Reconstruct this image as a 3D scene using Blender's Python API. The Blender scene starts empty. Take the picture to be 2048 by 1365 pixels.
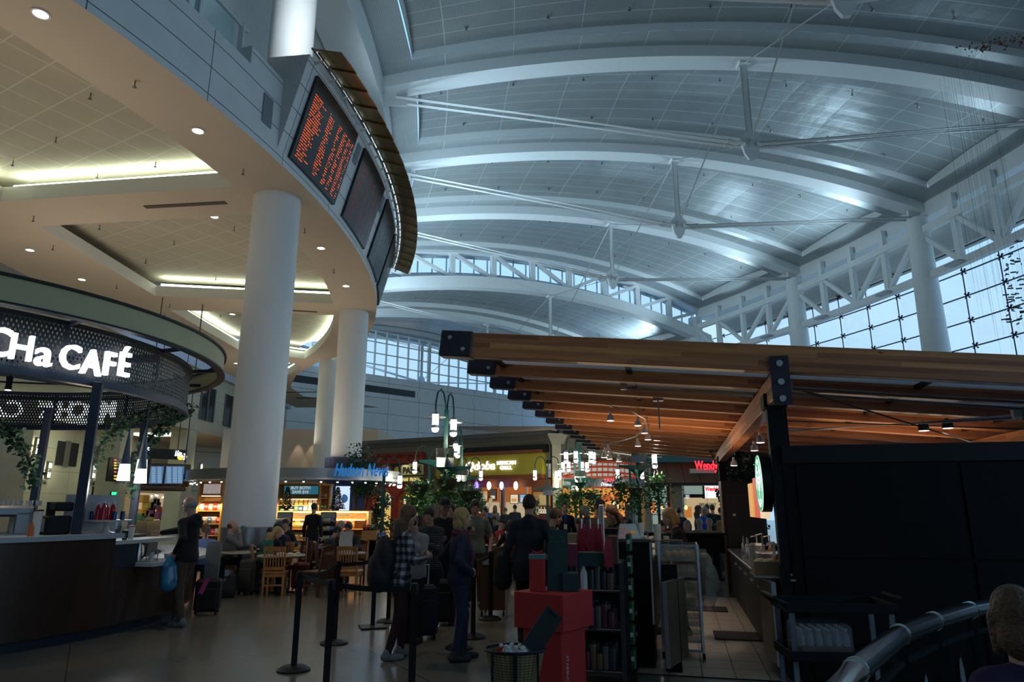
import bpy, math, random
import numpy as np
from mathutils import Vector, Matrix
random.seed(7); np.random.seed(7)
SC = bpy.context.scene
COL = SC.collection
R = math.radians
# ---------------------------------------------------------------- camera
cam_d = bpy.data.cameras.new('camera'); cam_d.sensor_width = 36.0
cam_d.lens = 36.0 * 1365.0 / 2048.0
cam_d.clip_start = 0.1; cam_d.clip_end = 400
CAM = bpy.data.objects.new('camera', cam_d); COL.objects.link(CAM)
CAM.location = (0, 0, 1.68); CAM.rotation_euler = (R(90 + 13.7), 0, 0)
SC.camera = CAM
# ---------------------------------------------------------------- view + cycles
SC.view_settings.view_transform = 'Standard'; SC.view_settings.look = 'None'
SC.view_settings.gamma = 1.0; SC.view_settings.exposure = 0.35
SC.view_settings.use_curve_mapping = False
cy = SC.cycles
cy.max_bounces = 6; cy.diffuse_bounces = 3; cy.glossy_bounces = 3; cy.transmission_bounces = 4
cy.transparent_max_bounces = 12; cy.sample_clamp_indirect = 3.0; cy.caustics_reflective = False
cy.caustics_refractive = False; cy.use_denoising = True; cy.use_adaptive_sampling = True
cy.adaptive_threshold = 0.02
# ---------------------------------------------------------------- sky
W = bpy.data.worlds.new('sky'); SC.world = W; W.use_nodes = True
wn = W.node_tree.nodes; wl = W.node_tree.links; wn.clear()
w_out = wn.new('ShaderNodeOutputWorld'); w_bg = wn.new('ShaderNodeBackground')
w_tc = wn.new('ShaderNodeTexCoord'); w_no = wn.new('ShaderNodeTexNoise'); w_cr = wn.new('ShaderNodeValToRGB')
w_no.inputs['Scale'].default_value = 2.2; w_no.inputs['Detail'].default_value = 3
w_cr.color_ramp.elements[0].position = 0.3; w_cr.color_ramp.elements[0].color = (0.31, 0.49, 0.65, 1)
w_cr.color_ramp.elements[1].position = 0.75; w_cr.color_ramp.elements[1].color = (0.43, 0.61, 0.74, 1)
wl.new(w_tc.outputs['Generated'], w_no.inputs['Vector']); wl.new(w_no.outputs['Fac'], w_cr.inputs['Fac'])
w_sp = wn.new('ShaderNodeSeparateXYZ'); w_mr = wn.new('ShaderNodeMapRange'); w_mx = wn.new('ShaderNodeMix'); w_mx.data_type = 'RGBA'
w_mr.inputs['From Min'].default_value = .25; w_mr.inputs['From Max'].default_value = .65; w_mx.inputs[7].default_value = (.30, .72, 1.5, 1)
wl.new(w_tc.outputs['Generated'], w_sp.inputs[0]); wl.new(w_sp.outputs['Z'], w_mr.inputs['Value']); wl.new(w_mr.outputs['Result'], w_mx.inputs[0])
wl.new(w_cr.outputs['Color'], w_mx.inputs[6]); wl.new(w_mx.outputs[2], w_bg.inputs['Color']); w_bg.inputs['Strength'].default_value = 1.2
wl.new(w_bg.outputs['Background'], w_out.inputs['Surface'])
# ---------------------------------------------------------------- light builders
def lamp(name, kind, loc, energy, color=(1, 1, 1), size=0.1, rot=None, target=None, spot=None, blend=0.6, portal=False, size_y=None):
    d = bpy.data.lights.new(name, kind); d.energy = energy; d.color = color
    if kind == 'AREA':
        d.size = size
        if size_y: d.shape = 'RECTANGLE'; d.size_y = size_y
        if portal: d.cycles.is_portal = True
    else: d.shadow_soft_size = size
    if kind == 'SPOT': d.spot_size = R(spot or 60); d.spot_blend = blend
    o = bpy.data.objects.new(name, d); COL.objects.link(o); o.location = loc
    if target is not None:
        o.rotation_euler = (Vector(target) - Vector(loc)).to_track_quat('-Z', 'Y').to_euler()
    elif rot: o.rotation_euler = rot
    return o
# hall geometry: everything of the great hall is laid out round one centre of curvature
HC = (-56.5, 23.4); RIN, RMID, ROUT, RGL = 50.8, 67.0, 83.4, 87.0
def hp(rho, deg, z=0.0): return Vector((HC[0] + rho * math.cos(R(deg)), HC[1] + rho * math.sin(R(deg)), z))
# daylight portals in the openings of the curved glass wall, the clerestory and the far window
for a in (-36, -22, -8, 6, 20):
    a2 = a + 7
    lamp('window_daylight_portal', 'AREA', hp(RGL - .3, a2, 8.5), 1, size=21.4, size_y=17.5, target=hp(60, a2, 8.5), portal=True)
WARM = (1.0, 0.78, 0.55); COOL = (0.60, 0.84, 1.0); SOFT = (0.93, 1.0, 0.86)
# uplights standing on the inner eave and on the glass-wall truss wash the metal vault
for a, e in ((-16.5, 90), (-8.5, 160), (-.8, 480), (6.8, 1150), (14.6, 1700), (23, 1500), (31.6, 700), (40, 500)):
    lamp('vault_uplight', 'SPOT', hp(RIN + .3, a, 13.6), e * 2.1, COOL, .9, target=hp(RIN + 9, a + 1, 21.5), spot=120, blend=1.0)
for a, e in ((6.8, 260), (14.6, 900), (23, 800), (31.5, 800)):
    lamp('vault_uplight', 'SPOT', hp(ROUT - 1.6, a, 15.3), e * 4.0, COOL, .30, target=hp(ROUT - 7.0, a, 20.5), spot=110, blend=1.0)
# added warm upward fill areas, no real fittings, placed to brighten the soffit
for x, y, z, e, s in ((-9.9, 10.95, 4.6, 75, 4.0), (-9.5, 26.2, 3.1, 90, 3.0), (-12.5, 38, 5.0, 60, 3.0), (-13, 19, 4.5, 70, 3.0), (-12, 3.5, 4.5, 30, 3.0)):
    lamp('soffit_fill', 'AREA', (x, y, z), e, (1, .88, .70), s, rot=(R(180), 0, 0))
for x, y in ((-3.6, 10.4), (-1.0, 11.5), (-0.6, 7.2), (-4.6, 13.6)): lamp('crowd_fill', 'SPOT', (x, y, 9.6), 170, (1, .87, .7), .1, rot=(0, 0, 0), spot=40, blend=.9)  # added fill spots over queue and tables, no fittings hang there
# ================================================================ materials
_M = {}
def _nodes(name):
    m = bpy.data.materials.new(name); m.use_nodes = True
    n = m.node_tree.nodes; l = m.node_tree.links
    return m, n, l, n['Principled BSDF']
def mat(name, col, rough=0.5, metal=0.0, var=0.12, scale=9.0, bump=0.0, emit=None, es=0.0, trans=0.0, alpha=1.0, spec=0.5, coat=0.0):
    if name in _M: return _M[name]
    m, n, l, b = _nodes(name)
    tc = n.new('ShaderNodeTexCoord'); no = n.new('ShaderNodeTexNoise')
    no.inputs['Scale'].default_value = scale; no.inputs['Detail'].default_value = 3
    l.new(tc.outputs['Object'], no.inputs['Vector'])
    mx = n.new('ShaderNodeMix'); mx.data_type = 'RGBA'
    c = col[:3]
    mx.inputs[6].default_value = (*[v * (1 - var) for v in c], 1); mx.inputs[7].default_value = (*[min(1, v * (1 + var)) for v in c], 1)
    l.new(no.outputs['Fac'], mx.inputs[0]); l.new(mx.outputs[2], b.inputs['Base Color'])
    b.inputs['Roughness'].default_value = rough; b.inputs['Metallic'].default_value = metal
    b.inputs['Specular IOR Level'].default_value = spec
    if coat: b.inputs['Coat Weight'].default_value = coat
    if bump:
        bp = n.new('ShaderNodeBump'); bp.inputs['Strength'].default_value = bump; bp.inputs['Distance'].default_value = .02
        l.new(no.outputs['Fac'], bp.inputs['Height']); l.new(bp.outputs['Normal'], b.inputs['Normal'])
    if emit is not None:
        b.inputs['Emission Color'].default_value = (*emit, 1); b.inputs['Emission Strength'].default_value = es
    if trans: b.inputs['Transmission Weight'].default_value = trans; b.inputs['IOR'].default_value = 1.2
    if alpha < 1: b.inputs['Alpha'].default_value = alpha
    _M[name] = m; return m
def glow(name, col, s):
    return mat(name, (0.02, 0.02, 0.02), .5, emit=col, es=s, var=.0)
def glass(name, tint=(0.9, 0.97, 1.0), a=0.12):
    """clear sheet glass: mostly see-through with a sharp reflection"""
    if name in _M: return _M[name]
    m = bpy.data.materials.new(name); m.use_nodes = True; n = m.node_tree.nodes; l = m.node_tree.links; n.clear()
    o = n.new('ShaderNodeOutputMaterial'); t = n.new('ShaderNodeBsdfTransparent'); g = n.new('ShaderNodeBsdfGlossy')
    t.inputs['Color'].default_value = (*tint, 1); g.inputs['Roughness'].default_value = .03
    f = n.new('ShaderNodeFresnel'); f.inputs['IOR'].default_value = 1.3
    mm = n.new('ShaderNodeMath'); mm.operation = 'MULTIPLY_ADD'; mm.inputs[1].default_value = .6; mm.inputs[2].default_value = a * .4
    l.new(f.outputs['Fac'], mm.inputs[0])
    x = n.new('ShaderNodeMixShader'); l.new(mm.outputs[0], x.inputs['Fac']); l.new(t.outputs[0], x.inputs[1]); l.new(g.outputs[0], x.inputs[2])
    l.new(x.outputs[0], o.inputs['Surface']); _M[name] = m; return m
def lines_mat(name, col, linecol, su, sv, w=.02, rough=.5, metal=0.0, fine=0.0, wave=0.0, spec=.5, offset_rows=False, fine_amp=.25):
    """panel grid laid out in UV metres: line every su / sv metres, w metres wide"""
    if name in _M: return _M[name]
    m, n, l, b = _nodes(name)
    uv = n.new('ShaderNodeUVMap'); sp = n.new('ShaderNodeSeparateXYZ'); l.new(uv.outputs['UV'], sp.inputs[0])
    def M(op, a, c=None, d=None):
        k = n.new('ShaderNodeMath'); k.operation = op
        for i, v in enumerate((a, c, d)):
            if v is None: continue
            if isinstance(v, (int, float)): k.inputs[i].default_value = v
            else: l.new(v, k.inputs[i])
        return k.outputs[0]
    def line(x, s):
        f = M('FRACT', M('DIVIDE', x, s)); d = M('MULTIPLY', M('MINIMUM', f, M('SUBTRACT', 1.0, f)), s)
        return M('LESS_THAN', d, w / 2)
    fac = None; xu = sp.outputs['X']
    if offset_rows:
        row = M('FLOOR', M('DIVIDE', sp.outputs['Y'], sv)); xu = M('ADD', xu, M('MULTIPLY', M('MODULO', row, 2.0), su * .5))
    if su: fac = line(xu, su)
    if sv:
        f2 = line(sp.outputs['Y'], sv); fac = f2 if fac is None else M('MAXIMUM', fac, f2)
    no = n.new('ShaderNodeTexNoise'); no.inputs['Scale'].default_value = 1.2; no.inputs['Detail'].default_value = 4
    l.new(uv.outputs['UV'], no.inputs['Vector'])
    m0 = n.new('ShaderNodeMix'); m0.data_type = 'RGBA'; l.new(no.outputs['Fac'], m0.inputs[0])
    m0.inputs[6].default_value = (*[v * .88 for v in col], 1); m0.inputs[7].default_value = (*[min(1, v * 1.12) for v in col], 1)
    base = m0.outputs[2]
    if fine:
        sw = M('SINE', M('MULTIPLY', sp.outputs['Y'] if fine < 0 else sp.outputs['X'], 6.2832 / abs(fine)))
        k = M('MULTIPLY_ADD', sw, fine_amp / 2, 1 - fine_amp / 2)
        vm = n.new('ShaderNodeVectorMath'); vm.operation = 'SCALE'; l.new(base, vm.inputs[0]); l.new(k, vm.inputs['Scale']); base = vm.outputs[0]
    mx = n.new('ShaderNodeMix'); mx.data_type = 'RGBA'; l.new(fac, mx.inputs[0]); l.new(base, mx.inputs[6]); mx.inputs[7].default_value = (*linecol, 1)
    l.new(mx.outputs[2], b.inputs['Base Color']); b.inputs['Roughness'].default_value = rough; b.inputs['Metallic'].default_value = metal
    b.inputs['Specular IOR Level'].default_value = spec
    if wave:
        hgt = M('ADD', M('ABSOLUTE', M('SINE', M('MULTIPLY', sp.outputs['X'], 3.14159 / su))), M('MULTIPLY', no.outputs['Fac'], 1.5))
        bp = n.new('ShaderNodeBump'); bp.inputs['Strength'].default_value = wave; bp.inputs['Distance'].default_value = .05
        l.new(hgt, bp.inputs['Height']); l.new(bp.outputs['Normal'], b.inputs['Normal'])
    _M[name] = m; return m
def wood(name, c1, c2, rough=.45, scale=(1.2, 14, 14), lam=0.0, coat=.15):
    if name in _M: return _M[name]
    m, n, l, b = _nodes(name)
    tc = n.new('ShaderNodeTexCoord'); mp = n.new('ShaderNodeMapping'); mp.inputs['Scale'].default_value = scale
    l.new(tc.outputs['Object'], mp.inputs['Vector'])
    a = n.new('ShaderNodeTexNoise'); a.inputs['Scale'].default_value = 1.0; a.inputs['Detail'].default_value = 6; a.inputs['Distortion'].default_value = .6
    l.new(mp.outputs['Vector'], a.inputs['Vector'])
    r = n.new('ShaderNodeValToRGB'); r.color_ramp.elements[0].position = .3; r.color_ramp.elements[1].position = .72
    r.color_ramp.elements[0].color = (*c2, 1); r.color_ramp.elements[1].color = (*c1, 1); l.new(a.outputs['Fac'], r.inputs['Fac'])
    out = r.outputs['Color']
    if lam:   # glued laminations: bands along the height, broken into boards along the length, with knots
        sp = n.new('ShaderNodeSeparateXYZ'); l.new(tc.outputs['Object'], sp.inputs[0])
        def M(op, *v):
            k = n.new('ShaderNodeMath'); k.operation = op
            for i, x in enumerate(v):
                if isinstance(x, (int, float)): k.inputs[i].default_value = x
                else: l.new(x, k.inputs[i])
            return k.outputs[0]
        fl = M('FLOOR', M('DIVIDE', sp.outputs['Z'], lam)); seg = M('FLOOR', M('DIVIDE', M('ADD', sp.outputs['X'], M('MULTIPLY', fl, .77)), 2.1))
        cb = n.new('ShaderNodeCombineXYZ'); l.new(fl, cb.inputs[0]); l.new(seg, cb.inputs[1])
        wn_ = n.new('ShaderNodeTexWhiteNoise'); l.new(cb.outputs[0], wn_.inputs['Vector'])
        hs = n.new('ShaderNodeHueSaturation'); l.new(out, hs.inputs['Color']); l.new(M('MULTIPLY_ADD', wn_.outputs['Value'], .9, .5), hs.inputs['Value'])
        l.new(M('MULTIPLY_ADD', wn_.outputs['Value'], .02, .485), hs.inputs['Hue']); out = hs.outputs['Color']
        vo = n.new('ShaderNodeTexVoronoi'); vo.inputs['Scale'].default_value = 1.0
        mp2 = n.new('ShaderNodeMapping'); mp2.inputs['Scale'].default_value = (2.4, 9, 9); l.new(tc.outputs['Object'], mp2.inputs['Vector']); l.new(mp2.outputs[0], vo.inputs['Vector'])
        kn = M('LESS_THAN', vo.outputs['Distance'], .085)
        mk = n.new('ShaderNodeMix'); mk.data_type = 'RGBA'; l.new(kn, mk.inputs[0]); l.new(out, mk.inputs[6]); mk.inputs[7].default_value = (*[v * .35 for v in c2], 1); out = mk.outputs[2]
    l.new(out, b.inputs['Base Color']); b.inputs['Roughness'].default_value = rough; b.inputs['Coat Weight'].default_value = coat
    _M[name] = m; return m
def plaid(name, c1, c2, c3, s=.09):
    if name in _M: return _M[name]
    m, n, l, b = _nodes(name)
    tc = n.new('ShaderNodeTexCoord'); sp = n.new('ShaderNodeSeparateXYZ'); l.new(tc.outputs['Object'], sp.inputs[0])
    def M(op, *v):
        k = n.new('ShaderNodeMath'); k.operation = op
        for i, x in enumerate(v):
            if isinstance(x, (int, float)): k.inputs[i].default_value = x
            else: l.new(x, k.inputs[i])
        return k.outputs[0]
    def band(x, t): return M('LESS_THAN', M('FRACT', M('DIVIDE', x, s)), t)
    hx = M('ADD', sp.outputs['X'], M('MULTIPLY', sp.outputs['Y'], .6))
    f = M('MULTIPLY', M('ADD', band(hx, .5), band(sp.outputs['Z'], .5)), .5)
    r = n.new('ShaderNodeValToRGB'); r.color_ramp.interpolation = 'CONSTANT'
    r.color_ramp.elements[0].color = (*c1, 1); r.color_ramp.elements[1].color = (*c2, 1); r.color_ramp.elements[1].position = .4
    e = r.color_ramp.elements.new(.8); e.color = (*c3, 1)
    l.new(f, r.inputs['Fac']); l.new(r.outputs['Color'], b.inputs['Base Color']); b.inputs['Roughness'].default_value = .9
    _M[name] = m; return m
# ================================================================ mesh builder
def frame(d, up=(0, 0, 1)):
    d = Vector(d).normalized(); u = Vector(up)
    if abs(d.dot(u)) > .98: u = Vector((0, 1, 0)) if abs(d.y) < .9 else Vector((1, 0, 0))
    a = d.cross(u).normalized(); return a, a.cross(d).normalized(), d
class MB:
    def __init__(s): s.v = []; s.f = []; s.mi = []; s.mats = []; s.uv = {}; s.cur = 0
    def m(s, mt):
        if mt not in s.mats: s.mats.append(mt)
        s.cur = s.mats.index(mt); return s
    def face(s, idx, uv=None):
        if uv: s.uv[len(s.f)] = uv
        s.f.append(tuple(idx)); s.mi.append(s.cur)
    def quad(s, a, b, c, d, uv=None):
        k = len(s.v); s.v += [tuple(a), tuple(b), tuple(c), tuple(d)]; s.face((k, k + 1, k + 2, k + 3), uv); return s
    def box(s, c, size, rz=0.0, bev=0.0, M4=None):
        x, y, z = (v / 2 for v in size); b = min(bev, x * .45, y * .45, z * .45)
        if b <= 0:
            P = [(sx * x, sy * y, sz * z) for sz in (-1, 1) for sy in (-1, 1) for sx in (-1, 1)]
            F = [(0, 2, 3, 1), (4, 5, 7, 6), (0, 1, 5, 4), (2, 6, 7, 3), (0, 4, 6, 2), (1, 3, 7, 5)]
        else:
            P = []; idx = {}
            for sx in (-1, 1):
                for sy in (-1, 1):
                    for sz in (-1, 1):
                        for ax in range(3):
                            q = [sx * x, sy * y, sz * z]
                            for j in range(3):
                                if j != ax: q[j] -= (sx, sy, sz)[j] * b
                            idx[(sx, sy, sz, ax)] = len(P); P.append(tuple(q))
            F = []
            for ax in range(3):
                o = [j for j in range(3) if j != ax]
                for sg in (-1, 1):
                    r = []
                    for a_, b_ in ((-1, -1), (1, -1), (1, 1), (-1, 1)):
                        t = [0, 0, 0]; t[ax] = sg; t[o[0]] = a_; t[o[1]] = b_; r.append(idx[(*t, ax)])
                    flip = (sg < 0) ^ (ax == 1)
                    F.append(tuple(reversed(r)) if flip else tuple(r))
            for ax in range(3):
                o = [j for j in range(3) if j != ax]
                for a_ in (-1, 1):
                    for b_ in (-1, 1):
                        t0 = [0, 0, 0]; t0[o[0]] = a_; t0[o[1]] = b_; t1 = list(t0); t0[ax] = -1; t1[ax] = 1
                        q = (idx[(*t0, o[0])], idx[(*t1, o[0])], idx[(*t1, o[1])], idx[(*t0, o[1])])
                        F.append(q)
            for sx in (-1, 1):
                for sy in (-1, 1):
                    for sz in (-1, 1): F.append((idx[(sx, sy, sz, 0)], idx[(sx, sy, sz, 1)], idx[(sx, sy, sz, 2)]))
        k = len(s.v)
        Mx = M4 if M4 is not None else Matrix.Translation(Vector(c)) @ Matrix.Rotation(rz, 4, 'Z')
        s.v += [tuple(Mx @ Vector(q)) for q in P]
        for f in F: s.face([k + i for i in f])
        return s
    def bar(s, p0, p1, w, h, up=(0, 0, 1), bev=0.0):
        p0, p1 = Vector(p0), Vector(p1); a, u, d = frame(p1 - p0, up)
        Mx = Matrix(((d.x, a.x, u.x, 0), (d.y, a.y, u.y, 0), (d.z, a.z, u.z, 0), (0, 0, 0, 1)))
        Mx = Matrix.Translation((p0 + p1) / 2) @ Mx
        return s.box(None, ((p1 - p0).length, w, h), M4=Mx, bev=bev)
    def tube(s, pts, r, n=10, cap=True, closed=False):
        pts = [Vector(p) for p in pts]; N = len(pts); rs = r if isinstance(r, (list, tuple)) else [r] * N
        k = len(s.v); pa = None
        for i, p in enumerate(pts):
            if closed: t = pts[(i + 1) % N] - pts[i - 1]
            else: t = pts[min(i + 1, N - 1)] - pts[max(i - 1, 0)]
            if t.length < 1e-9: t = Vector((0, 0, 1))
            t.normalize()
            if pa is None: a, u, _ = frame(t)
            else:
                a = pa - t * pa.dot(t)
                a = a.normalized() if a.length > 1e-6 else frame(t)[0]
                u = t.cross(a)
            pa = a
            for j in range(n):
                th = 2 * math.pi * j / n; s.v.append(tuple(p + (a * math.cos(th) + u * math.sin(th)) * rs[i]))
        for i in range(N if closed else N - 1):
            i2 = (i + 1) % N
            for j in range(n):
                j2 = (j + 1) % n; s.face((k + i * n + j, k + i * n + j2, k + i2 * n + j2, k + i2 * n + j))
        if cap and not closed:
            s.face([k + j for j in reversed(range(n))]); s.face([k + (N - 1) * n + j for j in range(n)])
        return s
    def cyl(s, p0, p1, r0, r1=None, n=16): return s.tube([p0, p1], [r0, r0 if r1 is None else r1], n)
    def lathe(s, prof, c=(0, 0, 0), n=20, a0=0.0, a1=360.0, sc=(1, 1), cap=True):
        """prof: (r, z) from bottom to top"""
        full = abs(a1 - a0) > 359.9; m_ = n if full else n + 1; k = len(s.v)
        for r, z in prof:
            for j in range(m_):
                t = R(a0 + (a1 - a0) * j / n); s.v.append((c[0] + r * math.cos(t) * sc[0], c[1] + r * math.sin(t) * sc[1], c[2] + z))
        for i in range(len(prof) - 1):
            for j in range(n):
                j2 = (j + 1) % m_; s.face((k + i * m_ + j, k + i * m_ + j2, k + (i + 1) * m_ + j2, k + (i + 1) * m_ + j))
        if cap and full:
            if prof[0][0] > 1e-4: s.face([k + j for j in reversed(range(m_))])
            if prof[-1][0] > 1e-4: s.face([k + (len(prof) - 1) * m_ + j for j in range(m_)])
        return s
    def sphere(s, c, r, n=12, sc=(1, 1, 1)):
        h = max(6, n // 2 + 2)
        prof = [(max(1e-5, math.sin(math.pi * i / h)) * r, -math.cos(math.pi * i / h) * r * sc[2]) for i in range(h + 1)]
        return s.lathe(prof, c, n, sc=(sc[0], sc[1]), cap=False)
    def prism(s, poly, z0, z1, M4=None):
        k = len(s.v); n = len(poly)
        for z in (z0, z1):
            for p in poly:
                q = Vector((p[0], p[1], z)); s.v.append(tuple(M4 @ q if M4 is not None else q))
        s.face([k + i for i in reversed(range(n))]); s.face([k + n + i for i in range(n)])
        for i in range(n): j = (i + 1) % n; s.face((k + i, k + j, k + n + j, k + n + i))
        return s
    def sweep(s, rings, closed=True, caps=True, uvs=None):
        """rings: list of equal-length point lists joined into a skin"""
        k = len(s.v); n = len(rings[0])
        for r in rings: s.v += [tuple(p) for p in r]
        for i in range(len(rings) - 1):
            for j in range(n if closed else n - 1):
                j2 = (j + 1) % n
                uv = None
                if uvs: uv = [uvs[i][j], uvs[i][j + 1 if j + 1 < len(uvs[i]) else j2], uvs[i + 1][j + 1 if j + 1 < len(uvs[i]) else j2], uvs[i + 1][j]]
                s.face((k + i * n + j, k + i * n + j2, k + (i + 1) * n + j2, k + (i + 1) * n + j), uv)
        if caps and closed:
            s.face([k + j for j in reversed(range(n))]); s.face([k + (len(rings) - 1) * n + j for j in range(n)])
        return s
    def build(s, name, mt=None, parent=None, smooth=35, fix=True):
        me = bpy.data.meshes.new(name); me.from_pydata(s.v, [], s.f); 
        mats = s.mats if s.mats else []
        if mt is not None and not mats: mats = [mt]
        for q in mats: me.materials.append(q)
        if len(mats) > 1: me.polygons.foreach_set('material_index', s.mi)
        if s.uv:
            lay = me.uv_layers.new(name='UVMap')
            for fi, uv in s.uv.items():
                p = me.polygons[fi]
                for li, q in zip(p.loop_indices, uv): lay.data[li].uv = q
        if fix:
            import bmesh
            bm = bmesh.new(); bm.from_mesh(me); bmesh.ops.recalc_face_normals(bm, faces=bm.faces); bm.to_mesh(me); bm.free()
        if smooth:
            me.polygons.foreach_set('use_smooth', [True] * len(me.polygons)); me.set_sharp_from_angle(angle=R(smooth))
        me.update()
        o = bpy.data.objects.new(name, me); COL.objects.link(o)
        if parent is not None: o.parent = parent
        return o
# ================================================================ object conventions
def tag(o, label=None, cat=None, group=None, kind=None):
    if label: o['label'] = label
    if cat: o['category'] = cat
    if group: o['group'] = group
    if kind: o['kind'] = kind
    return o
def struct(o, label=None, cat=None): return tag(o, label, cat, kind='structure')
def thing(name, label, cat, loc=(0, 0, 0), rz=0.0, group=None):
    o = bpy.data.objects.new(name, None); COL.objects.link(o); o.location = loc; o.rotation_euler = (0, 0, rz); o.empty_display_size = .1
    return tag(o, label, cat, group)
def dup(root, loc=None, rz=None, label=None, parent=None, group=None):
    r = root.copy(); COL.objects.link(r); r.parent = parent
    if parent is None:
        if loc is not None: r.location = loc
        if rz is not None: r.rotation_euler = (0, 0, rz)
        if label: r['label'] = label
        if group: r['group'] = group
    for ch in list(root.children): dup(ch, parent=r)
    return r
def text(name, body, size, M4, mt, parent=None, ext=.01, off=0.0, align='CENTER', shear=0.0, sx=1.0):
    c = bpy.data.curves.new(name, 'FONT'); c.body = body; c.size = size; c.extrude = ext; c.offset = off; c.shear = shear
    c.align_x = align; c.align_y = 'CENTER'; c.resolution_u = 3
    t = bpy.data.objects.new(name, c); COL.objects.link(t)
    dg = bpy.context.evaluated_depsgraph_get(); me = bpy.data.meshes.new_from_object(t.evaluated_get(dg)); 
    COL.objects.unlink(t); bpy.data.objects.remove(t); me.name = name
    me.transform(M4 @ Matrix.Diagonal((sx, 1, 1, 1))); me.materials.clear(); me.materials.append(mt)
    o = bpy.data.objects.new(name, me); COL.objects.link(o)
    if parent is not None: o.parent = parent
    return o
def facing(p, ang=0.0, tilt=0.0):
    """matrix for upright lettering at p read by someone looking along +Y, turned by ang about Z"""
    return Matrix.Translation(Vector(p)) @ Matrix.Rotation(ang, 4, 'Z') @ Matrix.Rotation(R(90) + tilt, 4, 'X')
# survey helpers: a bearing on the photograph met with a known plane gives the point in the hall
_S, _C = math.sin(R(13.7)), math.cos(R(13.7))
def bearing(px, py):
    x = (px - 1024) / 1365; y = (682.5 - py) / 1365; return Vector((x, _C - _S * y, _S + _C * y))
def atz(px, py, z): r = bearing(px, py); t = (z - 1.68) / r.z; return Vector((r.x * t, r.y * t, z))
def aty(px, py, Y): r = bearing(px, py); t = Y / r.y; return Vector((r.x * t, Y, 1.68 + r.z * t))
def onp(px, py, P0, n):
    r = bearing(px, py); o = Vector((0, 0, 1.68)); t = (Vector(P0) - o).dot(Vector(n)) / r.dot(Vector(n)); return o + r * t
# ================================================================ palette
white = mat('painted_white_steel', (.72, .76, .77), .45, var=.04, scale=3)
offwhite = mat('white_plaster', (.66, .64, .60), .7, var=.04, scale=2)
beige = mat('beige_soffit_plaster', (.60, .50, .40), .8, var=.05, scale=.6)
black = mat('black_powder_coat', (.008, .009, .012), .5, var=.2, spec=.3)
blackp = mat('black_plastic', (.008, .009, .012), .6, var=.2, spec=.25)
blackgloss = mat('black_laminate', (.006, .006, .008), .5, var=.3, scale=2, spec=.15)
steel = mat('brushed_steel', (.55, .56, .56), .3, 1.0, var=.1)
darksteel = mat('dark_steel', (.18, .19, .2), .4, 1.0, var=.1)
chrome = mat('chrome', (.8, .8, .8), .12, 1.0, var=.02)
green = mat('green_lamp_enamel', (.01, .085, .075), .35, var=.1)
leafm = mat('leaf_green', (.06, .24, .05), .5, var=.7, scale=40)
leafd = mat('dark_leaf_green', (.03, .09, .05), .55, var=.6, scale=40)
leafp = mat('pine_green', (.02, .055, .03), .7, var=.6, scale=60)
barkm = mat('bark', (.10, .07, .045), .9, var=.3, scale=20, bump=.4)
glulam = wood('glulam_fir', (.72, .30, .10), (.46, .16, .05), lam=.055, scale=(.9, 10, 16))
chairwood = wood('varnished_oak', (.50, .22, .06), (.34, .13, .03), scale=(6, 6, 2))
chairdark = wood('dark_varnished_wood', (.16, .055, .025), (.09, .03, .015), scale=(6, 6, 2))
shelfwood = wood('honey_maple_veneer', (.62, .34, .11), (.50, .25, .07), scale=(3, 3, 9))
stone = mat('travertine_stone', (.44, .41, .30), .75, var=.25, scale=1.6, bump=.15)
darkwood = wood('espresso_veneer', (.045, .018, .010), (.025, .010, .006), scale=(9, 9, .8), rough=.4)
terra = mat('tomato_red_paint', (.34, .035, .018), .6, var=.12, scale=3)
rust = mat('rust_brown_paint', (.22, .06, .02), .6, var=.1)
mustard = mat('olive_yellow_panel', (.42, .36, .03), .6, var=.06, scale=1.0)
paper = mat('white_paper', (.72, .72, .70), .8, var=.05)
skin_l = mat('light_skin', (.55, .31, .22), .5, var=.08, scale=14)
skin_m = mat('tan_skin', (.36, .19, .12), .5, var=.08, scale=14)
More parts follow.
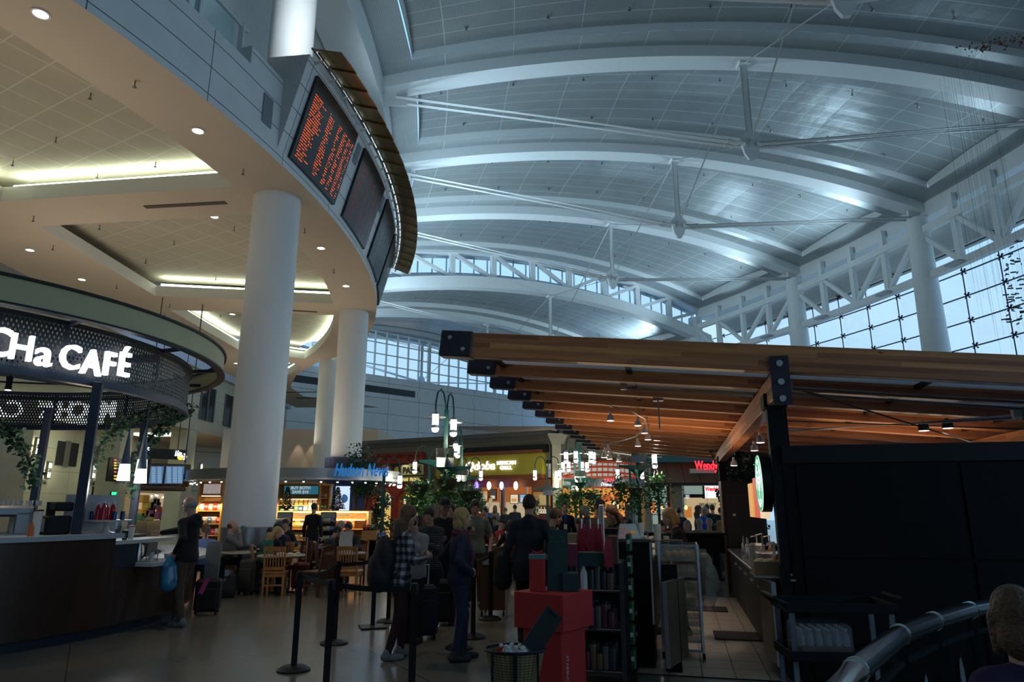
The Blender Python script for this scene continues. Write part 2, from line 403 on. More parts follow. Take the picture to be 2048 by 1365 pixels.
# ================================================================ smooth bodies (distance fields turned into one continuous mesh)
def _smin(a, b, k):
    h = np.maximum(k - np.abs(a - b), 0.0) / k
    return np.minimum(a, b) - h * h * k * .25
def sdf_mesh(prims, h, k=.02):
    """prims: ('c', a, b, ra, rb) cone; ('e', c, radii, R3) ellipsoid; prefix '-' cuts away, '/' cuts by plane (p, n)"""
    lo = np.array([1e9] * 3); hi = -lo
    bb = []
    for p in prims:
        t = p[0]
        if t == '/': bb.append(None); continue
        if t[-1] == 'c':
            a, b = np.array(p[1], float), np.array(p[2], float); r = max(p[3], p[4]); l0 = np.minimum(a, b) - r; h0 = np.maximum(a, b) + r
        else:
            c = np.array(p[1], float); r = max(p[2]); l0 = c - r; h0 = c + r
        bb.append((l0, h0))
        if t[0] != '-': lo = np.minimum(lo, l0); hi = np.maximum(hi, h0)
    lo = lo - 3 * h; hi = hi + 3 * h
    n = np.ceil((hi - lo) / h).astype(int) + 1
    G = np.full(n, 1.0, np.float32)
    ax = [lo[i] + h * np.arange(n[i]) for i in range(3)]
    for p, b in zip(prims, bb):
        t = p[0]; kk = p[5] if (t[-1] == 'c' and len(p) > 5) else k
        if t == '/':
            q = np.array(p[1]); nn = np.array(p[2]); 
            d = (ax[0][:, None, None] - q[0]) * nn[0] + (ax[1][None, :, None] - q[1]) * nn[1] + (ax[2][None, None, :] - q[2]) * nn[2]
            G = np.maximum(G, d.astype(np.float32)); continue
        m = kk + 2.5 * h
        i0 = np.maximum(np.floor((b[0] - m - lo) / h).astype(int), 0); i1 = np.minimum(np.ceil((b[1] + m - lo) / h).astype(int) + 1, n)
        if np.any(i1 <= i0): continue
        X = ax[0][i0[0]:i1[0]][:, None, None]; Y = ax[1][i0[1]:i1[1]][None, :, None]; Z = ax[2][i0[2]:i1[2]][None, None, :]
        if t[-1] == 'c':
            a, bq = np.array(p[1], float), np.array(p[2], float); ba = bq - a; L = max(ba @ ba, 1e-9)
            px, py, pz = X - a[0], Y - a[1], Z - a[2]
            T = np.clip((px * ba[0] + py * ba[1] + pz * ba[2]) / L, 0, 1)
            D = np.sqrt((px - T * ba[0]) ** 2 + (py - T * ba[1]) ** 2 + (pz - T * ba[2]) ** 2) - (p[3] + (p[4] - p[3]) * T)
        else:
            c = np.array(p[1], float); r = np.array(p[2], float); Q = np.array(p[3]) if len(p) > 3 and p[3] is not None else np.eye(3)
            px, py, pz = X - c[0], Y - c[1], Z - c[2]
            q = [px * Q[0, i] + py * Q[1, i] + pz * Q[2, i] for i in range(3)]
            k0 = np.sqrt(sum((q[i] / r[i]) ** 2 for i in range(3))); k1 = np.sqrt(sum((q[i] / r[i] ** 2) ** 2 for i in range(3))) + 1e-6
            D = k0 * (k0 - 1) / k1
        D = D.astype(np.float32); sl = tuple(slice(i0[i], i1[i]) for i in range(3))
        if t[0] == '-': G[sl] = -_smin(-G[sl], D, kk)
        else: G[sl] = _smin(G[sl], D, kk)
    G[0] = G[-1] = 1; G[:, 0] = G[:, -1] = 1; G[:, :, 0] = G[:, :, -1] = 1
    S = G < 0
    cnt = np.zeros(tuple(n - 1), np.int8)
    for i in (0, 1):
        for j in (0, 1):
            for l in (0, 1): cnt += S[i:n[0] - 1 + i, j:n[1] - 1 + j, l:n[2] - 1 + l]
    cell = np.argwhere((cnt > 0) & (cnt < 8))
    if len(cell) == 0: return np.zeros((0, 3)), np.zeros((0, 4), int)
    idx = np.full(tuple(n - 1), -1, np.int64); idx[tuple(cell.T)] = np.arange(len(cell))
    acc = np.zeros((len(cell), 3)); w = np.zeros(len(cell))
    corners = [(i, j, l) for i in (0, 1) for j in (0, 1) for l in (0, 1)]
    val = {c: G[cell[:, 0] + c[0], cell[:, 1] + c[1], cell[:, 2] + c[2]] for c in corners}
    for c in corners:
        for a_ in range(3):
            if c[a_]: continue
            d = list(c); d[a_] = 1; d = tuple(d); va, vb = val[c], val[d]; m = (va < 0) != (vb < 0)
            t = np.where(m, va / np.where(m, va - vb, 1), 0)
            P = np.tile(np.array(c, float), (len(cell), 1)); P[:, a_] += t
            acc += P * m[:, None]; w += m
    V = (cell + acc / w[:, None]) * h + lo
    F = []
    for a_ in range(3):
        sl0 = [slice(1, n[i] - 1) for i in range(3)]; sl0[a_] = slice(0, n[a_] - 1); sl1 = list(sl0); sl1[a_] = slice(1, n[a_])
        A = S[tuple(sl0)]; B = S[tuple(sl1)]
        e = np.argwhere(A != B); inside = A[tuple(e.T)]
        off = np.array([s_.start for s_ in sl0]); e = e + off
        o1, o2 = (a_ + 1) % 3, (a_ + 2) % 3
        def cid(d1, d2):
            q = e.copy(); q[:, o1] -= d1; q[:, o2] -= d2; return idx[tuple(q.T)]
        q = np.stack([cid(1, 1), cid(0, 1), cid(0, 0), cid(1, 0)], 1)
        q[~inside] = q[~inside][:, ::-1]; F.append(q)
    F = np.concatenate(F); F = F[(F >= 0).all(1)]
    return V, F
def sdf_obj(name, prims, h, mt, parent=None, k=.02, xf=None):
    V, F = sdf_mesh(prims, h, k)
    me = bpy.data.meshes.new(name)
    if len(V):
        me.vertices.add(len(V)); me.vertices.foreach_set('co', V.astype(np.float32).ravel())
        me.loops.add(len(F) * 4); me.loops.foreach_set('vertex_index', F.astype(np.int32).ravel())
        me.polygons.add(len(F)); me.polygons.foreach_set('loop_start', np.arange(0, len(F) * 4, 4, dtype=np.int32))
        me.polygons.foreach_set('loop_total', np.full(len(F), 4, np.int32)); me.update(calc_edges=True)
        me.polygons.foreach_set('use_smooth', np.ones(len(F), bool)); me.validate()
    me.materials.append(mt)
    o = bpy.data.objects.new(name, me); COL.objects.link(o)
    if parent is not None: o.parent = parent
    return o
def _v(*a): return np.array(a, float)
def _rot(yaw, pitch, roll=0.0):
    cy_, sy = math.cos(yaw), math.sin(yaw); cp, sp = math.cos(-pitch), math.sin(-pitch); cr, sr = math.cos(roll), math.sin(roll)
    return np.array([[cy_, -sy, 0], [sy, cy_, 0], [0, 0, 1]]) @ np.array([[1, 0, 0], [0, cp, -sp], [0, sp, cp]]) @ np.array([[cr, 0, sr], [0, 1, 0], [-sr, 0, cr]])
def _ik(a, b, l1, l2, hint):
    d = b - a; L = np.linalg.norm(d); L2 = min(max(L, abs(l1 - l2) + .01), l1 + l2 - .005); d = d / max(L, 1e-6); b = a + d * L2
    x = (l1 * l1 - l2 * l2 + L2 * L2) / (2 * L2); hh = math.sqrt(max(l1 * l1 - x * x, 0)); u = hint - d * (hint @ d); u = u / max(np.linalg.norm(u), 1e-6)
    return a + d * x + u * hh, b
def person(label, x, y, face, h=1.72, top=None, pants=None, shoes=None, hair=None, skin=None, style='short', sleeve='long',
           rh=None, lh=None, sit=False, seat=.46, lean=0.0, pitch=0.0, yaw=0.0, feet=None, res=.02, girth=1.0, fem=False, hem=.0,
           curl=.5, group=None, hood=False, fold=None, rdir=None, ldir=None, cap=None, z0=0.0, scarf=None, face_details=False, headroll=0.0, collar=None):
    """one standing or sitting figure; face = heading in degrees, 0 looks away from the photographer, 90 looks left, 180 towards him"""
    s = h / 1.75; skin = skin or skin_l; pants = pants or M_navy; shoes = shoes or M_shoe; hair = hair or M_hairb; top = top or M_blackcloth
    root = thing('person', label, 'person', (x, y, z0), R(face), group)
    zh = (seat + .09) / s if sit else .92
    hip = _v(0, 0, zh); la = R(lean)
    def tor(u, side=0.0, fwd=0.0): return hip + _v(side, math.sin(la) * u + math.cos(la) * fwd, math.cos(la) * u - math.sin(la) * fwd)
    chest = tor(.33, 0, .0); neck = tor(.54); sw = .155 if fem else .18
    shR, shL = tor(.462, sw), tor(.462, -sw)
    Rh = _rot(R(yaw), R(pitch) + la * .4, R(headroll)); hd0 = tor(.595, 0, .012); hc = hd0 + Rh @ _v(0, .022, .125)
    H = lambda a, b, c: hc + Rh @ _v(a, b, c)
    hs = _v(.088 if fem else .092, 0, 0)[0]
    if feet is None: feet = [(.10, .42), (-.10, .42)] if sit else [(.10, .0), (-.10, .0)]
    elR, elL = .285, .25
    if rh is None: rh = (.19, .40, .28 + zh) if sit else (.27, .04, .80)
    if lh is None: lh = (-.19, .40, .28 + zh) if sit else (-.27, .04, .80)
    eR, wR = _ik(shR, _v(*rh), elR, elL, _v(.5, -.6, -.6)); eL, wL = _ik(shL, _v(*lh), elR, elL, _v(-.5, -.6, -.6))
    hips = [hip + _v(.09, 0, -.02), hip + _v(-.09, 0, -.02)]; legs = []
    for hq, f in zip(hips, feet):
        fz = f[2] if len(f) > 2 else .085
        ll = .43 if sit else max(.411, np.linalg.norm(_v(f[0], f[1], fz) - hq) / 2 + .003); kn, an = _ik(hq, _v(f[0], f[1], fz), ll, ll, _v(0, 1, .35 if sit else .05)); legs.append((hq, kn, an, f[3] if len(f) > 3 else 0.0))
    g = girth
    # ---- skin
    B = [('e', H(0, -.008, .018), (.077, .098, .103), Rh), ('e', H(0, .022, -.058), (.056, .068, .062), Rh), ('c', H(0, .066, -.092), H(0, .07, -.088), .022, .022),
         ('c', tor(.50), hd0 + Rh @ _v(0, .0, .04), .062 * (.85 if fem else 1), .055 * (.85 if fem else 1))]
    if res < .016:
        B += [('c', H(0, .092, .012), H(0, .112, -.030), .009, .014, .012), ('-e', H(.031, .098, .012), (.017, .012, .010), Rh), ('-e', H(-.031, .098, .012), (.017, .012, .010), Rh),
              ('c', H(-.042, .082, .034), H(.042, .082, .034), .010, .010, .015), ('c', H(-.02, .087, -.058), H(.02, .087, -.058), .0085, .0085, .006),
              ('c', H(-.018, .084, -.068), H(.018, .084, -.068), .009, .009, .006), ('c', H(-.038, .06, -.02), H(-.05, .03, -.05), .02, .02), ('c', H(.038, .06, -.02), H(.05, .03, -.05), .02, .02)]
        for q in (1, -1): B += [('c', H(.078 * q, -.005, .022), H(.076 * q, -.0, -.026), .013, .010, .008)]
    tw = .125 * g; td = .085 * g
    T = [('e', tor(.10), (tw + .03, td + .02, .16), _rot(0, -la)), ('e', tor(.30), (tw + .02, td + .02, .22), _rot(0, -la)), ('c', tor(.455, sw * .75), tor(.455, -sw * .75), .062 * g, .062 * g), ('e', tor(.0), (tw + .035, td + .03, .11), None)]
    if fem: T += [('e', tor(.335, .065, .075), (.062, .055, .062), None), ('e', tor(.335, -.065, .075), (.062, .055, .062), None)]
    else: T += [('e', tor(.37, 0, .03), (.15 * g, .085 * g, .10), None)]
    B += [(p[0], p[1], tuple(v * .9 for v in p[2]), p[3]) if p[0] == 'e' else (p[0], p[1], p[2], p[3] * .9, p[4] * .9) for p in T[:3]]
    arms = []
    for sh, e, w, dr, sd in ((shR, eR, wR, rdir, 1), (shL, eL, wL, ldir, -1)):
        B += [('c', sh, e, .046, .038), ('c', e, w, .038, .025)]
        d = (w - e) / max(np.linalg.norm(w - e), 1e-6)
        if dr is not None: d = _v(*dr); d = d / np.linalg.norm(d)
        inward = _v(-sd, .15, 0) if not sit else _v(0, 0, -1.0)
        pn = inward - d * (inward @ d); pn = pn / max(np.linalg.norm(pn), 1e-6)       # palm side
        t = np.cross(d, pn) * (-sd); t = t / np.linalg.norm(t)
        if t[1] + t[2] * .5 < 0: t = -t
        cR = curl
        B += [('c', w, w + d * .06, .026, .024, .015), ('c', w + d * .045 + t * .022, w + d * .082 + t * .030, .017, .0135, .015), ('c', w + d * .045 - t * .02, w + d * .078 - t * .028, .017, .0125, .015), ('c', w + d * .05, w + d * .085, .017, .0135, .015)]
        for lat, L in ((.031, .072), (.0105, .08), (-.0105, .075), (-.030, .058)):
            p = w + d * .084 + t * lat; dd = d.copy()
            for sgm, fr in enumerate((.42, .33, .25)):
                an_ = cR * (.55, .95, .7)[sgm]; dd = dd * math.cos(an_) + pn * math.sin(an_) if sgm == 0 else dd * math.cos(an_) + (pn * (dd @ d) - d * (dd @ pn)) * math.sin(an_)
                q = p + dd * L * fr; B.append(('c', p, q, .0092 - .0007 * sgm, .0086 - .0007 * sgm, .004)); p = q
        p0 = w + d * .028 + t * .026; p1 = p0 + (d * .6 + t * .62 + pn * .35) * .042; p2 = p1 + (d * .85 + t * .1 + pn * .5) * .034
        B += [('c', p0, p1, .014, .0115, .008), ('c', p1, p2, .011, .009, .004)]
        arms.append((sh, e, w, d, pn))
    for hq, kn, an, to in legs: B += [('c', hq, kn, .07, .05), ('c', kn, an, .048, .036)]
    body = sdf_obj('body', [tuple([p[0]] + [q * 1.0 if isinstance(q, np.ndarray) else q for q in p[1:]]) for p in B], res, skin, root, k=.018)
    # ---- clothing
    r2 = max(res, .011)
    tp = [(p[0], p[1], tuple(v + .016 for v in p[2]), p[3]) if p[0] == 'e' else (p[0], p[1], p[2], p[3] + .014, p[4] + .014) for p in T]
    tp += [('e', tor(-.03 - hem * .4), (tw + .055, td + .052, .22 + hem * .6), None), ('c', tor(.515), shR, .05, .048), ('c', tor(.515), shL, .05, .048)]
    hemz = tor(.02 if sit else -.075 - hem)
    tp += [('/', hemz, (0, 0, -1))]
    for sh, e, w, d, pn in arms:
        if sleeve == 'long': tp += [('c', sh, e, .058 * g, .050), ('c', e, w - (w - e) * .06, .053, .038)]
        elif sleeve == 'short': tp += [('c', sh, sh + (e - sh) * .68, .058 * g, .058)]
    if collar: tp += [('c', tor(.515, .03), tor(.545, -.0, -.02), .07, .066)]
    if hood: tp += [('c', tor(.50, .07, -.055), tor(.53, 0, -.095), .055, .06), ('c', tor(.50, -.07, -.055), tor(.53, 0, -.095), .055, .06), ('c', tor(.46, .06, -.09), tor(.46, -.06, -.09), .05, .05)]
    sdf_obj('shirt' if sleeve == 'short' else 'jacket', tp, r2, top, root, k=.03)
    pp = [('e', tor(-.0), (tw + .045, td + .042, .12), None)]
    for i, (hq, kn, an, to) in enumerate(legs):
        pp += [('c', hq, kn, .092 * g, .062), ('c', kn, an + _v(0, 0, .015), .062, .050 if not fem else .043)]
    sdf_obj('trousers', pp, r2, pants, root, k=.03)
    for hq, kn, an, to in legs:
        c_, s_ = math.cos(R(to)), math.sin(R(to)); f = lambda a, b, z: _v(an[0] + a * c_ - b * s_, an[1] + a * s_ + b * c_, an[2] - .085 + z)
        sdf_obj('shoe', [('c', f(0, -.045, .045), f(0, .08, .036), .042, .040), ('c', f(0, .08, .034), f(0, .165, .03), .041, .034), ('c', f(0, -.02, .06), f(0, -.01, .10), .042, .045), ('/', f(0, 0, 0), (0, 0, -1))], max(res, .012), shoes, root, k=.02)
    # ---- hair
    hr = [('e', H(0, -.016, .030), (.086, .108, .105), Rh)]
    cut = [('-e', H(0, .115, -.045), (.075, .085, .115), Rh)]
    low = [('/', H(0, 0, -.055), Rh @ _v(0, -.35, -1))]
    if style == 'short': hr = hr + cut + [('/', H(0, -.02, -.045), Rh @ _v(0, .25, -1))]
    elif style == 'bald': hr = [('e', H(0, -.022, -.0), (.083, .100, .075), Rh), ('-e', H(0, .1, -.03), (.09, .10, .16), Rh), ('-e', H(0, -.0, .085), (.09, .10, .07), Rh)]
    elif style == 'bob': hr = hr + [('c', H(.070, -.02, .0), H(.074, .0, -.12), .036, .026), ('c', H(-.070, -.02, .0), H(-.074, .0, -.12), .036, .026), ('e', H(0, -.06, -.07), (.085, .062, .09), Rh)] + cut
    elif style == 'long': hr = hr + [('c', H(.068, -.03, .0), H(.078, -.02, -.20), .036, .030), ('c', H(-.068, -.03, .0), H(-.078, -.02, -.20), .036, .03), ('e', H(0, -.065, -.12), (.088, .055, .17), Rh), ('c', H(0, -.085, -.12), H(0, -.08, -.36), .07, .035), ('c', H(.04, -.08, -.12), H(.05, -.06, -.34), .05, .025), ('c', H(-.04, -.08, -.12), H(-.05, -.06, -.34), .05, .025)] + cut
    elif style == 'bun': hr = hr + cut + [('/', H(0, -.02, -.05), Rh @ _v(0, .3, -1)), ('e', H(0, -.085, .105), (.045, .045, .04), Rh)]
    elif style == 'pony': hr = hr + cut + [('/', H(0, -.02, -.05), Rh @ _v(0, .3, -1)), ('c', H(0, -.12, .03), H(0, -.15, -.16), .032, .018)]
    if cap: hr = [('e', H(0, -.014, .040), (.09, .112, .095), Rh), ('/', H(0, 0, .03), Rh @ _v(0, 0, -1))]
    if style != 'none' and not cap: sdf_obj('hair', hr, max(min(res, .012), .009), hair, root, k=.02)
    if cap: sdf_obj('cap', hr + [('e', H(0, .13, .035), (.062, .06, .012), Rh)], .01, cap, root, k=.015)
    if scarf: sdf_obj('scarf', [('c', tor(.53, .05, .05), tor(.53, -.05, .05), .045, .045), ('c', tor(.53, .07, 0), tor(.54, 0, -.06), .04, .04), ('c', tor(.53, -.07, 0), tor(.54, 0, -.06), .04, .04), ('c', tor(.50, 0, .09), tor(.26, .02, .15), .05, .045), ('c', tor(.26, .02, .15), tor(.10, .03, .13), .045, .035)], .012, scarf, root, k=.03)
    if face_details:
        m = MB()
        for q in (1, -1):
            m.m(M_eye).sphere(H(.031 * q, .081, .012), .0098, 10); m.m(M_pupil).sphere(H(.031 * q, .0877, .010), .005, 8)
            m.build('eye', None, root); m = MB()
        MB().tube([H(-.022, .0935, -.062), H(0, .097, -.064), H(.022, .0935, -.062)], .0035, 6).build('lips', M_lip, root)
        for q in (1, -1): MB().tube([H(.018 * q, .0905, .036), H(.034 * q, .090, .040), H(.048 * q, .080, .034)], .0035, 5).build('eyebrow', hair, root)
    root.scale = (s, s, s)
    return root, (wR * s, wL * s, hc * s)
def local(root, p):
    """point in a figure's own axes -> hall"""
    a = root.rotation_euler.z; c_, s_ = math.cos(a), math.sin(a); return Vector((root.location.x + p[0] * c_ - p[1] * s_, root.location.y + p[0] * s_ + p[1] * c_, root.location.z + p[2]))
M_navy = mat('navy_denim', (.018, .03, .07), .85, var=.2); M_shoe = mat('dark_shoe', (.02, .02, .025), .5, var=.3); M_shoeg = mat('grey_trainer', (.16, .17, .2), .7, var=.4, scale=40)
M_hairb = mat('dark_brown_hair', (.028, .016, .010), .5, var=.4, scale=50, bump=.9); M_hairk = mat('black_hair', (.008, .007, .007), .45, var=.3, scale=50, bump=.9)
M_hairn = mat('mid_brown_hair', (.11, .055, .025), .5, var=.4, scale=50, bump=.9); M_blond = mat('blonde_hair', (.42, .27, .11), .5, var=.4, scale=50, bump=.9); M_hairg = mat('grey_hair', (.32, .32, .32), .6, var=.3, scale=50, bump=.9)
M_blackcloth = mat('black_cloth', (.010, .010, .014), .9, var=.3, scale=20); M_navycloth = mat('navy_cloth', (.012, .018, .045), .9, var=.25, scale=20)
M_eye = mat('eye_white', (.7, .7, .7), .3, var=0); M_pupil = mat('iris_brown', (.03, .015, .01), .2, var=0); M_lip = mat('lips', (.38, .13, .10), .5, var=.05)
# ================================================================ THE HALL
RIBS = [-37.5, -29.3, -21.0, -12.5, -4.6, 3.0, 10.6, 18.7, 27.1, 36.1, 45.6]      # rib bearings round the hall centre
def zr(rho, k):        # underside of the vault's ribs; beyond the clerestory (rib index 6) the roof steps down
    base = 18.9 + 2.2 * (1 - ((rho - RMID) / 16.3) ** 2)
    return base - (2.45 if k >= 8 else 0)
panel = lines_mat('ribbed_metal_ceiling_panel', (.37, .41, .42), (.58, .62, .62), 2.9, .82, .035, rough=.38, metal=.45, fine=.075, wave=.35, fine_amp=.28)
border = lines_mat('ribbed_metal_ceiling_border', (.42, .46, .47), (.6, .62, .62), 2.9, 0, .035, rough=.42, metal=.35, fine=.075, wave=0, fine_amp=.28)
def arc_xyz(rho, a, z): return hp(rho, a, z)
def vault_bay(a0, a1, k):
    """one coffered barrel bay between two ribs"""
    m = MB(); n = 26
    rr = [RIN + (ROUT - RIN) * i / n for i in range(n + 1)]
    up = .55; rec = .38; b = 1.55
    def ang(v, rho): d = math.degrees(v / rho); return d
    def strip(rs, va, vb, lift_a, lift_b, mt):
        m.m(mt)
        for i in range(len(rs) - 1):
            q = []
            uv = []
            for (r_, v, lf) in ((rs[i], va, lift_a), (rs[i], vb, lift_b), (rs[i + 1], vb, lift_b), (rs[i + 1], va, lift_a)):
                a = a0 + ang(v, RMID) if v < 50 else a1 - ang(v - 100, RMID)
                q.append(hp(r_, a, zr(r_, k) + up + lf)); uv.append(((r_ - RIN), (a - a0) * RMID * math.pi / 180))
            m.quad(*q, uv=uv)
    ri = [RIN + b + (ROUT - RIN - 2 * b) * i / n for i in range(n + 1)]
    strip(rr, 0, b, 0, 0, border); strip(rr, 100 + b, 100, 0, 0, border)
    strip([RIN, RIN + b], b, 100 + b, 0, 0, border); strip([ROUT - b, ROUT], b, 100 + b, 0, 0, border)
    strip(ri, b, b + .02, 0, rec, white); strip(ri, 100 + b + .02, 100 + b, rec, 0, white)
    # coffer field, subdivided across for a gentle cross curve
    cs = 6; bw = (a1 - a0) * RMID * math.pi / 180 - 2 * b - .04
    for j in range(cs):
        v0 = b + .02 + bw * j / cs; v1 = b + .02 + bw * (j + 1) / cs
        l0 = rec + .32 * math.sin(math.pi * j / cs); l1 = rec + .32 * math.sin(math.pi * (j + 1) / cs)
        m.m(panel)
        for i in range(n):
            q = []; uv = []
            for (r_, v, lf) in ((ri[i], v0, l0), (ri[i], v1, l1), (ri[i + 1], v1, l1), (ri[i + 1], v0, l0)):
                a = a0 + ang(v, RMID); q.append(hp(r_, a, zr(r_, k) + up + lf)); uv.append((r_ - RIN, (a - a0) * RMID * math.pi / 180))
            m.quad(*q, uv=uv)
    for r_ in (ri[0], ri[-1]):
        m.m(white)
        for j in range(cs):
            v0 = b + .02 + bw * j / cs; v1 = b + .02 + bw * (j + 1) / cs
            l0 = rec + .32 * math.sin(math.pi * j / cs); l1 = rec + .32 * math.sin(math.pi * (j + 1) / cs)
            m.quad(hp(r_, a0 + ang(v0, RMID), zr(r_, k) + up), hp(r_, a0 + ang(v1, RMID), zr(r_, k) + up), hp(r_, a0 + ang(v1, RMID), zr(r_, k) + up + l1), hp(r_, a0 + ang(v0, RMID), zr(r_, k) + up + l0))
    o = struct(m.build('ceiling', None, fix=False, smooth=25))
    return o
for k in range(10): vault_bay(RIBS[k], RIBS[k + 1], k)
# sprinkler heads dotted over the vault
def sprinkler_mesh(s=1.0):
    m = MB(); m.m(darksteel).lathe([(.02 * s, -.16 * s), (.05 * s, -.15 * s), (.05 * s, -.14 * s), (.015 * s, -.12 * s), (.015 * s, 0)], n=8); return m
sp0 = None
for k in range(3, 9):
    for fr in (.3, .72):
        for i in range(9):
            rho = RIN + 2.6 + i * 3.4 + (1.2 if fr > .5 else 0)
            if rho > ROUT - 2: continue
            a = RIBS[k] + (RIBS[k + 1] - RIBS[k]) * fr
            p = hp(rho, a, zr(rho, k) + 1.15)
            if sp0 is None: sp0 = sprinkler_mesh(1.3).build('sprinkler', None); tag(sp0, 'small dark sprinkler head under the metal vault', 'sprinkler', 'sprinkler heads under the metal vault'); o = sp0
            else: o = dup(sp0)
            o.location = p
# ribs
def polar_strip(m, sec, a, k, r0=RIN - .6, r1=ROUT + .6, n=30, zf=None):
    """sweep a (across, up) section along rib bearing a"""
    t = Vector((-math.sin(R(a)), math.cos(R(a)), 0)); rings = []
    for i in range(n + 1):
        r_ = r0 + (r1 - r0) * i / n; z = (zf or (lambda q: zr(q, k)))(r_)
        rings.append([hp(r_, a, z + u) + t * w for w, u in sec])
    m.sweep(rings)
for k, a in enumerate(RIBS):
    m = MB(); m.m(white)
    if k == 8: continue
    polar_strip(m, [(-.5, 0), (.5, 0), (.5, .62), (-.5, .62)], a, k)
    struct(m.build('ceiling_rib', None, smooth=30), 'white curved steel rib of the vaulted roof', 'roof rib')
# clerestory rib: upper chord, lower chord, posts, diagonals, glazing between the two roof levels
aC = RIBS[8]; tC = Vector((-math.sin(R(aC)), math.cos(R(aC)), 0))
m = MB(); m.m(white)
polar_strip(m, [(-.45, 0), (.45, 0), (.45, .9), (-.45, .9)], aC, 8)
polar_strip(m, [(-.4, .35), (.4, .35), (.4, .8), (-.4, .8)], aC, 7)
NB = 9; hs_ = []
for i in range(NB + 1):
    r_ = RIN + .4 + (ROUT - RIN - .8) * i / NB; hs_.append(r_)
    m.bar(hp(r_, aC, zr(r_, 8) + .8), hp(r_, aC, zr(r_, 7) + .4), .42, .35, up=tC)
for i in range(NB):
    a_, b_ = (hs_[i], hs_[i + 1])
    if i < NB / 2: p, q = hp(a_, aC, zr(a_, 7) + .4), hp(b_, aC, zr(b_, 8) + .85)
    else: p, q = hp(a_, aC, zr(a_, 8) + .85), hp(b_, aC, zr(b_, 7) + .4)
    m.bar(p - tC * .05, q - tC * .05, .26, .3, up=tC)
struct(m.build('clerestory_truss', None, smooth=30), 'long white clerestory truss carrying the step in the roof', 'truss')
m = MB(); m.m(white)      # sill wall + head of the clerestory, .9 m behind the truss
off = tC * 1.1
n = 30
for i in range(n):
    r0 = RIN + (ROUT - RIN) * i / n; r1 = RIN + (ROUT - RIN) * (i + 1) / n
    m.quad(hp(r0, aC, zr(r0, 8) + .55) + off, hp(r1, aC, zr(r1, 8) + .55) + off, hp(r1, aC, zr(r1, 8) + 1.55) + off, hp(r0, aC, zr(r0, 8) + 1.55) + off)
    m.quad(hp(r0, aC, zr(r0, 7) + .45) + off, hp(r1, aC, zr(r1, 7) + .45) + off, hp(r1, aC, zr(r1, 7) + 1.0) + off, hp(r0, aC, zr(r0, 7) + 1.0) + off)
    m.quad(hp(r0, aC, zr(r0, 7) + .58), hp(r1, aC, zr(r1, 7) + .58), hp(r1, aC, zr(r1, 7) + .6) + off, hp(r0, aC, zr(r0, 7) + .6) + off)
struct(m.build('wall_clerestory', None, smooth=30))
m = MB(); m.m(white)
for i in range(28):
    r_ = RIN + .3 + (ROUT - RIN - .6) * i / 27
    m.bar(hp(r_, aC, zr(r_, 8) + 1.5) + off, hp(r_, aC, zr(r_, 7) + .5) + off, .09, .12, up=tC)
for f in (0, 1):
    pts = []
    for i in range(31):
        r_ = RIN + (ROUT - RIN) * i / 30; pts.append(hp(r_, aC, (zr(r_, 8) + 1.58) if f == 0 else (zr(r_, 7) + .42)) + off)
    m.tube(pts, .06, 4)
wf = struct(m.build('window_1', None, smooth=0))
g = MB()
for i in range(n):
    r0 = RIN + (ROUT - RIN) * i / n; r1 = RIN + (ROUT - RIN) * (i + 1) / n
    g.quad(hp(r0, aC, zr(r0, 8) + 1.5) + off, hp(r1, aC, zr(r1, 8) + 1.5) + off, hp(r1, aC, zr(r1, 7) + .5) + off, hp(r0, aC, zr(r0, 7) + .5) + off)
g.build('pane', glass('window_glass'), wf)
# eave beams along the inner and outer edges
def ring_beam(name, rho, w, z0, z1, a0, a1, mt, label=None, cat=None, n=60, step=None):
    m = MB(); m.m(mt); rings = []
    for i in range(n + 1):
        a = a0 + (a1 - a0) * i / n; zz = 0
        rings.append([hp(rho - w / 2, a, z0 + zz), hp(rho + w / 2, a, z0 + zz), hp(rho + w / 2, a, z1 + zz), hp(rho - w / 2, a, z1 + zz)])
    m.sweep(rings); return struct(m.build(name, None, smooth=30), label, cat)
ring_beam('eave_beam', RIN - .5, 1.5, 18.3, 19.6, -37.5, RIBS[8], white, 'broad white beam along the inner edge of the vault', 'beam')
ring_beam('eave_beam', RIN - .5, 1.5, 15.9, 17.2, RIBS[8], RIBS[10], white, 'white inner eave beam under the lower far roof', 'beam')
ring_beam('eave_beam', ROUT + .1, 1.5, 18.65, 19.6, -37.5, RIBS[8], white, 'broad white beam along the glass side of the vault', 'beam')
ring_beam('eave_beam', ROUT + .1, 1.5, 16.2, 17.2, RIBS[8], RIBS[10], white, 'white outer eave beam under the lower far roof', 'beam')
# soffit between the outer eave and the glass
m = MB(); m.m(offwhite); nn = 60
for i in range(nn):
    a = -37.5 + (RIBS[8] + 37.5) * i / nn; b = -37.5 + (RIBS[8] + 37.5) * (i + 1) / nn
    m.quad(hp(ROUT, a, 18.9), hp(ROUT, b, 18.9), hp(RGL + .4, b, 17.75), hp(RGL + .4, a, 17.75))
struct(m.build('ceiling', None))
# inner upper wall above the mezzanine: blue-lit clerestory glazing and wall behind the eave
m = MB(); m.m(white)
for i in range(nn):
    a = -37.5 + (RIBS[10] + 37.5) * i / nn; b = -37.5 + (RIBS[10] + 37.5) * (i + 1) / nn
    m.quad(hp(RIN - 6.5, a, 11.35), hp(RIN - 6.5, b, 11.35), hp(RIN - 6.5, b, 16.4), hp(RIN - 6.5, a, 16.4))
    m.quad(hp(RIN - 6.5, a, 16.4), hp(RIN - 6.5, b, 16.4), hp(RIN, b, 19.2), hp(RIN, a, 19.2))
struct(m.build('wall_mezzanine', None, smooth=30))
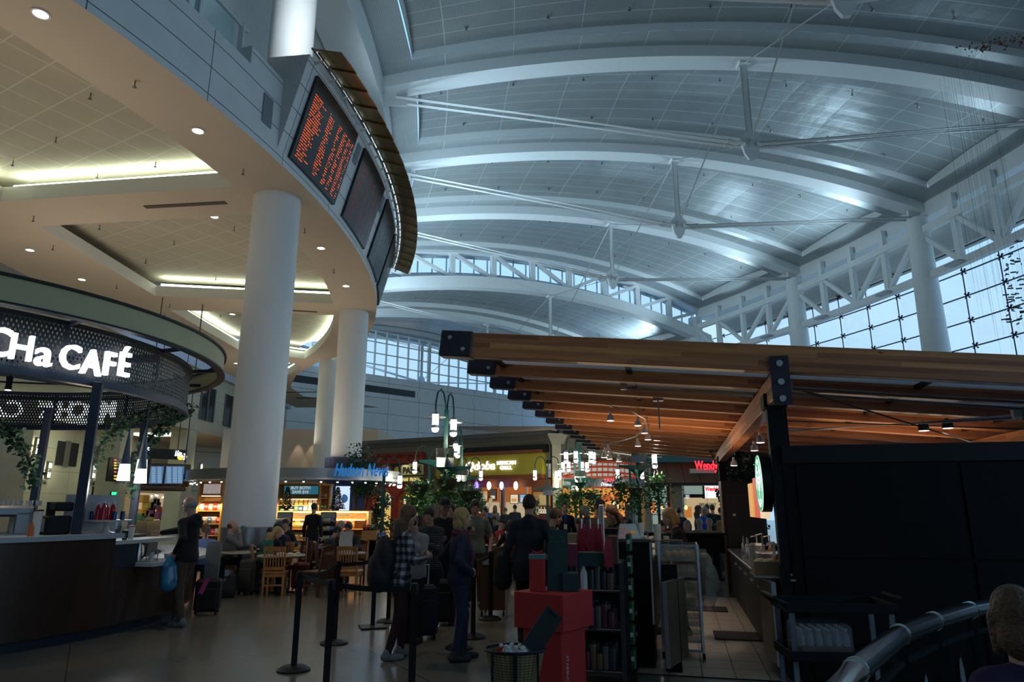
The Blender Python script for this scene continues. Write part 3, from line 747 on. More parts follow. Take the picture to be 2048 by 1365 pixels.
# ---------------------------------------------------------------- curved glass wall
GZ = [0, 1.77, 3.37, 4.97, 6.57, 8.17, 9.77, 11.37, 13.0, 14.6, 16.17, 17.75]; GA = [11.64 - 1.79 * i for i in range(28)] + [11.64 + 1.79 * (i + 1) for i in range(19)]; GA.sort()
gr = MB(); gr.m(mat('dark_cable_rod', (.04, .05, .07), .4, .6))
for z in GZ[1:]:
    gr.tube([hp(RGL - .12, GA[0] + (GA[-1] - GA[0]) * i / 90, z) for i in range(91)], .048, 5)
for a in GA: gr.tube([hp(RGL - .25, a, .0), hp(RGL - .25, a, 17.75)], .04, 6)
for z in GZ[1:]:
    for a in GA:
        c = hp(RGL - .15, a, z); t = Vector((-math.sin(R(a)), math.cos(R(a)), 0))
        for su in (-1, 1):
            for sv in (-1, 1): gr.tube([c, c + t * .16 * su + Vector((0, 0, .16 * sv))], [.04, .07], 6)
wr = struct(gr.build('window_2', None, smooth=40))
g = MB()
for i in range(len(GA) - 1):
    for j in range(len(GZ) - 1):
        g.quad(hp(RGL, GA[i], GZ[j] + .01), hp(RGL, GA[i + 1], GZ[j] + .01), hp(RGL, GA[i + 1], GZ[j + 1]), hp(RGL, GA[i], GZ[j + 1]))
g.build('pane', glass('window_glass'), wr)
# ---------------------------------------------------------------- truss along the glass wall
RT = ROUT - .9; zt, zb = 17.6, 14.75
m = MB(); m.m(white)
A0, A1 = -37.5, RIBS[8]
for z, h_ in ((zt, .42), (zb, .42)):
    rings = []
    for i in range(81):
        a = A0 + (A1 - A0) * i / 80; rings.append([hp(RT - .22, a, z), hp(RT + .22, a, z), hp(RT + .22, a, z + h_), hp(RT - .22, a, z + h_)])
    m.sweep(rings)
tr = struct(m.build('window_truss', None, smooth=30), 'long white steel truss running along the glass wall', 'truss')
m = MB(); m.m(white)
ang = []
for k in range(0, 8):
    d = (RIBS[k + 1] - RIBS[k]) / 4
    for j in range(4): ang.append(RIBS[k] + d * j)
ang.append(RIBS[8])
for i, a in enumerate(ang):
    if i % 4 == 0: continue
    m.bar(hp(RT, a, zb + .2), hp(RT, a, zt + 1.5), .34, .34, up=hp(1, a) - hp(0, a))
for i in range(len(ang) - 1):
    if (i % 4) in (2, 3): m.bar(hp(RT, ang[i], zb + .3), hp(RT, ang[i + 1], zt + .2), .26, .26)
    else: m.bar(hp(RT, ang[i], zt + .2), hp(RT, ang[i + 1], zb + .3), .26, .26)
m.build('web_members', None, tr, smooth=30)
m = MB(); m.m(mat('fixture_grey', (.4, .42, .43), .5))
for a in ang[1::2]: m.box(hp(RT - .5, a, zb + .1), (.35, 1.0, .12), R(a))
m.build('light_fixture', None, tr)
# outer columns at the rib ends
for k in range(0, 9):
    m = MB(); m.m(white); p = hp(ROUT - .9, RIBS[k], 0); m.lathe([(.78, 0), (.76, 9), (.66, 14.7), (.60, 18.7)], p, 28)
    tag(m.build('column', None), 'big round white column rising in front of the glass wall', 'column', 'white columns along the glass wall')
# ---------------------------------------------------------------- hanging posts and tie rods
PT = [hp(RMID, a) for a in RIBS]
def post(k):
    a = RIBS[k]; zt_ = zr(RMID, k); zb_ = zt_ - 4.15; P = PT[k]
    root = thing('tie_rod_post', 'white post hanging from the %s roof rib with splayed tie rods' % {1: 'nearest overhead', 2: 'second', 3: 'topmost full-length', 4: 'middle', 5: 'small third visible', 6: 'clerestory', 7: 'farthest low'}.get(k, 'far'), 'roof strut', (P.x, P.y, zb_), R(a))
    m = MB(); m.m(white).tube([(0, 0, -.1), (0, 0, 4.2)], .15, 12); m.box((0, 0, 4.15), (.5, .5, .25)); m.build('post', None, root)
    m = MB(); m.m(white).prism([(-.45, .35), (-.15, .75), (.15, .75), (.45, .35), (.3, -.35), (.12, -.62), (-.12, -.62), (-.3, -.35)], -.07, .07, Matrix.Rotation(R(90), 4, 'X')); m.build('gusset_plate', None, root)
    dz = (18.75 - (2.45 if k >= 8 else 0)) - zb_
    for sgn in (-1, 1):
        m = MB(); m.m(white)
        for o_ in (-.17, .17): m.tube([(sgn * .25, o_, 0.05), (sgn * 15.4, o_ * 1.3, dz)], .075, 8)
        for o_ in (-.17, .17): m.tube([(sgn * .3, o_, 0.07), (sgn * 1.1, o_, .07 + .8 * (dz / 15.2))], .11, 8); 
        m.box((sgn * 15.6, 0, dz + .1), (1.3, .12, .8)); m.box((sgn * 15.9, 0, dz + .45), (.9, .9, .12))
        m.build('tie_rods', None, root)
    return root
posts = {k: post(k) for k in range(3, 11)}
lab = {5: 'white hanging roof post nearest the viewer, left of the dangling leaves', 6: 'white hanging roof post second along, with long twin rods', 7: 'white hanging roof post third along, in front of the clerestory', 8: 'white hanging roof post under the clerestory chord, just above the timber canopy', 9: 'faint white roof post above the dark canopy bracket', 4: 'bottom fin of the hanging post at the top edge of the photo', 3: 'white hanging roof post overhead behind the viewpoint', 10: 'farthest small white roof post near the end wall'}
for k, r_ in posts.items(): r_['label'] = lab[k]
for k in range(3, 10):
    a, b = PT[k], PT[k + 1]; za, zb2 = zr(RMID, k), zr(RMID, k + 1)
    m = MB(); m.m(white)
    m.tube([a + Vector((0, 0, za)), b + Vector((0, 0, zb2 - 4.0))], .038, 6); m.tube([a + Vector((0, 0, za - 4.0)), b + Vector((0, 0, zb2))], .038, 6)
    tag(m.build('bracing_cable', None), 'thin crossed white bracing cables strung between roof posts', 'cable', 'crossed cables between the hanging roof posts')
# ---------------------------------------------------------------- floor, back and far walls
flo = lines_mat('terrazzo_floor', (.20, .185, .155), (.08, .07, .06), 3.1, 3.1, .014, rough=.20, spec=.6)
m = MB(); m.m(flo); ca, sa = math.cos(R(-31)), math.sin(R(-31))
q = [(-46, -34), (34, -34), (34, 98), (-46, 98)]
m.quad(*[(x, y, 0) for x, y in q], uv=[(x * ca - y * sa, x * sa + y * ca) for x, y in q]); struct(m.build('floor', None, fix=False, smooth=0))
m = MB(); m.m(offwhite); p, q = hp(RIN - 20, -37.6), hp(RGL + .3, -37.6)
m.quad((p.x, p.y, 0), (q.x, q.y, 0), (q.x, q.y, 19.8), (p.x, p.y, 19.8)); struct(m.build('wall_back', None))
# far end wall across the hall: stone/white panels below, big window above, black band
aE = 43.5
bluepanel = lines_mat('white_wall_panels', (.70, .72, .73), (.12, .14, .16), 3.6, 1.5, .04, rough=.5)
def PE(rho, z): return hp(rho, aE, z)
m = MB(); m.m(bluepanel)
for z0, z1 in ((0, 12.35), (13.0, 14.0)): m.quad(PE(40, z0), PE(ROUT + 4, z0), PE(ROUT + 4, z1), PE(40, z1), uv=[(40, z0 + .1), (87, z0 + .1), (87, z1 + .1), (40, z1 + .1)])
m.m(mat('black_wall_band', (.01, .014, .018), .4)); m.quad(PE(40, 12.35), PE(64.5, 12.35), PE(64.5, 13.0), PE(40, 13.0))
m.m(bluepanel); m.quad(PE(64.5, 12.35), PE(ROUT + 4, 12.35), PE(ROUT + 4, 13.0), PE(64.5, 13.0), uv=[(64.5, 12.45), (87, 12.45), (87, 13.1), (64.5, 13.1)])
struct(m.build('wall_far', None, fix=False, smooth=0))
m = MB(); m.m(white); tE = Vector((-math.sin(R(aE)), math.cos(R(aE)), 0))
zz = [14.0, 15.1, 16.2, 17.3, 18.4]
for z in zz: m.bar(PE(44, z), PE(ROUT, z), .10, .10)
i = 0; r_ = 44.0
while r_ < ROUT:
    w_ = .34 if i % 7 == 3 else .10
    m.bar(PE(r_, 13.9), PE(r_, 18.5), w_, .2, up=tE); r_ += 1.3; i += 1
wf = struct(m.build('window_3', None, smooth=0)); g = MB(); g.quad(PE(44, 14), PE(ROUT, 14), PE(ROUT, 18.6), PE(44, 18.6)); g.build('pane', glass('window_glass'), wf)
# pale building seen outside through the far window
m = MB(); m.m(mat('hazy_outside_building', (.55, .6, .63), .9)); q = PE(58, 0) + tE * 14; m.box((q.x, q.y, 8.5), (13, 7, 18), R(aE + 6)); q = PE(73, 0) + tE * 22; m.box((q.x, q.y, 7.5), (12, 7, 18), R(aE + 6))
tag(m.build('outside_building', None), 'pale hazy terminal building seen outside through the far window', 'building')
# ================================================================ MEZZANINE ON THE LEFT
MC = (-36.46, 21.03); MR = 31.45
def mp(off, a, z=0.0): return Vector((MC[0] + (MR + off) * math.cos(R(a)), MC[1] + (MR + off) * math.sin(R(a)), z))
ZS = 9.75; XI = -16.9           # soffit level, inner straight edge
tile = lines_mat('white_ceiling_tiles', (.46, .42, .33), (.62, .58, .47), .85, .85, .03, rough=.8)
cove = glow('cove_tube_light', (.80, 1.0, .78), 7.0)
def edge_at(y, off=0.0):        # x of the rounded soffit edge at y
    d = (MR + off) ** 2 - (y - MC[1]) ** 2
    return MC[0] + math.sqrt(max(d, 0))
# coffers as polygons (x, y); the soffit is built around them
def seg_arc(y0, y1, off, n=10): return [(edge_at(y0 + (y1 - y0) * i / n, off), y0 + (y1 - y0) * i / n) for i in range(n + 1)]
cof = []
# (near y at inner side, far y at inner side) at left x and at right; edges are skewed like the real radial bays
def coffer(yl0, yl1, yr0, yr1, xl=-14.0, off=-1.75):
    right = [(edge_at(yr0 + (yr1 - yr0) * i / 8, off - (.0)), yr0 + (yr1 - yr0) * i / 8) for i in range(9)]
    return [(xl, yl0)] + right + [(xl, yl1)]
cof = [coffer(2.0, 17.1, 1.5, 16.2, -13.9), coffer(18.8, 25.6, 17.9, 26.7, -14.0), coffer(27.6, 35.1, 28.4, 37.3, -14.4)]
cof3 = [(-14.6, 37.0), (-12.6, 38.6), (-12.5, 39.6), (-14.6, 42.9)]
cof.append(cof3)
import bmesh
from mathutils.geometry import tessellate_polygon
def slab_with_holes(outer, holes, z):
    m = MB(); loops = [[Vector((x, y, 0)) for x, y in outer]] + [[Vector((x, y, 0)) for x, y in h] for h in holes]
    tr = tessellate_polygon(loops); flat = [p for l in loops for p in l]; m.v = [(p.x, p.y, z) for p in flat]
    m.m(beige)
    for t in tr: m.face(t)
    return m
outer = [(XI, -2.0)] + [(edge_at(y), y) for y in np.linspace(-2, 35.2, 44)] + [(-9.3, 36.4), (-11.2, 38.4), (-13.5, 42.0), (-15.3, 46.5), (-15.6, 50.5), (-13.0, 53.5), (-11.0, 56.5), (-18.0, 56.5)]
m = slab_with_holes(outer, cof, ZS); o = m.build('ceiling_soffit', None, smooth=0); struct(o, 'beige soffit under the curved mezzanine', 'ceiling')
for h_ in cof:
    m = MB(); n = len(h_)
    for i in range(n):
        a, b = h_[i], h_[(i + 1) % n]; m.m(offwhite).quad((*a, ZS), (*b, ZS), (*b, ZS + .42), (*a, ZS + .42))
    m.m(offwhite)
    struct(m.build('ceiling_coffer', None, fix=True, smooth=0), 'upstand of a mezzanine ceiling coffer', 'ceiling')
    cx = sum(p[0] for p in h_) / n; cy_ = sum(p[1] for p in h_) / n
    big = [(cx + (p[0] - cx) * 1.05 + .5 * np.sign(p[0] - cx), cy_ + (p[1] - cy_) * 1.04 + .5 * np.sign(p[1] - cy_)) for p in h_]
    m = MB(); m.m(tile); k = len(m.v); m.v += [(p[0], p[1], ZS + .8) for p in big]; m.face(range(len(big)), [(p[0] * .87 - p[1] * .5, p[0] * .5 + p[1] * .87) for p in big])
    struct(m.build('ceiling_tiles', None, fix=False, smooth=0), 'tiled raised ceiling inside the mezzanine coffer', 'ceiling')
# cove tubes hidden behind the far lip of each coffer
def cove_tube(pts, label):
    m = MB(); m.m(cove)
    m.tube([(x, y, ZS + .50) for x, y in pts], .045, 6)
    o = m.build('cove_light', None); tag(o, label, 'light')
    for (x0, y0), (x1, y1) in zip(pts[:-1], pts[1:]):
        L = math.hypot(x1 - x0, y1 - y0)
        lamp('cove_glow', 'AREA', ((x0 + x1) / 2, (y0 + y1) / 2, ZS + .56), 5.5 * L, (.88, 1, .80), size=L, size_y=.08, rot=(R(180), 0, math.atan2(y1 - y0, x1 - x0)))
cove_tube([(-13.7, 17.25), (-7.3, 16.35)], 'bright cove light strip along the far lip of the nearest ceiling coffer')
cove_tube([(-14.15, 17.1), (-14.15, 12)], 'bright cove light strip at the left corner of the nearest ceiling coffer')
cove_tube([(-13.9, 25.75), (-7.2, 26.85)], 'bright cove light strip behind the big foreground column')
cove_tube([(-14.6, 29.5), (-14.5, 35.0)], 'bright cove light strip running obliquely left of the big column')
cove_tube([(-14.2, 35.3), (-11.1, 37.5)], 'bright cove light strip right of the big column, low and short')
cove_tube([(edge_at(y, -1.6), y) for y in (28.6, 30.5, 32.5, 34.5, 36.2, 37.3)], 'curved bright cove strip left of the second column')
cove_tube([(-14.4, 42.6), (-12.4, 39.7)], 'farthest short cove strip between the columns')
# fascia, panels and railing
fasc = lines_mat('white_fascia_panels', (.76, .78, .80), (.10, .11, .13), 2.78, .62, .022, rough=.55)
def fstrip(m, off0, z0, off1, z1, a0, a1, n=24, mt=None, uvz=True):
    m.m(mt or fasc)
    for i in range(n):
        a = a0 + (a1 - a0) * i / n; b = a0 + (a1 - a0) * (i + 1) / n; L = MR * math.pi / 180
        m.quad(mp(off0, a, z0), mp(off0, b, z0), mp(off1, b, z1), mp(off1, a, z1), uv=[((a + 10.9) * L, z0 - 9.3), ((b + 10.9) * L, z0 - 9.3), ((b + 10.9) * L, z1 - 9.3), ((a + 10.9) * L, z1 - 9.3)])
m = MB(); fstrip(m, 0, ZS, 0, 11.45, -55, -11.4, 36); fstrip(m, 0, ZS, 0, 10.05, -11.4, 27); fstrip(m, 0, 11.45, -.35, 11.47, -55, -13.8, 30, white)
fstrip(m, 0, 11.45, 0, 11.9, -13.8, -11.4, 4); fstrip(m, 0, 11.9, -.25, 11.92, -13.8, -11.4, 4, white); fstrip(m, 0, 10.05, 0, 11.45, 14.5, 27, 12)
a_ = -13.8; m.m(white).quad(mp(0, a_, 11.45), mp(-.3, a_, 11.45), mp(-.3, a_, 11.92), mp(0, a_, 11.92))
struct(m.build('mezzanine_fascia', None, fix=False, smooth=40), 'pale panelled fascia sweeping round the mezzanine edge', 'fascia')
m = MB(); fstrip(m, 0, 10.05, .66, 12.55, -11.4, 14.6, 30); fstrip(m, .66, 12.55, -.5, 12.62, -11.4, 14.6, 30, white)
m.m(mat('fascia_pink_white', (.60, .57, .56), .6)).quad(mp(0, -11.4, 10.05), mp(.66, -11.4, 12.55), mp(-.5, -11.4, 12.62), mp(-.5, -11.4, 10.05))
m.quad(mp(0, 14.6, 10.05), mp(.66, 14.6, 12.55), mp(-.5, 14.6, 12.62), mp(-.5, 14.6, 10.05))
struct(m.build('display_fascia', None, fix=False, smooth=40), 'outward leaning fascia box that carries the flight boards', 'fascia')
m = MB(); m.m(mat('grille_grey', (.22, .25, .28), .6))
fstrip(m, .02, 10.35, .02, 11.1, -12.75, -12.05, 2, m.mats[0]); tag(m.build('air_grille', None), 'tall grey louvred grille on the fascia left of the boards', 'grille')
for a0 in (-4.95, 1.3):
    m = MB(); gg = mat('grille_grey', (.22, .25, .28), .6); n_ = .02
    def tp_(a, f): return mp(f * .66 + n_, a, 10.05 + 2.5 * f)
    m.m(gg).quad(tp_(a0, .62), tp_(a0 + .55, .62), tp_(a0 + .55, .86), tp_(a0, .86))
    tag(m.build('air_grille', None), 'slim grey grille between the %s flight boards' % ('first and second' if a0 < 0 else 'second and third'), 'grille')
# flight boards
scr = mat('board_black_glass', (.006, .008, .010), .25, var=.1)
amber = glow('amber_led_text', (1.0, .13, .02), 1.1); dimamber = glow('dim_led_text', (1.0, .12, .05), .10)
greyled = glow('grey_led_text', (.25, .30, .33), .09)
bl = ['brightly lit flight board with orange text, nearest of the boards', 'second flight board along the fascia, its red text dim', 'third flight board along the fascia, dark with faint rows', 'farthest flight board at the end of the curved fascia']
rnd = random.Random(3)
for bi, (a0, a1) in enumerate([(-10.57, -5.5), (-4.14, .77), (2.14, 7.12), (7.8, 12.8)]):
    N = 6
    def bp_(fa, f, n_): return mp(.66 * (.0 + f * .88) + n_, a0 + (a1 - a0) * fa, 10.07 + 2.2 * f)
    root = thing('flight_board', bl[bi], 'departure board', (0, 0, 0))
    m = MB(); m.m(scr)
    for i in range(N): m.quad(bp_(i / N, 0, .09), bp_((i + 1) / N, 0, .09), bp_((i + 1) / N, 1, .09), bp_(i / N, 1, .09))
    for (fa0, fa1) in ((0, 0), (1, 1)): m.quad(bp_(fa0, 0, .09), bp_(fa0, 1, .09), bp_(fa0, 1, -.03), bp_(fa0, 0, -.03))
    for f in (0, 1):
        for i in range(N): m.quad(bp_(i / N, f, .09), bp_((i + 1) / N, f, .09), bp_((i + 1) / N, f, -.03), bp_(i / N, f, -.03))
    m.build('screen', None, root, smooth=0)
    m = MB(); m.m((amber, dimamber, greyled, greyled)[bi])
    cols = [(.05, .30, 1.0), (.37, .50, .9), (.58, .66, .8), (.70, .78, .95), (.82, .90, .9), (.93, .97, .8)]
    if bi: cols = [(.05, .30, 1), (.36, .48, 1), (.54, .64, 1), (.70, .80, 1), (.86, .95, 1)]
    for row in range(25):
        f = .80 - row * .78 / 25
        if f < .02: break
        for c0, c1, dens in cols:
            x_ = c0; end = c0 + (c1 - c0) * rnd.uniform(.45, 1)
            while x_ < end:
                w_ = rnd.uniform(.005, .011)
                if rnd.random() < .85 * dens:
                    h_ = .011
                    m.quad(bp_(x_, f, .098), bp_(x_ + w_, f, .098), bp_(x_ + w_, f + h_, .098), bp_(x_, f + h_, .098))
                x_ += w_ + .005
    m.build('lettering', None, root, smooth=0, fix=False)
lamp('board_glow', 'AREA', mp(.9, -8, 11.2), 3, (1, .3, .12), size=2.0, target=mp(5, -8, 10.5))
# bronze canopy of overlapping sheets above the boards, its rail and brackets
bronze = mat('bronze_sheet', (.34, .24, .09), .30, .9, var=.35, scale=1.6, bump=.25)
root = thing('bronze_canopy', 'curved canopy of overlapping bronze sheets above the flight boards', 'canopy', (0, 0, 0))
NS = 20; A0_, A1_ = -11.5, 17.0
for i in range(NS):
    a = A0_ + (A1_ - A0_) * i / NS; b = A0_ + (A1_ - A0_) * (i + 1.12) / NS; m = MB(); m.m(bronze); K = 5
    P = lambda fa, f, dz: mp(.78 + .75 * f, a + (b - a) * fa, 12.62 - .22 * f + dz + .05 * fa)
    for u in range(K):
        for v in range(2):
            m.quad(P(u / K, v / 2, 0), P((u + 1) / K, v / 2, 0), P((u + 1) / K, (v + 1) / 2, 0), P(u / K, (v + 1) / 2, 0))
            m.quad(P(u / K, v / 2, .03), P((u + 1) / K, v / 2, .03), P((u + 1) / K, (v + 1) / 2, .03), P(u / K, (v + 1) / 2, .03))
    m.quad(P(0, 0, 0), P(0, 1, 0), P(0, 1, .03), P(0, 0, .03)); m.quad(P(0, 1, 0), P(1, 1, 0), P(1, 1, .03), P(0, 1, .03))
    m.build('bronze_sheet', None, root, smooth=20)
m = MB(); m.m(darksteel)
for of, z in ((.74, 12.66), (.92, 12.5)): m.tube([mp(of, A0_ + (A1_ - A0_) * i / 60, z) for i in range(61)], .03, 6)
m.build('rail', None, root); m = MB(); m.m(white)
for i in range(NS): 
    a = A0_ + (A1_ - A0_) * (i + .5) / NS; m.bar(mp(.60, a, 12.5), mp(.85, a, 12.62), .05, .05)
m.build('bracket', None, root)
m = MB(); tube_l = glow('strip_light', (.80, .93, 1), .9); m.m(tube_l)
for i in range(NS):
    a = A0_ + (A1_ - A0_) * (i + .12) / NS; b = A0_ + (A1_ - A0_) * (i + .88) / NS; m.tube([mp(.83, a, 12.60), mp(.83, (a + b) / 2, 12.60), mp(.83, b, 12.60)], .018, 6)
m.build('strip_light', None, root)
# glass balustrade with posts on the mezzanine edge
root = thing('glass_railing', 'clear glass balustrade with white posts on the mezzanine edge', 'railing', (0, 0, 0))
m = MB(); gl = glass('railing_glass', (.62, .86, .92), .3)
for i in range(14): a = -50 + 36 * i / 14; b = -50 + 36 * (i + 1) / 14; m.m(gl).quad(mp(-.45, a, 11.5), mp(-.45, b, 11.5), mp(-.45, b, 12.6), mp(-.45, a, 12.6))
m.build('glass_panel', None, root)
for i in range(15): a = -50 + 36.6 * i / 14; MB().m(white).bar(mp(-.5, a, 11.45), mp(-.5, a, 12.75), .12, .08).build('post', None, root)
m = MB(); m.m(white); m.tube([mp(-.5, -50 + 37 * i / 30, 12.7) for i in range(31)], .05, 8); m.build('handrail', None, root)
# upper room behind the balustrade: floor of the mezzanine, ceiling and a lit fitting
m = MB(); m.m(offwhite)
for i in range(30):
    a = -55 + 82 * i / 30; b = -55 + 82 * (i + 1) / 30
    m.quad(mp(-.3, a, 11.3), mp(-.3, b, 11.3), mp(-14, b, 11.3), mp(-14, a, 11.3))
struct(m.build('mezzanine_deck', None, fix=False), 'upper deck of the mezzanine', 'floor')
m = MB(); m.m(mat('sloping_bulkhead', (.45, .52, .56), .6)); 
for i in range(14):
    a = -46 + 30 * i / 14; b = -46 + 30 * (i + 1) / 14
    m.quad(mp(-1.4, a, 14.5), mp(-1.4, b, 14.5), mp(-4.5, b, 15.6), mp(-4.5, a, 15.6)); m.quad(mp(-1.4, a, 14.5), mp(-1.4, b, 14.5), mp(-1.4, b, 15.0), mp(-1.4, a, 15.0))
struct(m.build('ceiling_bulkhead', None, fix=False), 'bluish bulkhead hanging over the mezzanine balustrade', 'ceiling')
m = MB(); m.m(white)
for s_ in (-16.3, -18.0, -19.7): m.box(mp(-1.2, s_, 14.35), (.6, .9, .06), R(s_ + 20))
m.m(tube_l)
for s_ in (-16.3, -18.0, -19.7): m.box(mp(-1.35, s_, 14.28), (.12, .7, .04), R(s_ + 20))
tag(m.build('linear_light', None), 'row of white shelf-like light fittings above the mezzanine balustrade', 'light')
# mezzanine columns
stainless = mat('stainless_skirt', (.36, .37, .38), .3, .9, var=.15)
colw = mat('column_white_paint', (.76, .78, .79), .42, var=.03, scale=2)
for (x, y, lb) in ((-6.33, 17.0, 'massive round white column in front of the cafe tables, metal skirt at its foot'), (-6.73, 28.0, 'second round white column rising from the blue timber cladding'), (-10.3, 37.9, 'third round white column, half hidden behind the second')):
    root = thing('column', lb, 'column', (x, y, 0)); m = MB(); m.m(colw).lathe([(.61, 0), (.61, 18.4)], n=40); m.build('shaft', None, root)
    if y == 17.0: m = MB(); m.m(stainless).lathe([(.625, 0), (.625, 1.22), (.61, 1.23)], n=40); m.build('metal_skirt', None, root)
lamp('column_wash', 'SPOT', (-4.0, 14.0, 14.6), 420, (.9, .97, 1), .6, target=(-6.2, 16.8, 14.5), spot=100, blend=1)
# downlights, sprinklers, slot diffusers in the soffit
dl_glow = glow('downlight_lamp', (1.0, .86, .72), 9.0)
dl0 = None
dls = [(-7.92, 9.84, 0), (-6.92, 13.51, 0), (-6.11, 20.51, 0), (-6.22, 24.36, 0), (-12.7, 19.8, 1), (-9.34, 19.88, 1), (-15.54, 20.68, 0), (-15.66, 23.61, 0), (-15.9, 28.97, 0), (-16.2, 33.8, 0), (-15.9, 38.5, 0), (-11.2, 31.0, 1), (-13.2, 31.0, 1), (-9.0, 33.5, 1), (-15.2, 41.5, 0), (-15.4, 12.0, 0), (-15.5, 15.5, 0), (-16.5, 48.5, 0)]
for i, (x, y, up) in enumerate(dls):
    if dl0 is None:
        dl0 = thing('downlight', '', 'downlight', (x, y, ZS), group='recessed downlights in the mezzanine ceiling')
        m = MB(); m.m(white).lathe([(.15, -.005), (.15, -.02), (.115, -.02), (.11, .0)], n=18); m.build('trim', None, dl0); m = MB(); m.m(dl_glow).lathe([(.0001, -.008), (.112, -.008)], n=18); m.build('lamp', None, dl0); o = dl0
    else: o = dup(dl0, (x, y, ZS + (.8 if up else 0)))
    o['label'] = 'small round recessed downlight in the %s' % ('tiled coffer of the mezzanine ceiling' if up else 'beige mezzanine soffit')
    if y < 40: lamp('downlight_beam', 'SPOT', (x, y, ZS - .05), 55, WARM, .08, rot=(0, 0, 0), spot=75, blend=.5)
    o['group'] = 'coffer downlights' if up else 'soffit downlights'
for i, (px, py, up) in enumerate([(271, 161, 0), (182, 186, 1), (113, 274, 1), (27, 321, 1), (196, 346, 1), (312, 324, 1), (487, 338, 0), (68, 433, 0), (200, 450, 1), (107, 491, 0), (292, 519, 1), (349, 481, 1), (469, 453, 1), (432, 553, 1), (365, 571, 1), (234, 570, 0), (340, 608, 0), (610, 457, 0), (668, 538, 0), (466, 582, 1), (441, 628, 1), (500, 632, 1), (330, 628, 0), (401, 672, 0)]):
    p = atz(px, py, ZS + (.8 if up else 0)); o = dup(sp0, p); o.scale = (.62, .62, .8); o['label'] = 'tiny sprinkler head under the mezzanine ceiling'; o['group'] = 'sprinklers under the mezzanine'
for (a, b, lb) in (((290, 414), (452, 405), 'long dark slot diffuser left of the big column'), ((582, 621), (634, 624), 'short dark slot diffuser right of the big column')):
    p, q = atz(*a, ZS), atz(*b, ZS); m = MB(); m.m(mat('slot_dark', (.10, .07, .05), .7)).bar(p - Vector((0, 0, .01)), q - Vector((0, 0, .01)), .16, .02); tag(m.build('slot_diffuser', None), lb, 'air diffuser')
# ================================================================ BUILDINGS AROUND THE COURT
class Wall:
    """a vertical plane through P0; t runs to the viewer's right, n comes out towards him"""
    def __init__(s, P0, ang): s.P = Vector((P0[0], P0[1], 0)); s.a = R(ang); s.t = Vector((math.cos(s.a), math.sin(s.a), 0)); s.n = Vector((math.sin(s.a), -math.cos(s.a), 0))
    def uz(s, px, py, out=0.0): q = onp(px, py, s.P + s.n * out, s.n); return (q - s.P).dot(s.t), q.z
    def pt(s, u, z, out=0.0): return s.P + s.t * u + s.n * out + Vector((0, 0, z))
    def box(s, m, u0, u1, z0, z1, d0, d1, bev=0): c = s.pt((u0 + u1) / 2, (z0 + z1) / 2, (d0 + d1) / 2); m.box(c, (abs(u1 - u0), abs(d1 - d0), abs(z1 - z0)), s.a, bev); return m
    def pbox(s, m, px0, py0, px1, py1, d0, d1, bev=0):
        u0, z0 = s.uz(px0, py0, d1); u1, z1 = s.uz(px1, py1, d1); return s.box(m, min(u0, u1), max(u0, u1), min(z0, z1), max(z0, z1), d0, d1, bev)
    def text(s, name, body, px, py, hgt, mt, parent, out, width=None, ext=.03, off=0.0, shear=0.0):
        u, z = s.uz(px, py, out); M4 = facing(s.pt(u, z, out), s.a); o = text(name, body, hgt / .72, M4, mt, parent, ext, off, shear=shear)
        if width:
            xs = [((o.data.vertices[i].co - s.pt(u, z, out)).dot(s.t)) for i in range(len(o.data.vertices))]; w = max(xs) - min(xs); k = width / w
            for v in o.data.vertices: d = (v.co - s.pt(u, z, out)).dot(s.t); v.co = v.co + s.t * (d * k - d)
        return o
    def wid(s, px0, px1, py, out=0): return abs(s.uz(px1, py, out)[0] - s.uz(px0, py, out)[0])
stonel = lines_mat('stone_block_wall', (.44, .41, .30), (.17, .16, .12), 2.4, 1.2, .02, rough=.8)
# ---- left: stone building with upper windows over an arcade
WL = Wall((-19.4, 20), 90)          # t = +Y, n = +X
m = MB(); m.m(stonel)
def wq(m, w, u0, u1, z0, z1, out=0): m.quad(w.pt(u0, z0, out), w.pt(u1, z0, out), w.pt(u1, z1, out), w.pt(u0, z1, out), uv=[(u0, z0), (u1, z0), (u1, z1), (u0, z1)])
wq(m, WL, -12, 40, 6.25, 9.95); m.m(mat('grey_bulkhead', (.35, .36, .38), .7)); wq(m, WL, -12, 40, 9.95, 11.6, .25)
m.m(beige).quad((-19.4, 8, 6.25), (-19.4, 60, 6.25), (-27, 60, 6.25), (-27, 8, 6.25)); m.m(stone).quad((-19.15, 8, 9.95), (-19.15, 60, 9.95), (-19.4, 60, 9.95), (-19.4, 8, 9.95))
struct(m.build('wall_left', None, fix=False, smooth=0))
m = MB(); WR = Wall((-25.0, 20), 90); m.m(stonel); wq(m, WR, -12, 40, 0, 6.25); struct(m.build('wall_arcade', None, fix=False, smooth=0))
darkwin = mat('dark_window_glass', (.02, .022, .028), .12, var=.2); frame_m = mat('bronze_window_frame', (.10, .09, .07), .5)
for (a, b, y0, y1) in ((405, 427, 762, 818), (452, 474, 783, 832), (352, 368, 720, 780)):
    root = thing('window', 'tall dark paired window high in the stone wall, %s' % ('left of the big column' if a == 405 else ('partly behind the big column' if a == 452 else 'behind the cafe canopy')), 'window')
    u0, z1 = WL.uz(a, y0); u1, z0 = WL.uz(b, y1); z0, z1 = 7.0, 9.15; m = MB(); m.m(darkwin); WL.box(m, u0, u1, z0, z1, .0, .03); m.build('pane', None, root)
    m = MB(); m.m(frame_m); WL.box(m, u0 - .05, u0 + .05, z0, z1, 0, .08); WL.box(m, u1 - .05, u1 + .05, z0, z1, 0, .08); WL.box(m, (u0 + u1) / 2 - .06, (u0 + u1) / 2 + .06, z0, z1, 0, .1); m.build('frame', None, root)
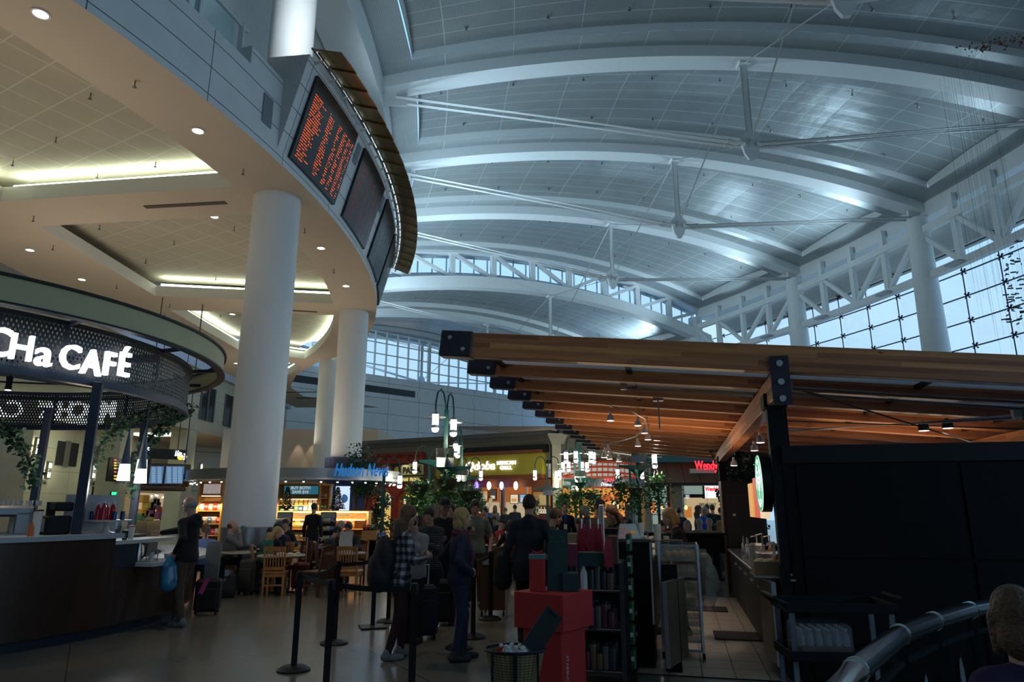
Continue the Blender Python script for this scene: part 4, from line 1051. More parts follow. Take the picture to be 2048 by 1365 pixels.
for (yc_, w_, lb) in ((26.6, 2.4, 'leftmost wide'), (34.6, 1.1, 'slim middle'), (41.6, 1.25, 'right-hand')):
    m = MB(); m.m(stone); m.box((-19.9, yc_, 3.1), (1.0, w_, 6.3), bev=.03); struct(m.build('stone_pier', None), lb + ' stone pier of the arcade behind the cafe', 'pier')
coolpanel = glow('ceiling_light_panel', (.85, 1.0, .80), 1.3)
for (x0, x1, y0, y1, lb) in ((-24.2, -20.8, 27.6, 31.2, 'bright luminous ceiling panel behind the cafe posts'), (-24.2, -20.8, 35.8, 38.2, 'bright luminous ceiling panel beside the stone pier'), (-24.2, -21, 43.0, 44.6, 'small luminous ceiling panel right of the stone pier')):
    m = MB(); m.m(coolpanel); m.box(((x0 + x1) / 2, (y0 + y1) / 2, 6.18), (x1 - x0, y1 - y0, .05)); tag(m.build('ceiling_panel', None), lb, 'light'); lamp('panel_glow', 'AREA', ((x0 + x1) / 2, (y0 + y1) / 2, 6.1), 30, (.95, 1, .8), size=2.5, rot=(0, 0, 0))
# sconces on the stone
sc_glow = glow('sconce_lamp', (1.0, .95, .72), 6.0)
def sconce(p, rz, lb):
    root = thing('wall_sconce', lb, 'wall lamp', p, rz, None); m = MB(); m.m(darksteel)
    for s_ in (-1, 1): m.box((s_ * .14, -.1, 0), (.02, .16, .9))
    for z in (-.45, 0, .45): m.box((0, -.1, z), (.3, .17, .03))
    m.build('frame', None, root); m = MB(); m.m(sc_glow); m.box((0, -.09, .25), (.2, .12, .26), bev=.03); m.box((0, -.09, -.25), (.2, .12, .26), bev=.03); m.build('lamp', None, root)
    q = Vector(p) + Vector((math.sin(rz), -math.cos(rz), 0)) * .45
    lamp('sconce_glow', 'POINT', q, 14, (1, .95, .65), .12); return root
for (px, py, X, lb) in ((93, 941, -25.0, 'twin-lamp wall sconce left of the near cafe post'), (70, 893, -25, 'twin-lamp wall sconce behind the leafy arch at far left'), (183, 943, -25, 'twin-lamp sconce just right of the middle cafe post'), (269, 922, -19.4, 'twin-lamp sconce on the slim stone pier'), (397, 942, -19.4, 'twin-lamp sconce on the right-hand stone pier')):
    q = onp(px, py, (X + .05, 0, 0), (1, 0, 0)); sconce(q, R(90), lb)
# dark upper window in the arcade wall, shopfront signs
root = thing('window', 'dark two-light window in the arcade wall behind the cafe', 'window'); m = MB(); m.m(darkwin); WR.pbox(m, 118, 882, 152, 934, 0, .05); m.build('pane', None, root); m = MB(); m.m(frame_m); WR.pbox(m, 134, 882, 136, 934, .04, .09); m.build('frame', None, root)
signdark = mat('charcoal_sign_panel', (.035, .036, .04), .5)
pinkneon = glow('pink_gold_letters', (1.0, .35, .22), 1.0)
root = thing('shop_sign', 'charcoal shop sign with big pink and gold letter f', 'sign'); m = MB(); m.m(signdark); WR.pbox(m, 188, 893, 300, 941, 0, .12); m.build('panel', None, root)
WR.text('lettering', 'f', 207, 917, 1.5, pinkneon, root, .16, off=.02, shear=.3); WR.text('lettering', 'irelli', 240, 916, .75, pinkneon, root, .16, off=0, shear=.2)
root = thing('shop_sign', 'pale grey sign reading cele over a doorway behind the cafe', 'sign'); m = MB(); m.m(mat('pale_sign', (.30, .31, .27), .6)); WR.pbox(m, 186, 958, 262, 972, 0, .1); m.build('panel', None, root); WR.text('lettering', 'celebrate', 216, 966, .36, mat('ink_dark', (.03, .03, .03), .6), root, .12, width=WR.wid(194, 250, 965))
m = MB(); m.m(darkwin); WR.pbox(m, 186, 974, 220, 1040, 0, .04); tag(m.build('doorway', None), 'dark doorway beneath the pale cele sign', 'doorway')
root = thing('directory_sign', 'black vertical directory sign with yellow and red marks on the slim pier', 'sign'); m = MB(); m.m(black); P_ = Wall((-19.38, 20), 90); P_.pbox(m, 220, 915, 244, 965, 0, .08, .01); m.build('panel', None, root)
m = MB(); yel = glow('sign_yellow', (1, .72, .05), .9); redg = glow('sign_red', (.9, .12, .08), .9); whg = glow('sign_white', (.9, .95, 1), .9)
for i, (py, mt) in enumerate(((919, redg), (925, yel), (930, yel), (936, yel), (943, redg), (951, yel), (957, yel))): m.m(mt); P_.pbox(m, 229, py, 233, py + 3, .08, .1)
for py in (926, 931, 937, 952, 958): m.m(whg); P_.pbox(m, 235, py, 241, py + 1, .08, .1)
m.build('lettering', None, root)
root = thing('exit_sign', 'small green lit EXIT sign on the slim stone pier', 'sign'); m = MB(); m.m(black); P_.pbox(m, 223, 983, 233, 993, 0, .05); m.build('box', None, root); P_.text('lettering', 'EXIT', 228, 988, .14, glow('exit_green', (.02, 1, .25), 2.0), root, .06)
# hanging gate sign and monitor bank
G_ = Wall((-16.8, 29.5), 42)
root = thing('gate_sign', 'black hanging direction sign with white letters and arrow above the monitors', 'sign'); m = MB(); m.m(black); G_.pbox(m, 284, 896, 371, 920, 0, .25, .02); m.build('panel', None, root)
G_.text('lettering', 'A Gates', 357, 908, .26, glow('sign_letter', (.8, .9, 1), 2), root, .28, width=G_.wid(350, 363, 907)); G_.text('lettering', 'N Gates', 293, 897, .24, glow('sign_letter', (.8, .9, 1), 2), root, .28, width=G_.wid(287, 299, 907))
m = MB(); m.m(yel); u, z = G_.uz(361, 915, .27); m.cyl(G_.pt(u, z, .25), G_.pt(u, z, .29), .13, n=16); m.m(whg); u, z = G_.uz(367, 914, .27); m.bar(G_.pt(u - .18, z, .28), G_.pt(u + .1, z, .28), .03, .06); m.bar(G_.pt(u, z + .14, .28), G_.pt(u + .13, z, .28), .03, .06); m.bar(G_.pt(u, z - .14, .28), G_.pt(u + .13, z, .28), .03, .06); m.build('symbols', None, root)
m = MB(); m.m(darksteel)
for f in (.2, .8):
    u0, z0 = G_.uz(284, 896); u1, _ = G_.uz(371, 896); q = G_.pt(u0 + (u1 - u0) * f, z0 - .2, .12); m.tube([q, q + Vector((0, 0, ZS - z0 + .2))], .02, 5)
m.build('hanger', None, root)
root = thing('monitor_bank', 'brown hanging bank of blue departure monitors behind the bald man', 'monitor bank'); m = MB(); m.m(darkwood); G2 = Wall((-14.0, 25.5), 38)
G2.pbox(m, 279, 926, 378, 974, -.3, 0, .03); m.build('cabinet', None, root); m = MB(); m.m(darkwood); G2.pbox(m, 272, 973, 372, 983, -.5, .05, .05); m.build('valance', None, root)
blues = glow('monitor_blue', (.10, .22, .38), .55); bluet = glow('monitor_text', (.4, .6, .9), .7)
for a in (302, 314, 333, 345, 355):
    m = MB(); m.m(blues); G2.pbox(m, a, 933, a + 10, 968, 0, .03); sc_ = m.build('screen', None, root); m = MB(); m.m(bluet)
    for r_ in range(14): G2.pbox(m, a + 1, 935 + r_ * 2.3, a + 9, 936 + r_ * 2.3, .03, .035)
    m.build('lettering', None, sc_)
m = MB(); m.m(darksteel)
for f in (285, 372): u, z = G2.uz(f, 927); m.tube([G2.pt(u, z, -.15), G2.pt(u, ZS, -.15)], .025, 5)
m.build('hanger', None, root)
# lit shop under the monitors
root = thing('shop_interior', 'warmly lit gift shop seen beneath the departure monitors', 'shop'); WS = Wall((-24.6, 20), 90)
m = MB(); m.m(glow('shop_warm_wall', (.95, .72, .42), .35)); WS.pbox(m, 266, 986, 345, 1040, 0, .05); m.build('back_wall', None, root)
rr_ = random.Random(5); pal = [mat('goods_%d' % i, c, .6, var=.3) for i, c in enumerate([(.5, .08, .05), (.05, .2, .4), (.6, .5, .1), (.6, .6, .55), (.1, .3, .12), (.35, .12, .3), (.02, .02, .03), (.7, .35, .08)])]
for k in range(26):
    m = MB(); m.m(rr_.choice(pal)); px = rr_.uniform(268, 340); py = rr_.uniform(998, 1036); u, z = WS.uz(px, py); w_ = rr_.uniform(.15, .5); WS.box(m, u - w_, u + w_, z - .25, z + .25, .1, .5, .05); m.build('goods', None, root)
m = MB(); m.m(glow('shop_spot', (1, .85, .6), 8))
for k in range(12): u, z = WS.uz(rr_.uniform(270, 343), rr_.uniform(989, 997)); m.sphere(WS.pt(u, z, .4), .05, 8)
m.build('spotlight', None, root)
# beige wall with scallops between the columns
m = MB(); m.m(beige); m.box((-14.2, 49, 3.4), (10.4, 6, 6.8)); struct(m.build('wall_beige', None), 'beige wall block lit by two spotlights between the columns', 'wall')
for px in (597, 626): q = aty(px, 880, 45.9); lamp('wall_washer', 'SPOT', (q.x, 45.55, 6.7), 70, WARM, .03, target=(q.x, 45.9, 3.0), spot=42)
m = MB(); m.m(mat('slot_dark', (.10, .07, .05), .7)); 
for yy in (48.5, 51.2): m.box((-14.0, yy, ZS - .02), (4.8, .22, .03), R(-5))
tag(m.build('slot_diffuser', None), 'dark slot lines across the far beige ceiling between columns', 'air diffuser')
# lower level seen beyond the far wall: cut-back ceiling, bulkhead and small column
m = MB(); m.m(beige)
m.quad((-9.6, 70, ZS), (30, 70, ZS), (30, 110, ZS), (-14, 110, ZS)); m.quad((-9.6, 70, ZS), (-17.5, 79.5, ZS), (-17.5, 79.5, 11.7), (-9.6, 70, 11.7)); m.quad((-9.6, 70, 11.7), (-30, 60, 11.7), (-40, 90, 11.7), (-17.5, 79.5, 11.7))
m.quad((-40, 92, 0), (30, 92, 0), (30, 92, 12), (-40, 92, 12)); struct(m.build('ceiling_far', None, fix=False, smooth=0), 'beige ceiling and bulkhead beyond the far wall', 'ceiling')
q = aty(855, 862, 74); m = MB(); m.m(colw).lathe([(.75, 0), (.75, 9.7)], (q.x, 74, 0), 20); tag(m.build('column', None), 'short far white column under the distant beige soffit', 'column')
for (px, py) in ((730, 867), (868, 868), (822, 874), (789, 877), (815, 857)):
    q = atz(px, py, ZS - .02); 
    if q.y < 92: o = dup(dl0, q); o['label'] = 'tiny downlight in the distant ceiling beyond the far wall'; o['group'] = 'distant downlights'
for xx in (-12, -4, 4): lamp('far_fill', 'POINT', (xx, 80, 8.5), 260, WARM, .5)
# ---------------------------------------------------------------- food court facade, left run
A_ang = math.degrees(math.atan2(34.2 - 40.2, 1.9 + 8.8)); WA = Wall((-8.8, 40.2), A_ang); LA = math.hypot(10.7, 6)
m = MB(); m.m(stonel); WA.box(m, -3.5, LA, 3.95, 5.2, -2.5, 0); 
u_q0 = WA.uz(880, 960)[0]; u_p1 = WA.uz(850, 960)[0]
WA.box(m, u_p1, u_q0, 0, 4.0, -2.5, 0)
o = m.build('wall_food_court', None, smooth=0); struct(o)
m = MB(); m.m(mat('dark_stone_cornice', (.10, .10, .095), .7)); WA.box(m, -3.5, LA + .1, 5.2, 5.42, -2.6, .18); WA.box(m, -3.5, LA + .05, 5.0, 5.2, -2.5, .08); struct(m.build('trim_1', None))
# red pizza shop
uL, _ = WA.uz(722, 960); uR = u_p1
root = thing('pizza_shop', 'tomato-red arched pasta and pizza shopfront left of the yellow sign', 'shopfront')
m = MB(); m.m(terra); zt_ = WA.uz(800, 909)[1]
arches = [(WA.uz(751, 1000)[0], WA.uz(788, 1000)[0]), (WA.uz(803, 1000)[0], WA.uz(842, 1000)[0])]; zsp = WA.uz(800, 996)[1]; zap = WA.uz(800, 983)[1]
def arch_wall(m, w, u0, u1, z0, z1, ars, zs, za, d0, d1):
    cuts = [u0] + [v for a in ars for v in a] + [u1]
    for i in range(0, len(cuts), 2): w.box(m, cuts[i], cuts[i + 1], z0, z1, d0, d1)
    for a, b in ars:
        n = 10
        for i in range(n):
            ua = a + (b - a) * i / n; ub = a + (b - a) * (i + 1) / n; c = (a + b) / 2; h_ = (b - a) / 2
            f = lambda u: zs + (za - zs) * math.sqrt(max(0, 1 - ((u - c) / h_) ** 2))
            m.sweep([[w.pt(ua, f(ua), d0), w.pt(ub, f(ub), d0), w.pt(ub, z1, d0), w.pt(ua, z1, d0)], [w.pt(ua, f(ua), d1), w.pt(ub, f(ub), d1), w.pt(ub, z1, d1), w.pt(ua, z1, d1)]])
arch_wall(m, WA, uL - 2.5, uR, 0, zt_, arches, zsp, zap, -.2, .25)
m.build('arched_wall', None, root, smooth=0)
m = MB(); m.m(mat('dark_red_trim', (.22, .02, .012), .5)); WA.box(m, uL - 2.5, uR + .05, zt_ - .12, zt_ + .05, .2, .38)
for a, b in arches:
    c = (a + b) / 2; h_ = (b - a) / 2 + .06; m.tube([WA.pt(c + h_ * math.cos(R(t)), zsp + (zap - zsp + .06) * math.sin(R(t)), .26) for t in range(0, 181, 15)], .05, 6)
    WA.box(m, a - .12, a, zsp - .05, zsp + .05, .2, .34); WA.box(m, b, b + .12, zsp - .05, zsp + .05, .2, .34)
WA.box(m, uL - 2.5, uR, WA.uz(800, 970)[1], WA.uz(800, 968)[1], .24, .3)
m.build('moulding', None, root)
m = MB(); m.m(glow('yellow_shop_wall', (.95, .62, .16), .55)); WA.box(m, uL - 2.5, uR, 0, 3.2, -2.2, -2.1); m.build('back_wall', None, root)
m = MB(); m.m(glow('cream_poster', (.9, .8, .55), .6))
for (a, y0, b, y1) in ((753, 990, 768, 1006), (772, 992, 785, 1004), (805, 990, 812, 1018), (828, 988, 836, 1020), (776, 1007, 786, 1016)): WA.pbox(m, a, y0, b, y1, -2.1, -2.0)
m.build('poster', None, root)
m = MB(); m.m(rust); WA.pbox(m, 756, 1009, 762, 1013, -2, -1.9); WA.pbox(m, 812, 1000, 818, 1021, -2, -1.9); m.m(black); WA.pbox(m, 768, 1004, 772, 1014, -2, -1.9); m.build('shelving', None, root)
o_ = thing('hanging_sign', 'black oval hanging sign with yellow letters in the right red arch', 'sign'); m = MB(); m.m(black); u, z = WA.uz(823, 993, -.3); m.lathe([(.0001, -.03), (.55, -.03), (.55, .03), (.0001, .03)], n=24); m.v = [tuple(WA.pt(u, z, -.3) + WA.t * v[0] + Vector((0, 0, 1)) * v[1] * .42 + WA.n * v[2]) for v in m.v]; m.build('panel', None, o_); WA.text('lettering', 'Da Pino', 823, 993, .17, glow('yellow_letters', (1, .8, .1), .7), o_, -.25)
cream = mat('cream_sign', (.75, .68, .30), .6); ink = mat('ink_black', (.02, .018, .015), .6)
root = thing('pasta_sign', 'cream and black sign reading PASTA on the red shopfront', 'sign'); m = MB(); m.m(ink); WA.pbox(m, 762, 931, 802, 952, .25, .35); WA.pbox(m, 760, 929, 845.5, 952.5, .25, .3); m.build('backing', None, root)
m = MB(); m.m(cream); WA.pbox(m, 803, 931, 844, 950, .25, .38); m.m(ink); WA.pbox(m, 804, 932.5, 843, 948.5, .38, .385); m.m(cream); WA.pbox(m, 805, 933, 842, 948, .385, .39); m.build('panel', None, root)
WA.text('lettering', 'PASTA', 823.5, 941, WA.uz(823, 935)[1] - WA.uz(823, 947)[1], ink, root, .41, width=WA.wid(806, 841, 940), off=.012)
m = MB(); m.m(mat('sign_red_leaf', (.6, .05, .03), .5)); u, z = WA.uz(775, 941, .36); m.sphere(WA.pt(u, z, .36), .2, 10, sc=(1, .2, 1)); m.m(mat('sign_gold', (.7, .5, .1), .5)); u, z = WA.uz(794, 941, .36); m.sphere(WA.pt(u, z, .36), .17, 10, sc=(1, .3, 1.2)); m.build('emblem', None, root)
root = thing('pizza_sign', 'narrow black sign reading PIZZA PASTA PANINI PRONTO below the PASTA sign', 'sign'); m = MB(); m.m(cream); WA.pbox(m, 760, 955.5, 844.5, 965.5, .25, .32); m.m(ink); WA.pbox(m, 760.5, 956.5, 843.5, 964.5, .32, .34); m.build('panel', None, root)
WA.text('lettering', 'PIZZA  PASTA  PANINI  PRONTO', 802, 960.5, .20, glow('gold_letters', (.8, .65, .2), .6), root, .36, width=WA.wid(763, 841, 960))
for px in (778, 820): q = WA.uz(px, 926); lamp('sign_spot', 'SPOT', WA.pt(q[0], q[1] + .1, .9), 14, (1, .95, .8), .04, target=WA.pt(q[0], q[1] - .9, .3), spot=90)
lamp('shop_fill', 'AREA', WA.pt(3.6, 3.1, -1.1), 45, (1, .75, .4), size=3.0, size_y=1, rot=(0, 0, R(A_ang)))
root = thing('gooseneck_lamp', 'row of gooseneck sign lamps above the PASTA sign', 'lamp'); m = MB(); m.m(black)
for px in (765, 786, 808, 830): 
    u, z = WA.uz(px, 916); m.tube([WA.pt(u, z, .25), WA.pt(u + .1, z + .12, .5), WA.pt(u + .2, z + .05, .8), WA.pt(u + .22, z - .12, .9)], .018, 6); m.lathe([(.12, -.12), (.03, 0)], WA.pt(u + .22, z - .1, .9), 10)
m.build('lamp_arm', None, root)
# yellow grill
uQ0, uQ1 = u_q0, LA - .25
root = thing('grill_shopfront', 'yellow and rust Mexican grill shopfront in the food court', 'shopfront')
z = lambda py: WA.uz(990, py)[1]
m = MB(); m.m(rust); WA.box(m, uQ0, uQ1, z(960), z(952), 0, .5); WA.box(m, uQ0, uQ1, z(912), z(905), 0, .5); m.build('fascia_band', None, root)
m = MB(); m.m(mustard); WA.box(m, uQ0, uQ1, z(952), z(912), 0, .42); m.build('sign_panel', None, root)
m = MB(); m.m(black); WA.pbox(m, 890, 899, 1092, 904, 0, .35); m.build('awning_roller', None, root)
m = MB(); m.m(rust); WA.box(m, uQ0, uQ1, z(975), z(960), -.3, -.1)
for a, b in ((880, 893), (1063, 1103)): WA.pbox(m, a, 960, b, 1085, -.3, .1)
m.build('wall_panel', None, root)
m = MB(); m.m(glow('white_halo_letters', (.92, .90, 1.0), 1.15)); mh = m.mats[0]
WA.text('lettering', 'Qdoba', 959, 933, z(925) - z(942), mh, root, .5, width=WA.wid(930, 988, 933), off=.012, shear=.2)
WA.text('lettering', 'MEXICAN', 1012.5, 926.5, z(923) - z(930), mh, root, .5, width=WA.wid(994, 1031, 926), off=.012)
WA.text('lettering', 'GRILL', 1011.5, 936.5, z(933) - z(940), mh, root, .5, width=WA.wid(999, 1023, 936), off=.012)
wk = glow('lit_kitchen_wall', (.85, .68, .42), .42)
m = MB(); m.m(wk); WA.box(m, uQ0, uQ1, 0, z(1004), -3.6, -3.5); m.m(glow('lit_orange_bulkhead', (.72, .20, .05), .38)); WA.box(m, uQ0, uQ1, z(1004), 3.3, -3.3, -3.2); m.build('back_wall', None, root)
m = MB(); m.m(rust); WA.box(m, uQ0, uQ1, z(960), z(958), -3.4, 0); m.build('ceiling_panel', None, root)
mb_ = [glow('menu_warm', (.75, .40, .12), .6), glow('menu_dark', (.12, .10, .09), .4), glow('menu_mint', (.45, .7, .5), .6), glow('menu_blue', (.25, .45, .75), .7), glow('menu_cream', (.8, .7, .5), .7)]
for i, (a, y0, b, y1) in enumerate(((944, 980, 955, 1000), (960, 983, 974, 1001), (979, 980, 991, 1001), (1000, 983, 1004, 1014), (1021, 990, 1035, 1007), (1040, 990, 1051, 1006))):
    m = MB(); m.m(black); WA.pbox(m, a - 1, y0 - 1, b + 1, y1 + 1, -3.2, -3.1); m.m(mb_[(1, 0, 1, 2, 4, 3)[i]]); WA.pbox(m, a, y0, b, y1, -3.1, -3.05); m.m(mb_[(0, 4, 4, 2, 0, 4)[i]]); WA.pbox(m, a + 2, y1 - 9, b - 2, y1 - 3, -3.05, -3.02); m.build('menu_board', None, root)
m = MB(); m.m(steel); WA.pbox(m, 1005.5, 975, 1009, 1085, -.2, -.05); WA.pbox(m, 1051, 975, 1054, 1085, -.2, -.05); m.build('steel_post', None, root)
m = MB(); m.m(terra); WA.pbox(m, 957, 1032, 1004, 1040, -1.0, -.8); WA.pbox(m, 1001, 975, 1005, 1085, -.3, -.1); m.build('counter_front', None, root); WA.text('lettering', 'ENJOY SOMETHING DIFFERENT', 980, 1036, .14, mat('pale_letters', (.6, .5, .4), .5), root, -.76, width=WA.wid(959, 1002, 1036))
m = MB(); m.m(mat('brown_menu_panel', (.12, .03, .015), .5)); WA.pbox(m, 1066, 1014, 1103, 1085, .1, .2); m.build('low_panel', None, root); WA.text('lettering', 'Qdoba', 1083, 1022, .34, mat('cream_letters', (.7, .66, .5), .5, emit=(.7, .66, .5), es=.4), root, .22, width=WA.wid(1071, 1094, 1022), shear=.2)
m = MB(); m.m(glow('food_poster', (.55, .28, .08), .35)); WA.pbox(m, 1066, 985, 1100, 1012, .1, .14); m.m(glow('food_poster_light', (.7, .5, .2), .4)); WA.pbox(m, 1078, 990, 1094, 1010, .14, .16); m.build('poster', None, root)
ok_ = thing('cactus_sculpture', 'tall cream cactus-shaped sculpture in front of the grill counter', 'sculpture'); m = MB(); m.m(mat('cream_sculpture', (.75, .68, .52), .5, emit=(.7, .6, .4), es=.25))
P = lambda px, py: WA.pt(*WA.uz(px, py, -.5), -.5)
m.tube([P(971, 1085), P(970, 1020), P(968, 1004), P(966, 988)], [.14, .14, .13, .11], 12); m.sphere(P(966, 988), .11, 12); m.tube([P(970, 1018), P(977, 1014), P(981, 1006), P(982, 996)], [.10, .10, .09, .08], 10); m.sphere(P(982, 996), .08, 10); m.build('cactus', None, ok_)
for i, (px, c) in enumerate(((953, (.15, .10, 1)), (978, (1, .85, .6)), (1003, (.2, .25, 1)), (1031.5, (1, .9, .7)))):
    r2_ = thing('pendant_light', '%s glowing drop pendant over the grill front, %s from the left' % (('violet', 'warm white', 'blue', 'warm white')[i], ('first', 'second', 'third', 'last')[i]), 'pendant lamp'); q = WA.pt(*WA.uz(px, 972, .2), .2)
    m = MB(); m.m(glow('pendant_%d' % i, c, 3.5)); m.sphere(q, .11, 12, sc=(1, 1, 1.9)); m.build('lamp_shade', None, r2_); m = MB(); m.m(black); m.tube([q + Vector((0, 0, .2)), q + Vector((0, 0, .45))], .01, 5); m.build('cord', None, r2_)
lamp('shop_fill', 'AREA', WA.pt((uQ0 + uQ1) / 2, 3.1, -1.6), 70, (1, .72, .42), size=5.5, size_y=2, rot=(0, 0, R(A_ang)))
# ---- corner pier and right run
WB = Wall((1.9, 34.2), 0)
root = thing('stone_pier', 'pale stone pier with capital between the grill and the neon shop', 'pier'); m = MB(); m.m(stone); WB.pbox(m, 1104, 880, 1125.5, 1090, -1, .3); m.build('shaft', None, root); m = MB(); m.m(stone); u0, z0 = WB.uz(1104, 868, .3); u1, _ = WB.uz(1125.5, 868, .3)
for i in range(4): WB.box(m, u0 - .06 - .05 * i, u1 + .06 + .05 * i, z0 - .5 + .12 * i, z0 - .36 + .12 * i, -1, .36 + .05 * i)
m.build('capital', None, root)
q = WB.pt(*WB.uz(1113, 962, .3), .35); sconce(q, 0, 'twin-lamp sconce on the corner pier beside the yellow sign').scale = (.8, .8, 1.1)
m = MB(); m.m(stonel); uE = 14.5; WB.box(m, .5, uE, WB.uz(1300, 916)[1], 6.2, -2.5, 0); WB.pbox(m, 1284, 905, 1304, 1090, -1, .15); WB.pbox(m, 1344, 968, 1370, 1090, -1, .1); WB.box(m, uE - 2.6, uE, 0, 4, -1, 0); struct(m.build('wall_right', None, smooth=0))
m = MB(); m.m(mat('teal_beam', (.012, .10, .12), .5)); WB.pbox(m, 1296, 914.5, 1560, 925, -.5, .5); struct(m.build('trim_2', None))
root = thing('neon_shop', 'orange-lit shop with red lattice canopy and pink neon letters', 'shopfront')
zB = lambda py: WB.uz(1200, py, .4)[1]
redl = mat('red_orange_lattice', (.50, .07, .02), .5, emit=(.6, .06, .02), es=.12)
m = MB(); m.m(redl)
def lat(py0, py1, a, b, hgt):
    for px in np.linspace(a, b, 11): WB.pbox(m, px - .6, py0, px + .6, py1, .6, .68)
def curve(px, base): return base + ((px - 1205) / 80.0) ** 2 * 8
for base in (924, 934, 945, 955):
    pts = [WB.pt(*WB.uz(px, curve(px, base) if base < 950 else 955, .64), .64) for px in range(1126, 1285, 8)]; m.tube(pts, .05, 4)
for px in range(1128, 1284, 11): a = WB.pt(*WB.uz(px, curve(px, 925), .64), .64); b = WB.pt(*WB.uz(px, 955, .64), .64); m.bar(a, b, .05, .05)
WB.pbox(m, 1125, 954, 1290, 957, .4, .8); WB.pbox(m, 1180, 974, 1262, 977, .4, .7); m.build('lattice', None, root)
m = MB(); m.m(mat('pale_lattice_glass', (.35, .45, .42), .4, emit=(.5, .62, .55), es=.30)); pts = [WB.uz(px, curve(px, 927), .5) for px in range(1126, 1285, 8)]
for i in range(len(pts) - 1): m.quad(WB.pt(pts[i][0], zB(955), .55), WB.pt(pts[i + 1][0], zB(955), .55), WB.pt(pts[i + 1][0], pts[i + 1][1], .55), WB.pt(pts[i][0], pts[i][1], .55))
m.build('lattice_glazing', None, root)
m = MB(); m.m(mat('mirror_sign_band', (.10, .11, .12), .25, .6, var=.7, scale=4)); WB.pbox(m, 1125, 957, 1290, 974, .2, .5); m.build('sign_band', None, root)
WB.text('lettering', 'PAN', 1218, 961, .30, glow('pink_neon', (1, .10, .12), 1.4), root, .56, width=WB.wid(1209, 1228, 961)); WB.text('lettering', 'Oriental Diner', 1222, 969.5, .17, glow('white_neon', (.7, .8, 1), 1.4), root, .56, width=WB.wid(1202, 1243, 969), shear=.3)
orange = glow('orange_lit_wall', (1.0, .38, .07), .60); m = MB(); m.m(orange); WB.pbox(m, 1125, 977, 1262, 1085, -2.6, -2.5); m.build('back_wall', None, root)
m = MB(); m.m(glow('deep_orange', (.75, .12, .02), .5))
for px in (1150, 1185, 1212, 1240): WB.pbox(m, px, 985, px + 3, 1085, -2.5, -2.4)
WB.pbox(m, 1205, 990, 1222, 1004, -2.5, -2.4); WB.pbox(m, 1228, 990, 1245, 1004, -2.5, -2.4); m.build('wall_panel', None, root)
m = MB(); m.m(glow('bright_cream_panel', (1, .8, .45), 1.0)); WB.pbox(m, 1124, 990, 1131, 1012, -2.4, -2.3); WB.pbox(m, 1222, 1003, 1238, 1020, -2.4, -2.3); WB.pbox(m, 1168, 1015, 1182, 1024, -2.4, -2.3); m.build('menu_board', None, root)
m = MB(); m.m(darkwood); WB.pbox(m, 1250, 1010, 1262, 1085, -1, -.8); WB.pbox(m, 1130, 1036, 1250, 1085, -.6, -.3); m.build('counter', None, root)
lamp('shop_fill', 'AREA', WB.pt(3.0, 3.0, -1.2), 60, (1, .5, .18), size=4, size_y=1.5, rot=(0, 0, 0))
# burger place with brown awning
root = thing('burger_shopfront', 'brown-awning burger shopfront with red lit script name', 'shopfront')
m = MB(); m.m(lines_mat('brown_standing_seam', (.14, .065, .035), (.06, .025, .015), .75, 0, .06, rough=.6)); a0, z0 = WB.uz(1298, 926, 0); a1, _ = WB.uz(1500, 926, 0); zlo = WB.uz(1298, 966, 1.0)[1]
m.quad(WB.pt(a0, zlo, 1.0), WB.pt(a1, zlo, 1.0), WB.pt(a1, z0, .1), WB.pt(a0, z0, .1), uv=[(0, .2), (a1 - a0, .2), (a1 - a0, 1.4), (0, 1.4)]); m.m(black); WB.box(m, a0, a1, zlo - .12, zlo, .0, 1.02); m.build('awning', None, root, fix=False, smooth=0)
m = MB(); m.m(mat('pale_sign_ledge', (.4, .38, .38), .5)); WB.pbox(m, 1382, 938, 1444, 947, .8, 1.1); m.build('sign_ledge', None, root)
rn = glow('red_neon_letters', (1.0, .03, .05), 1.3); WB.text('lettering', "Wendy's", 1417, 932, .42, rn, root, 1.15, width=WB.wid(1391, 1443, 934), off=.006, ext=.05)
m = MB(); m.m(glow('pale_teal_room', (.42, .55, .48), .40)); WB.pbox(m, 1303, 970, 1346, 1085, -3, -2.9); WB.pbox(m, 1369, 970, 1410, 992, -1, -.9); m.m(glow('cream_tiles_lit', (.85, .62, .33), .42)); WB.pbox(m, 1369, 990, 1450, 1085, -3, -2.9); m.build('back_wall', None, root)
m = MB(); m.m(black)
for px in (1300, 1319, 1339): WB.pbox(m, px - 1, 968, px + 1, 1085, -.2, 0)
for py in (970, 990, 1010, 1030): WB.pbox(m, 1300, py - .7, 1340, py + .7, -.2, 0)
WB.pbox(m, 1369, 989, 1408, 996, -1, -.7); WB.pbox(m, 1406, 968, 1410, 998, -1, -.7); m.build('window_frame', None, root)
m = MB(); m.m(glow('burger_poster', (.9, .25, .06), .9)); WB.pbox(m, 1302, 1004, 1312, 1026, -1, -.9); m.m(glow('white_monitor', (.85, .9, 1), 1.1)); WB.pbox(m, 1411, 971, 1445, 997, -1, -.8); WB.pbox(m, 1370, 990, 1379, 997, -.8, -.7); m.m(glow('orange_box', (.75, .25, .03), .5)); WB.pbox(m, 1370, 1014, 1384, 1036, -2, -1.8); m.build('menu_board', None, root)
WB.text('lettering', "Wendy's", 1424, 979, .2, glow('red_sign', (.95, .05, .05), .8), root, -.76, width=WB.wid(1412, 1440, 979), off=.01)
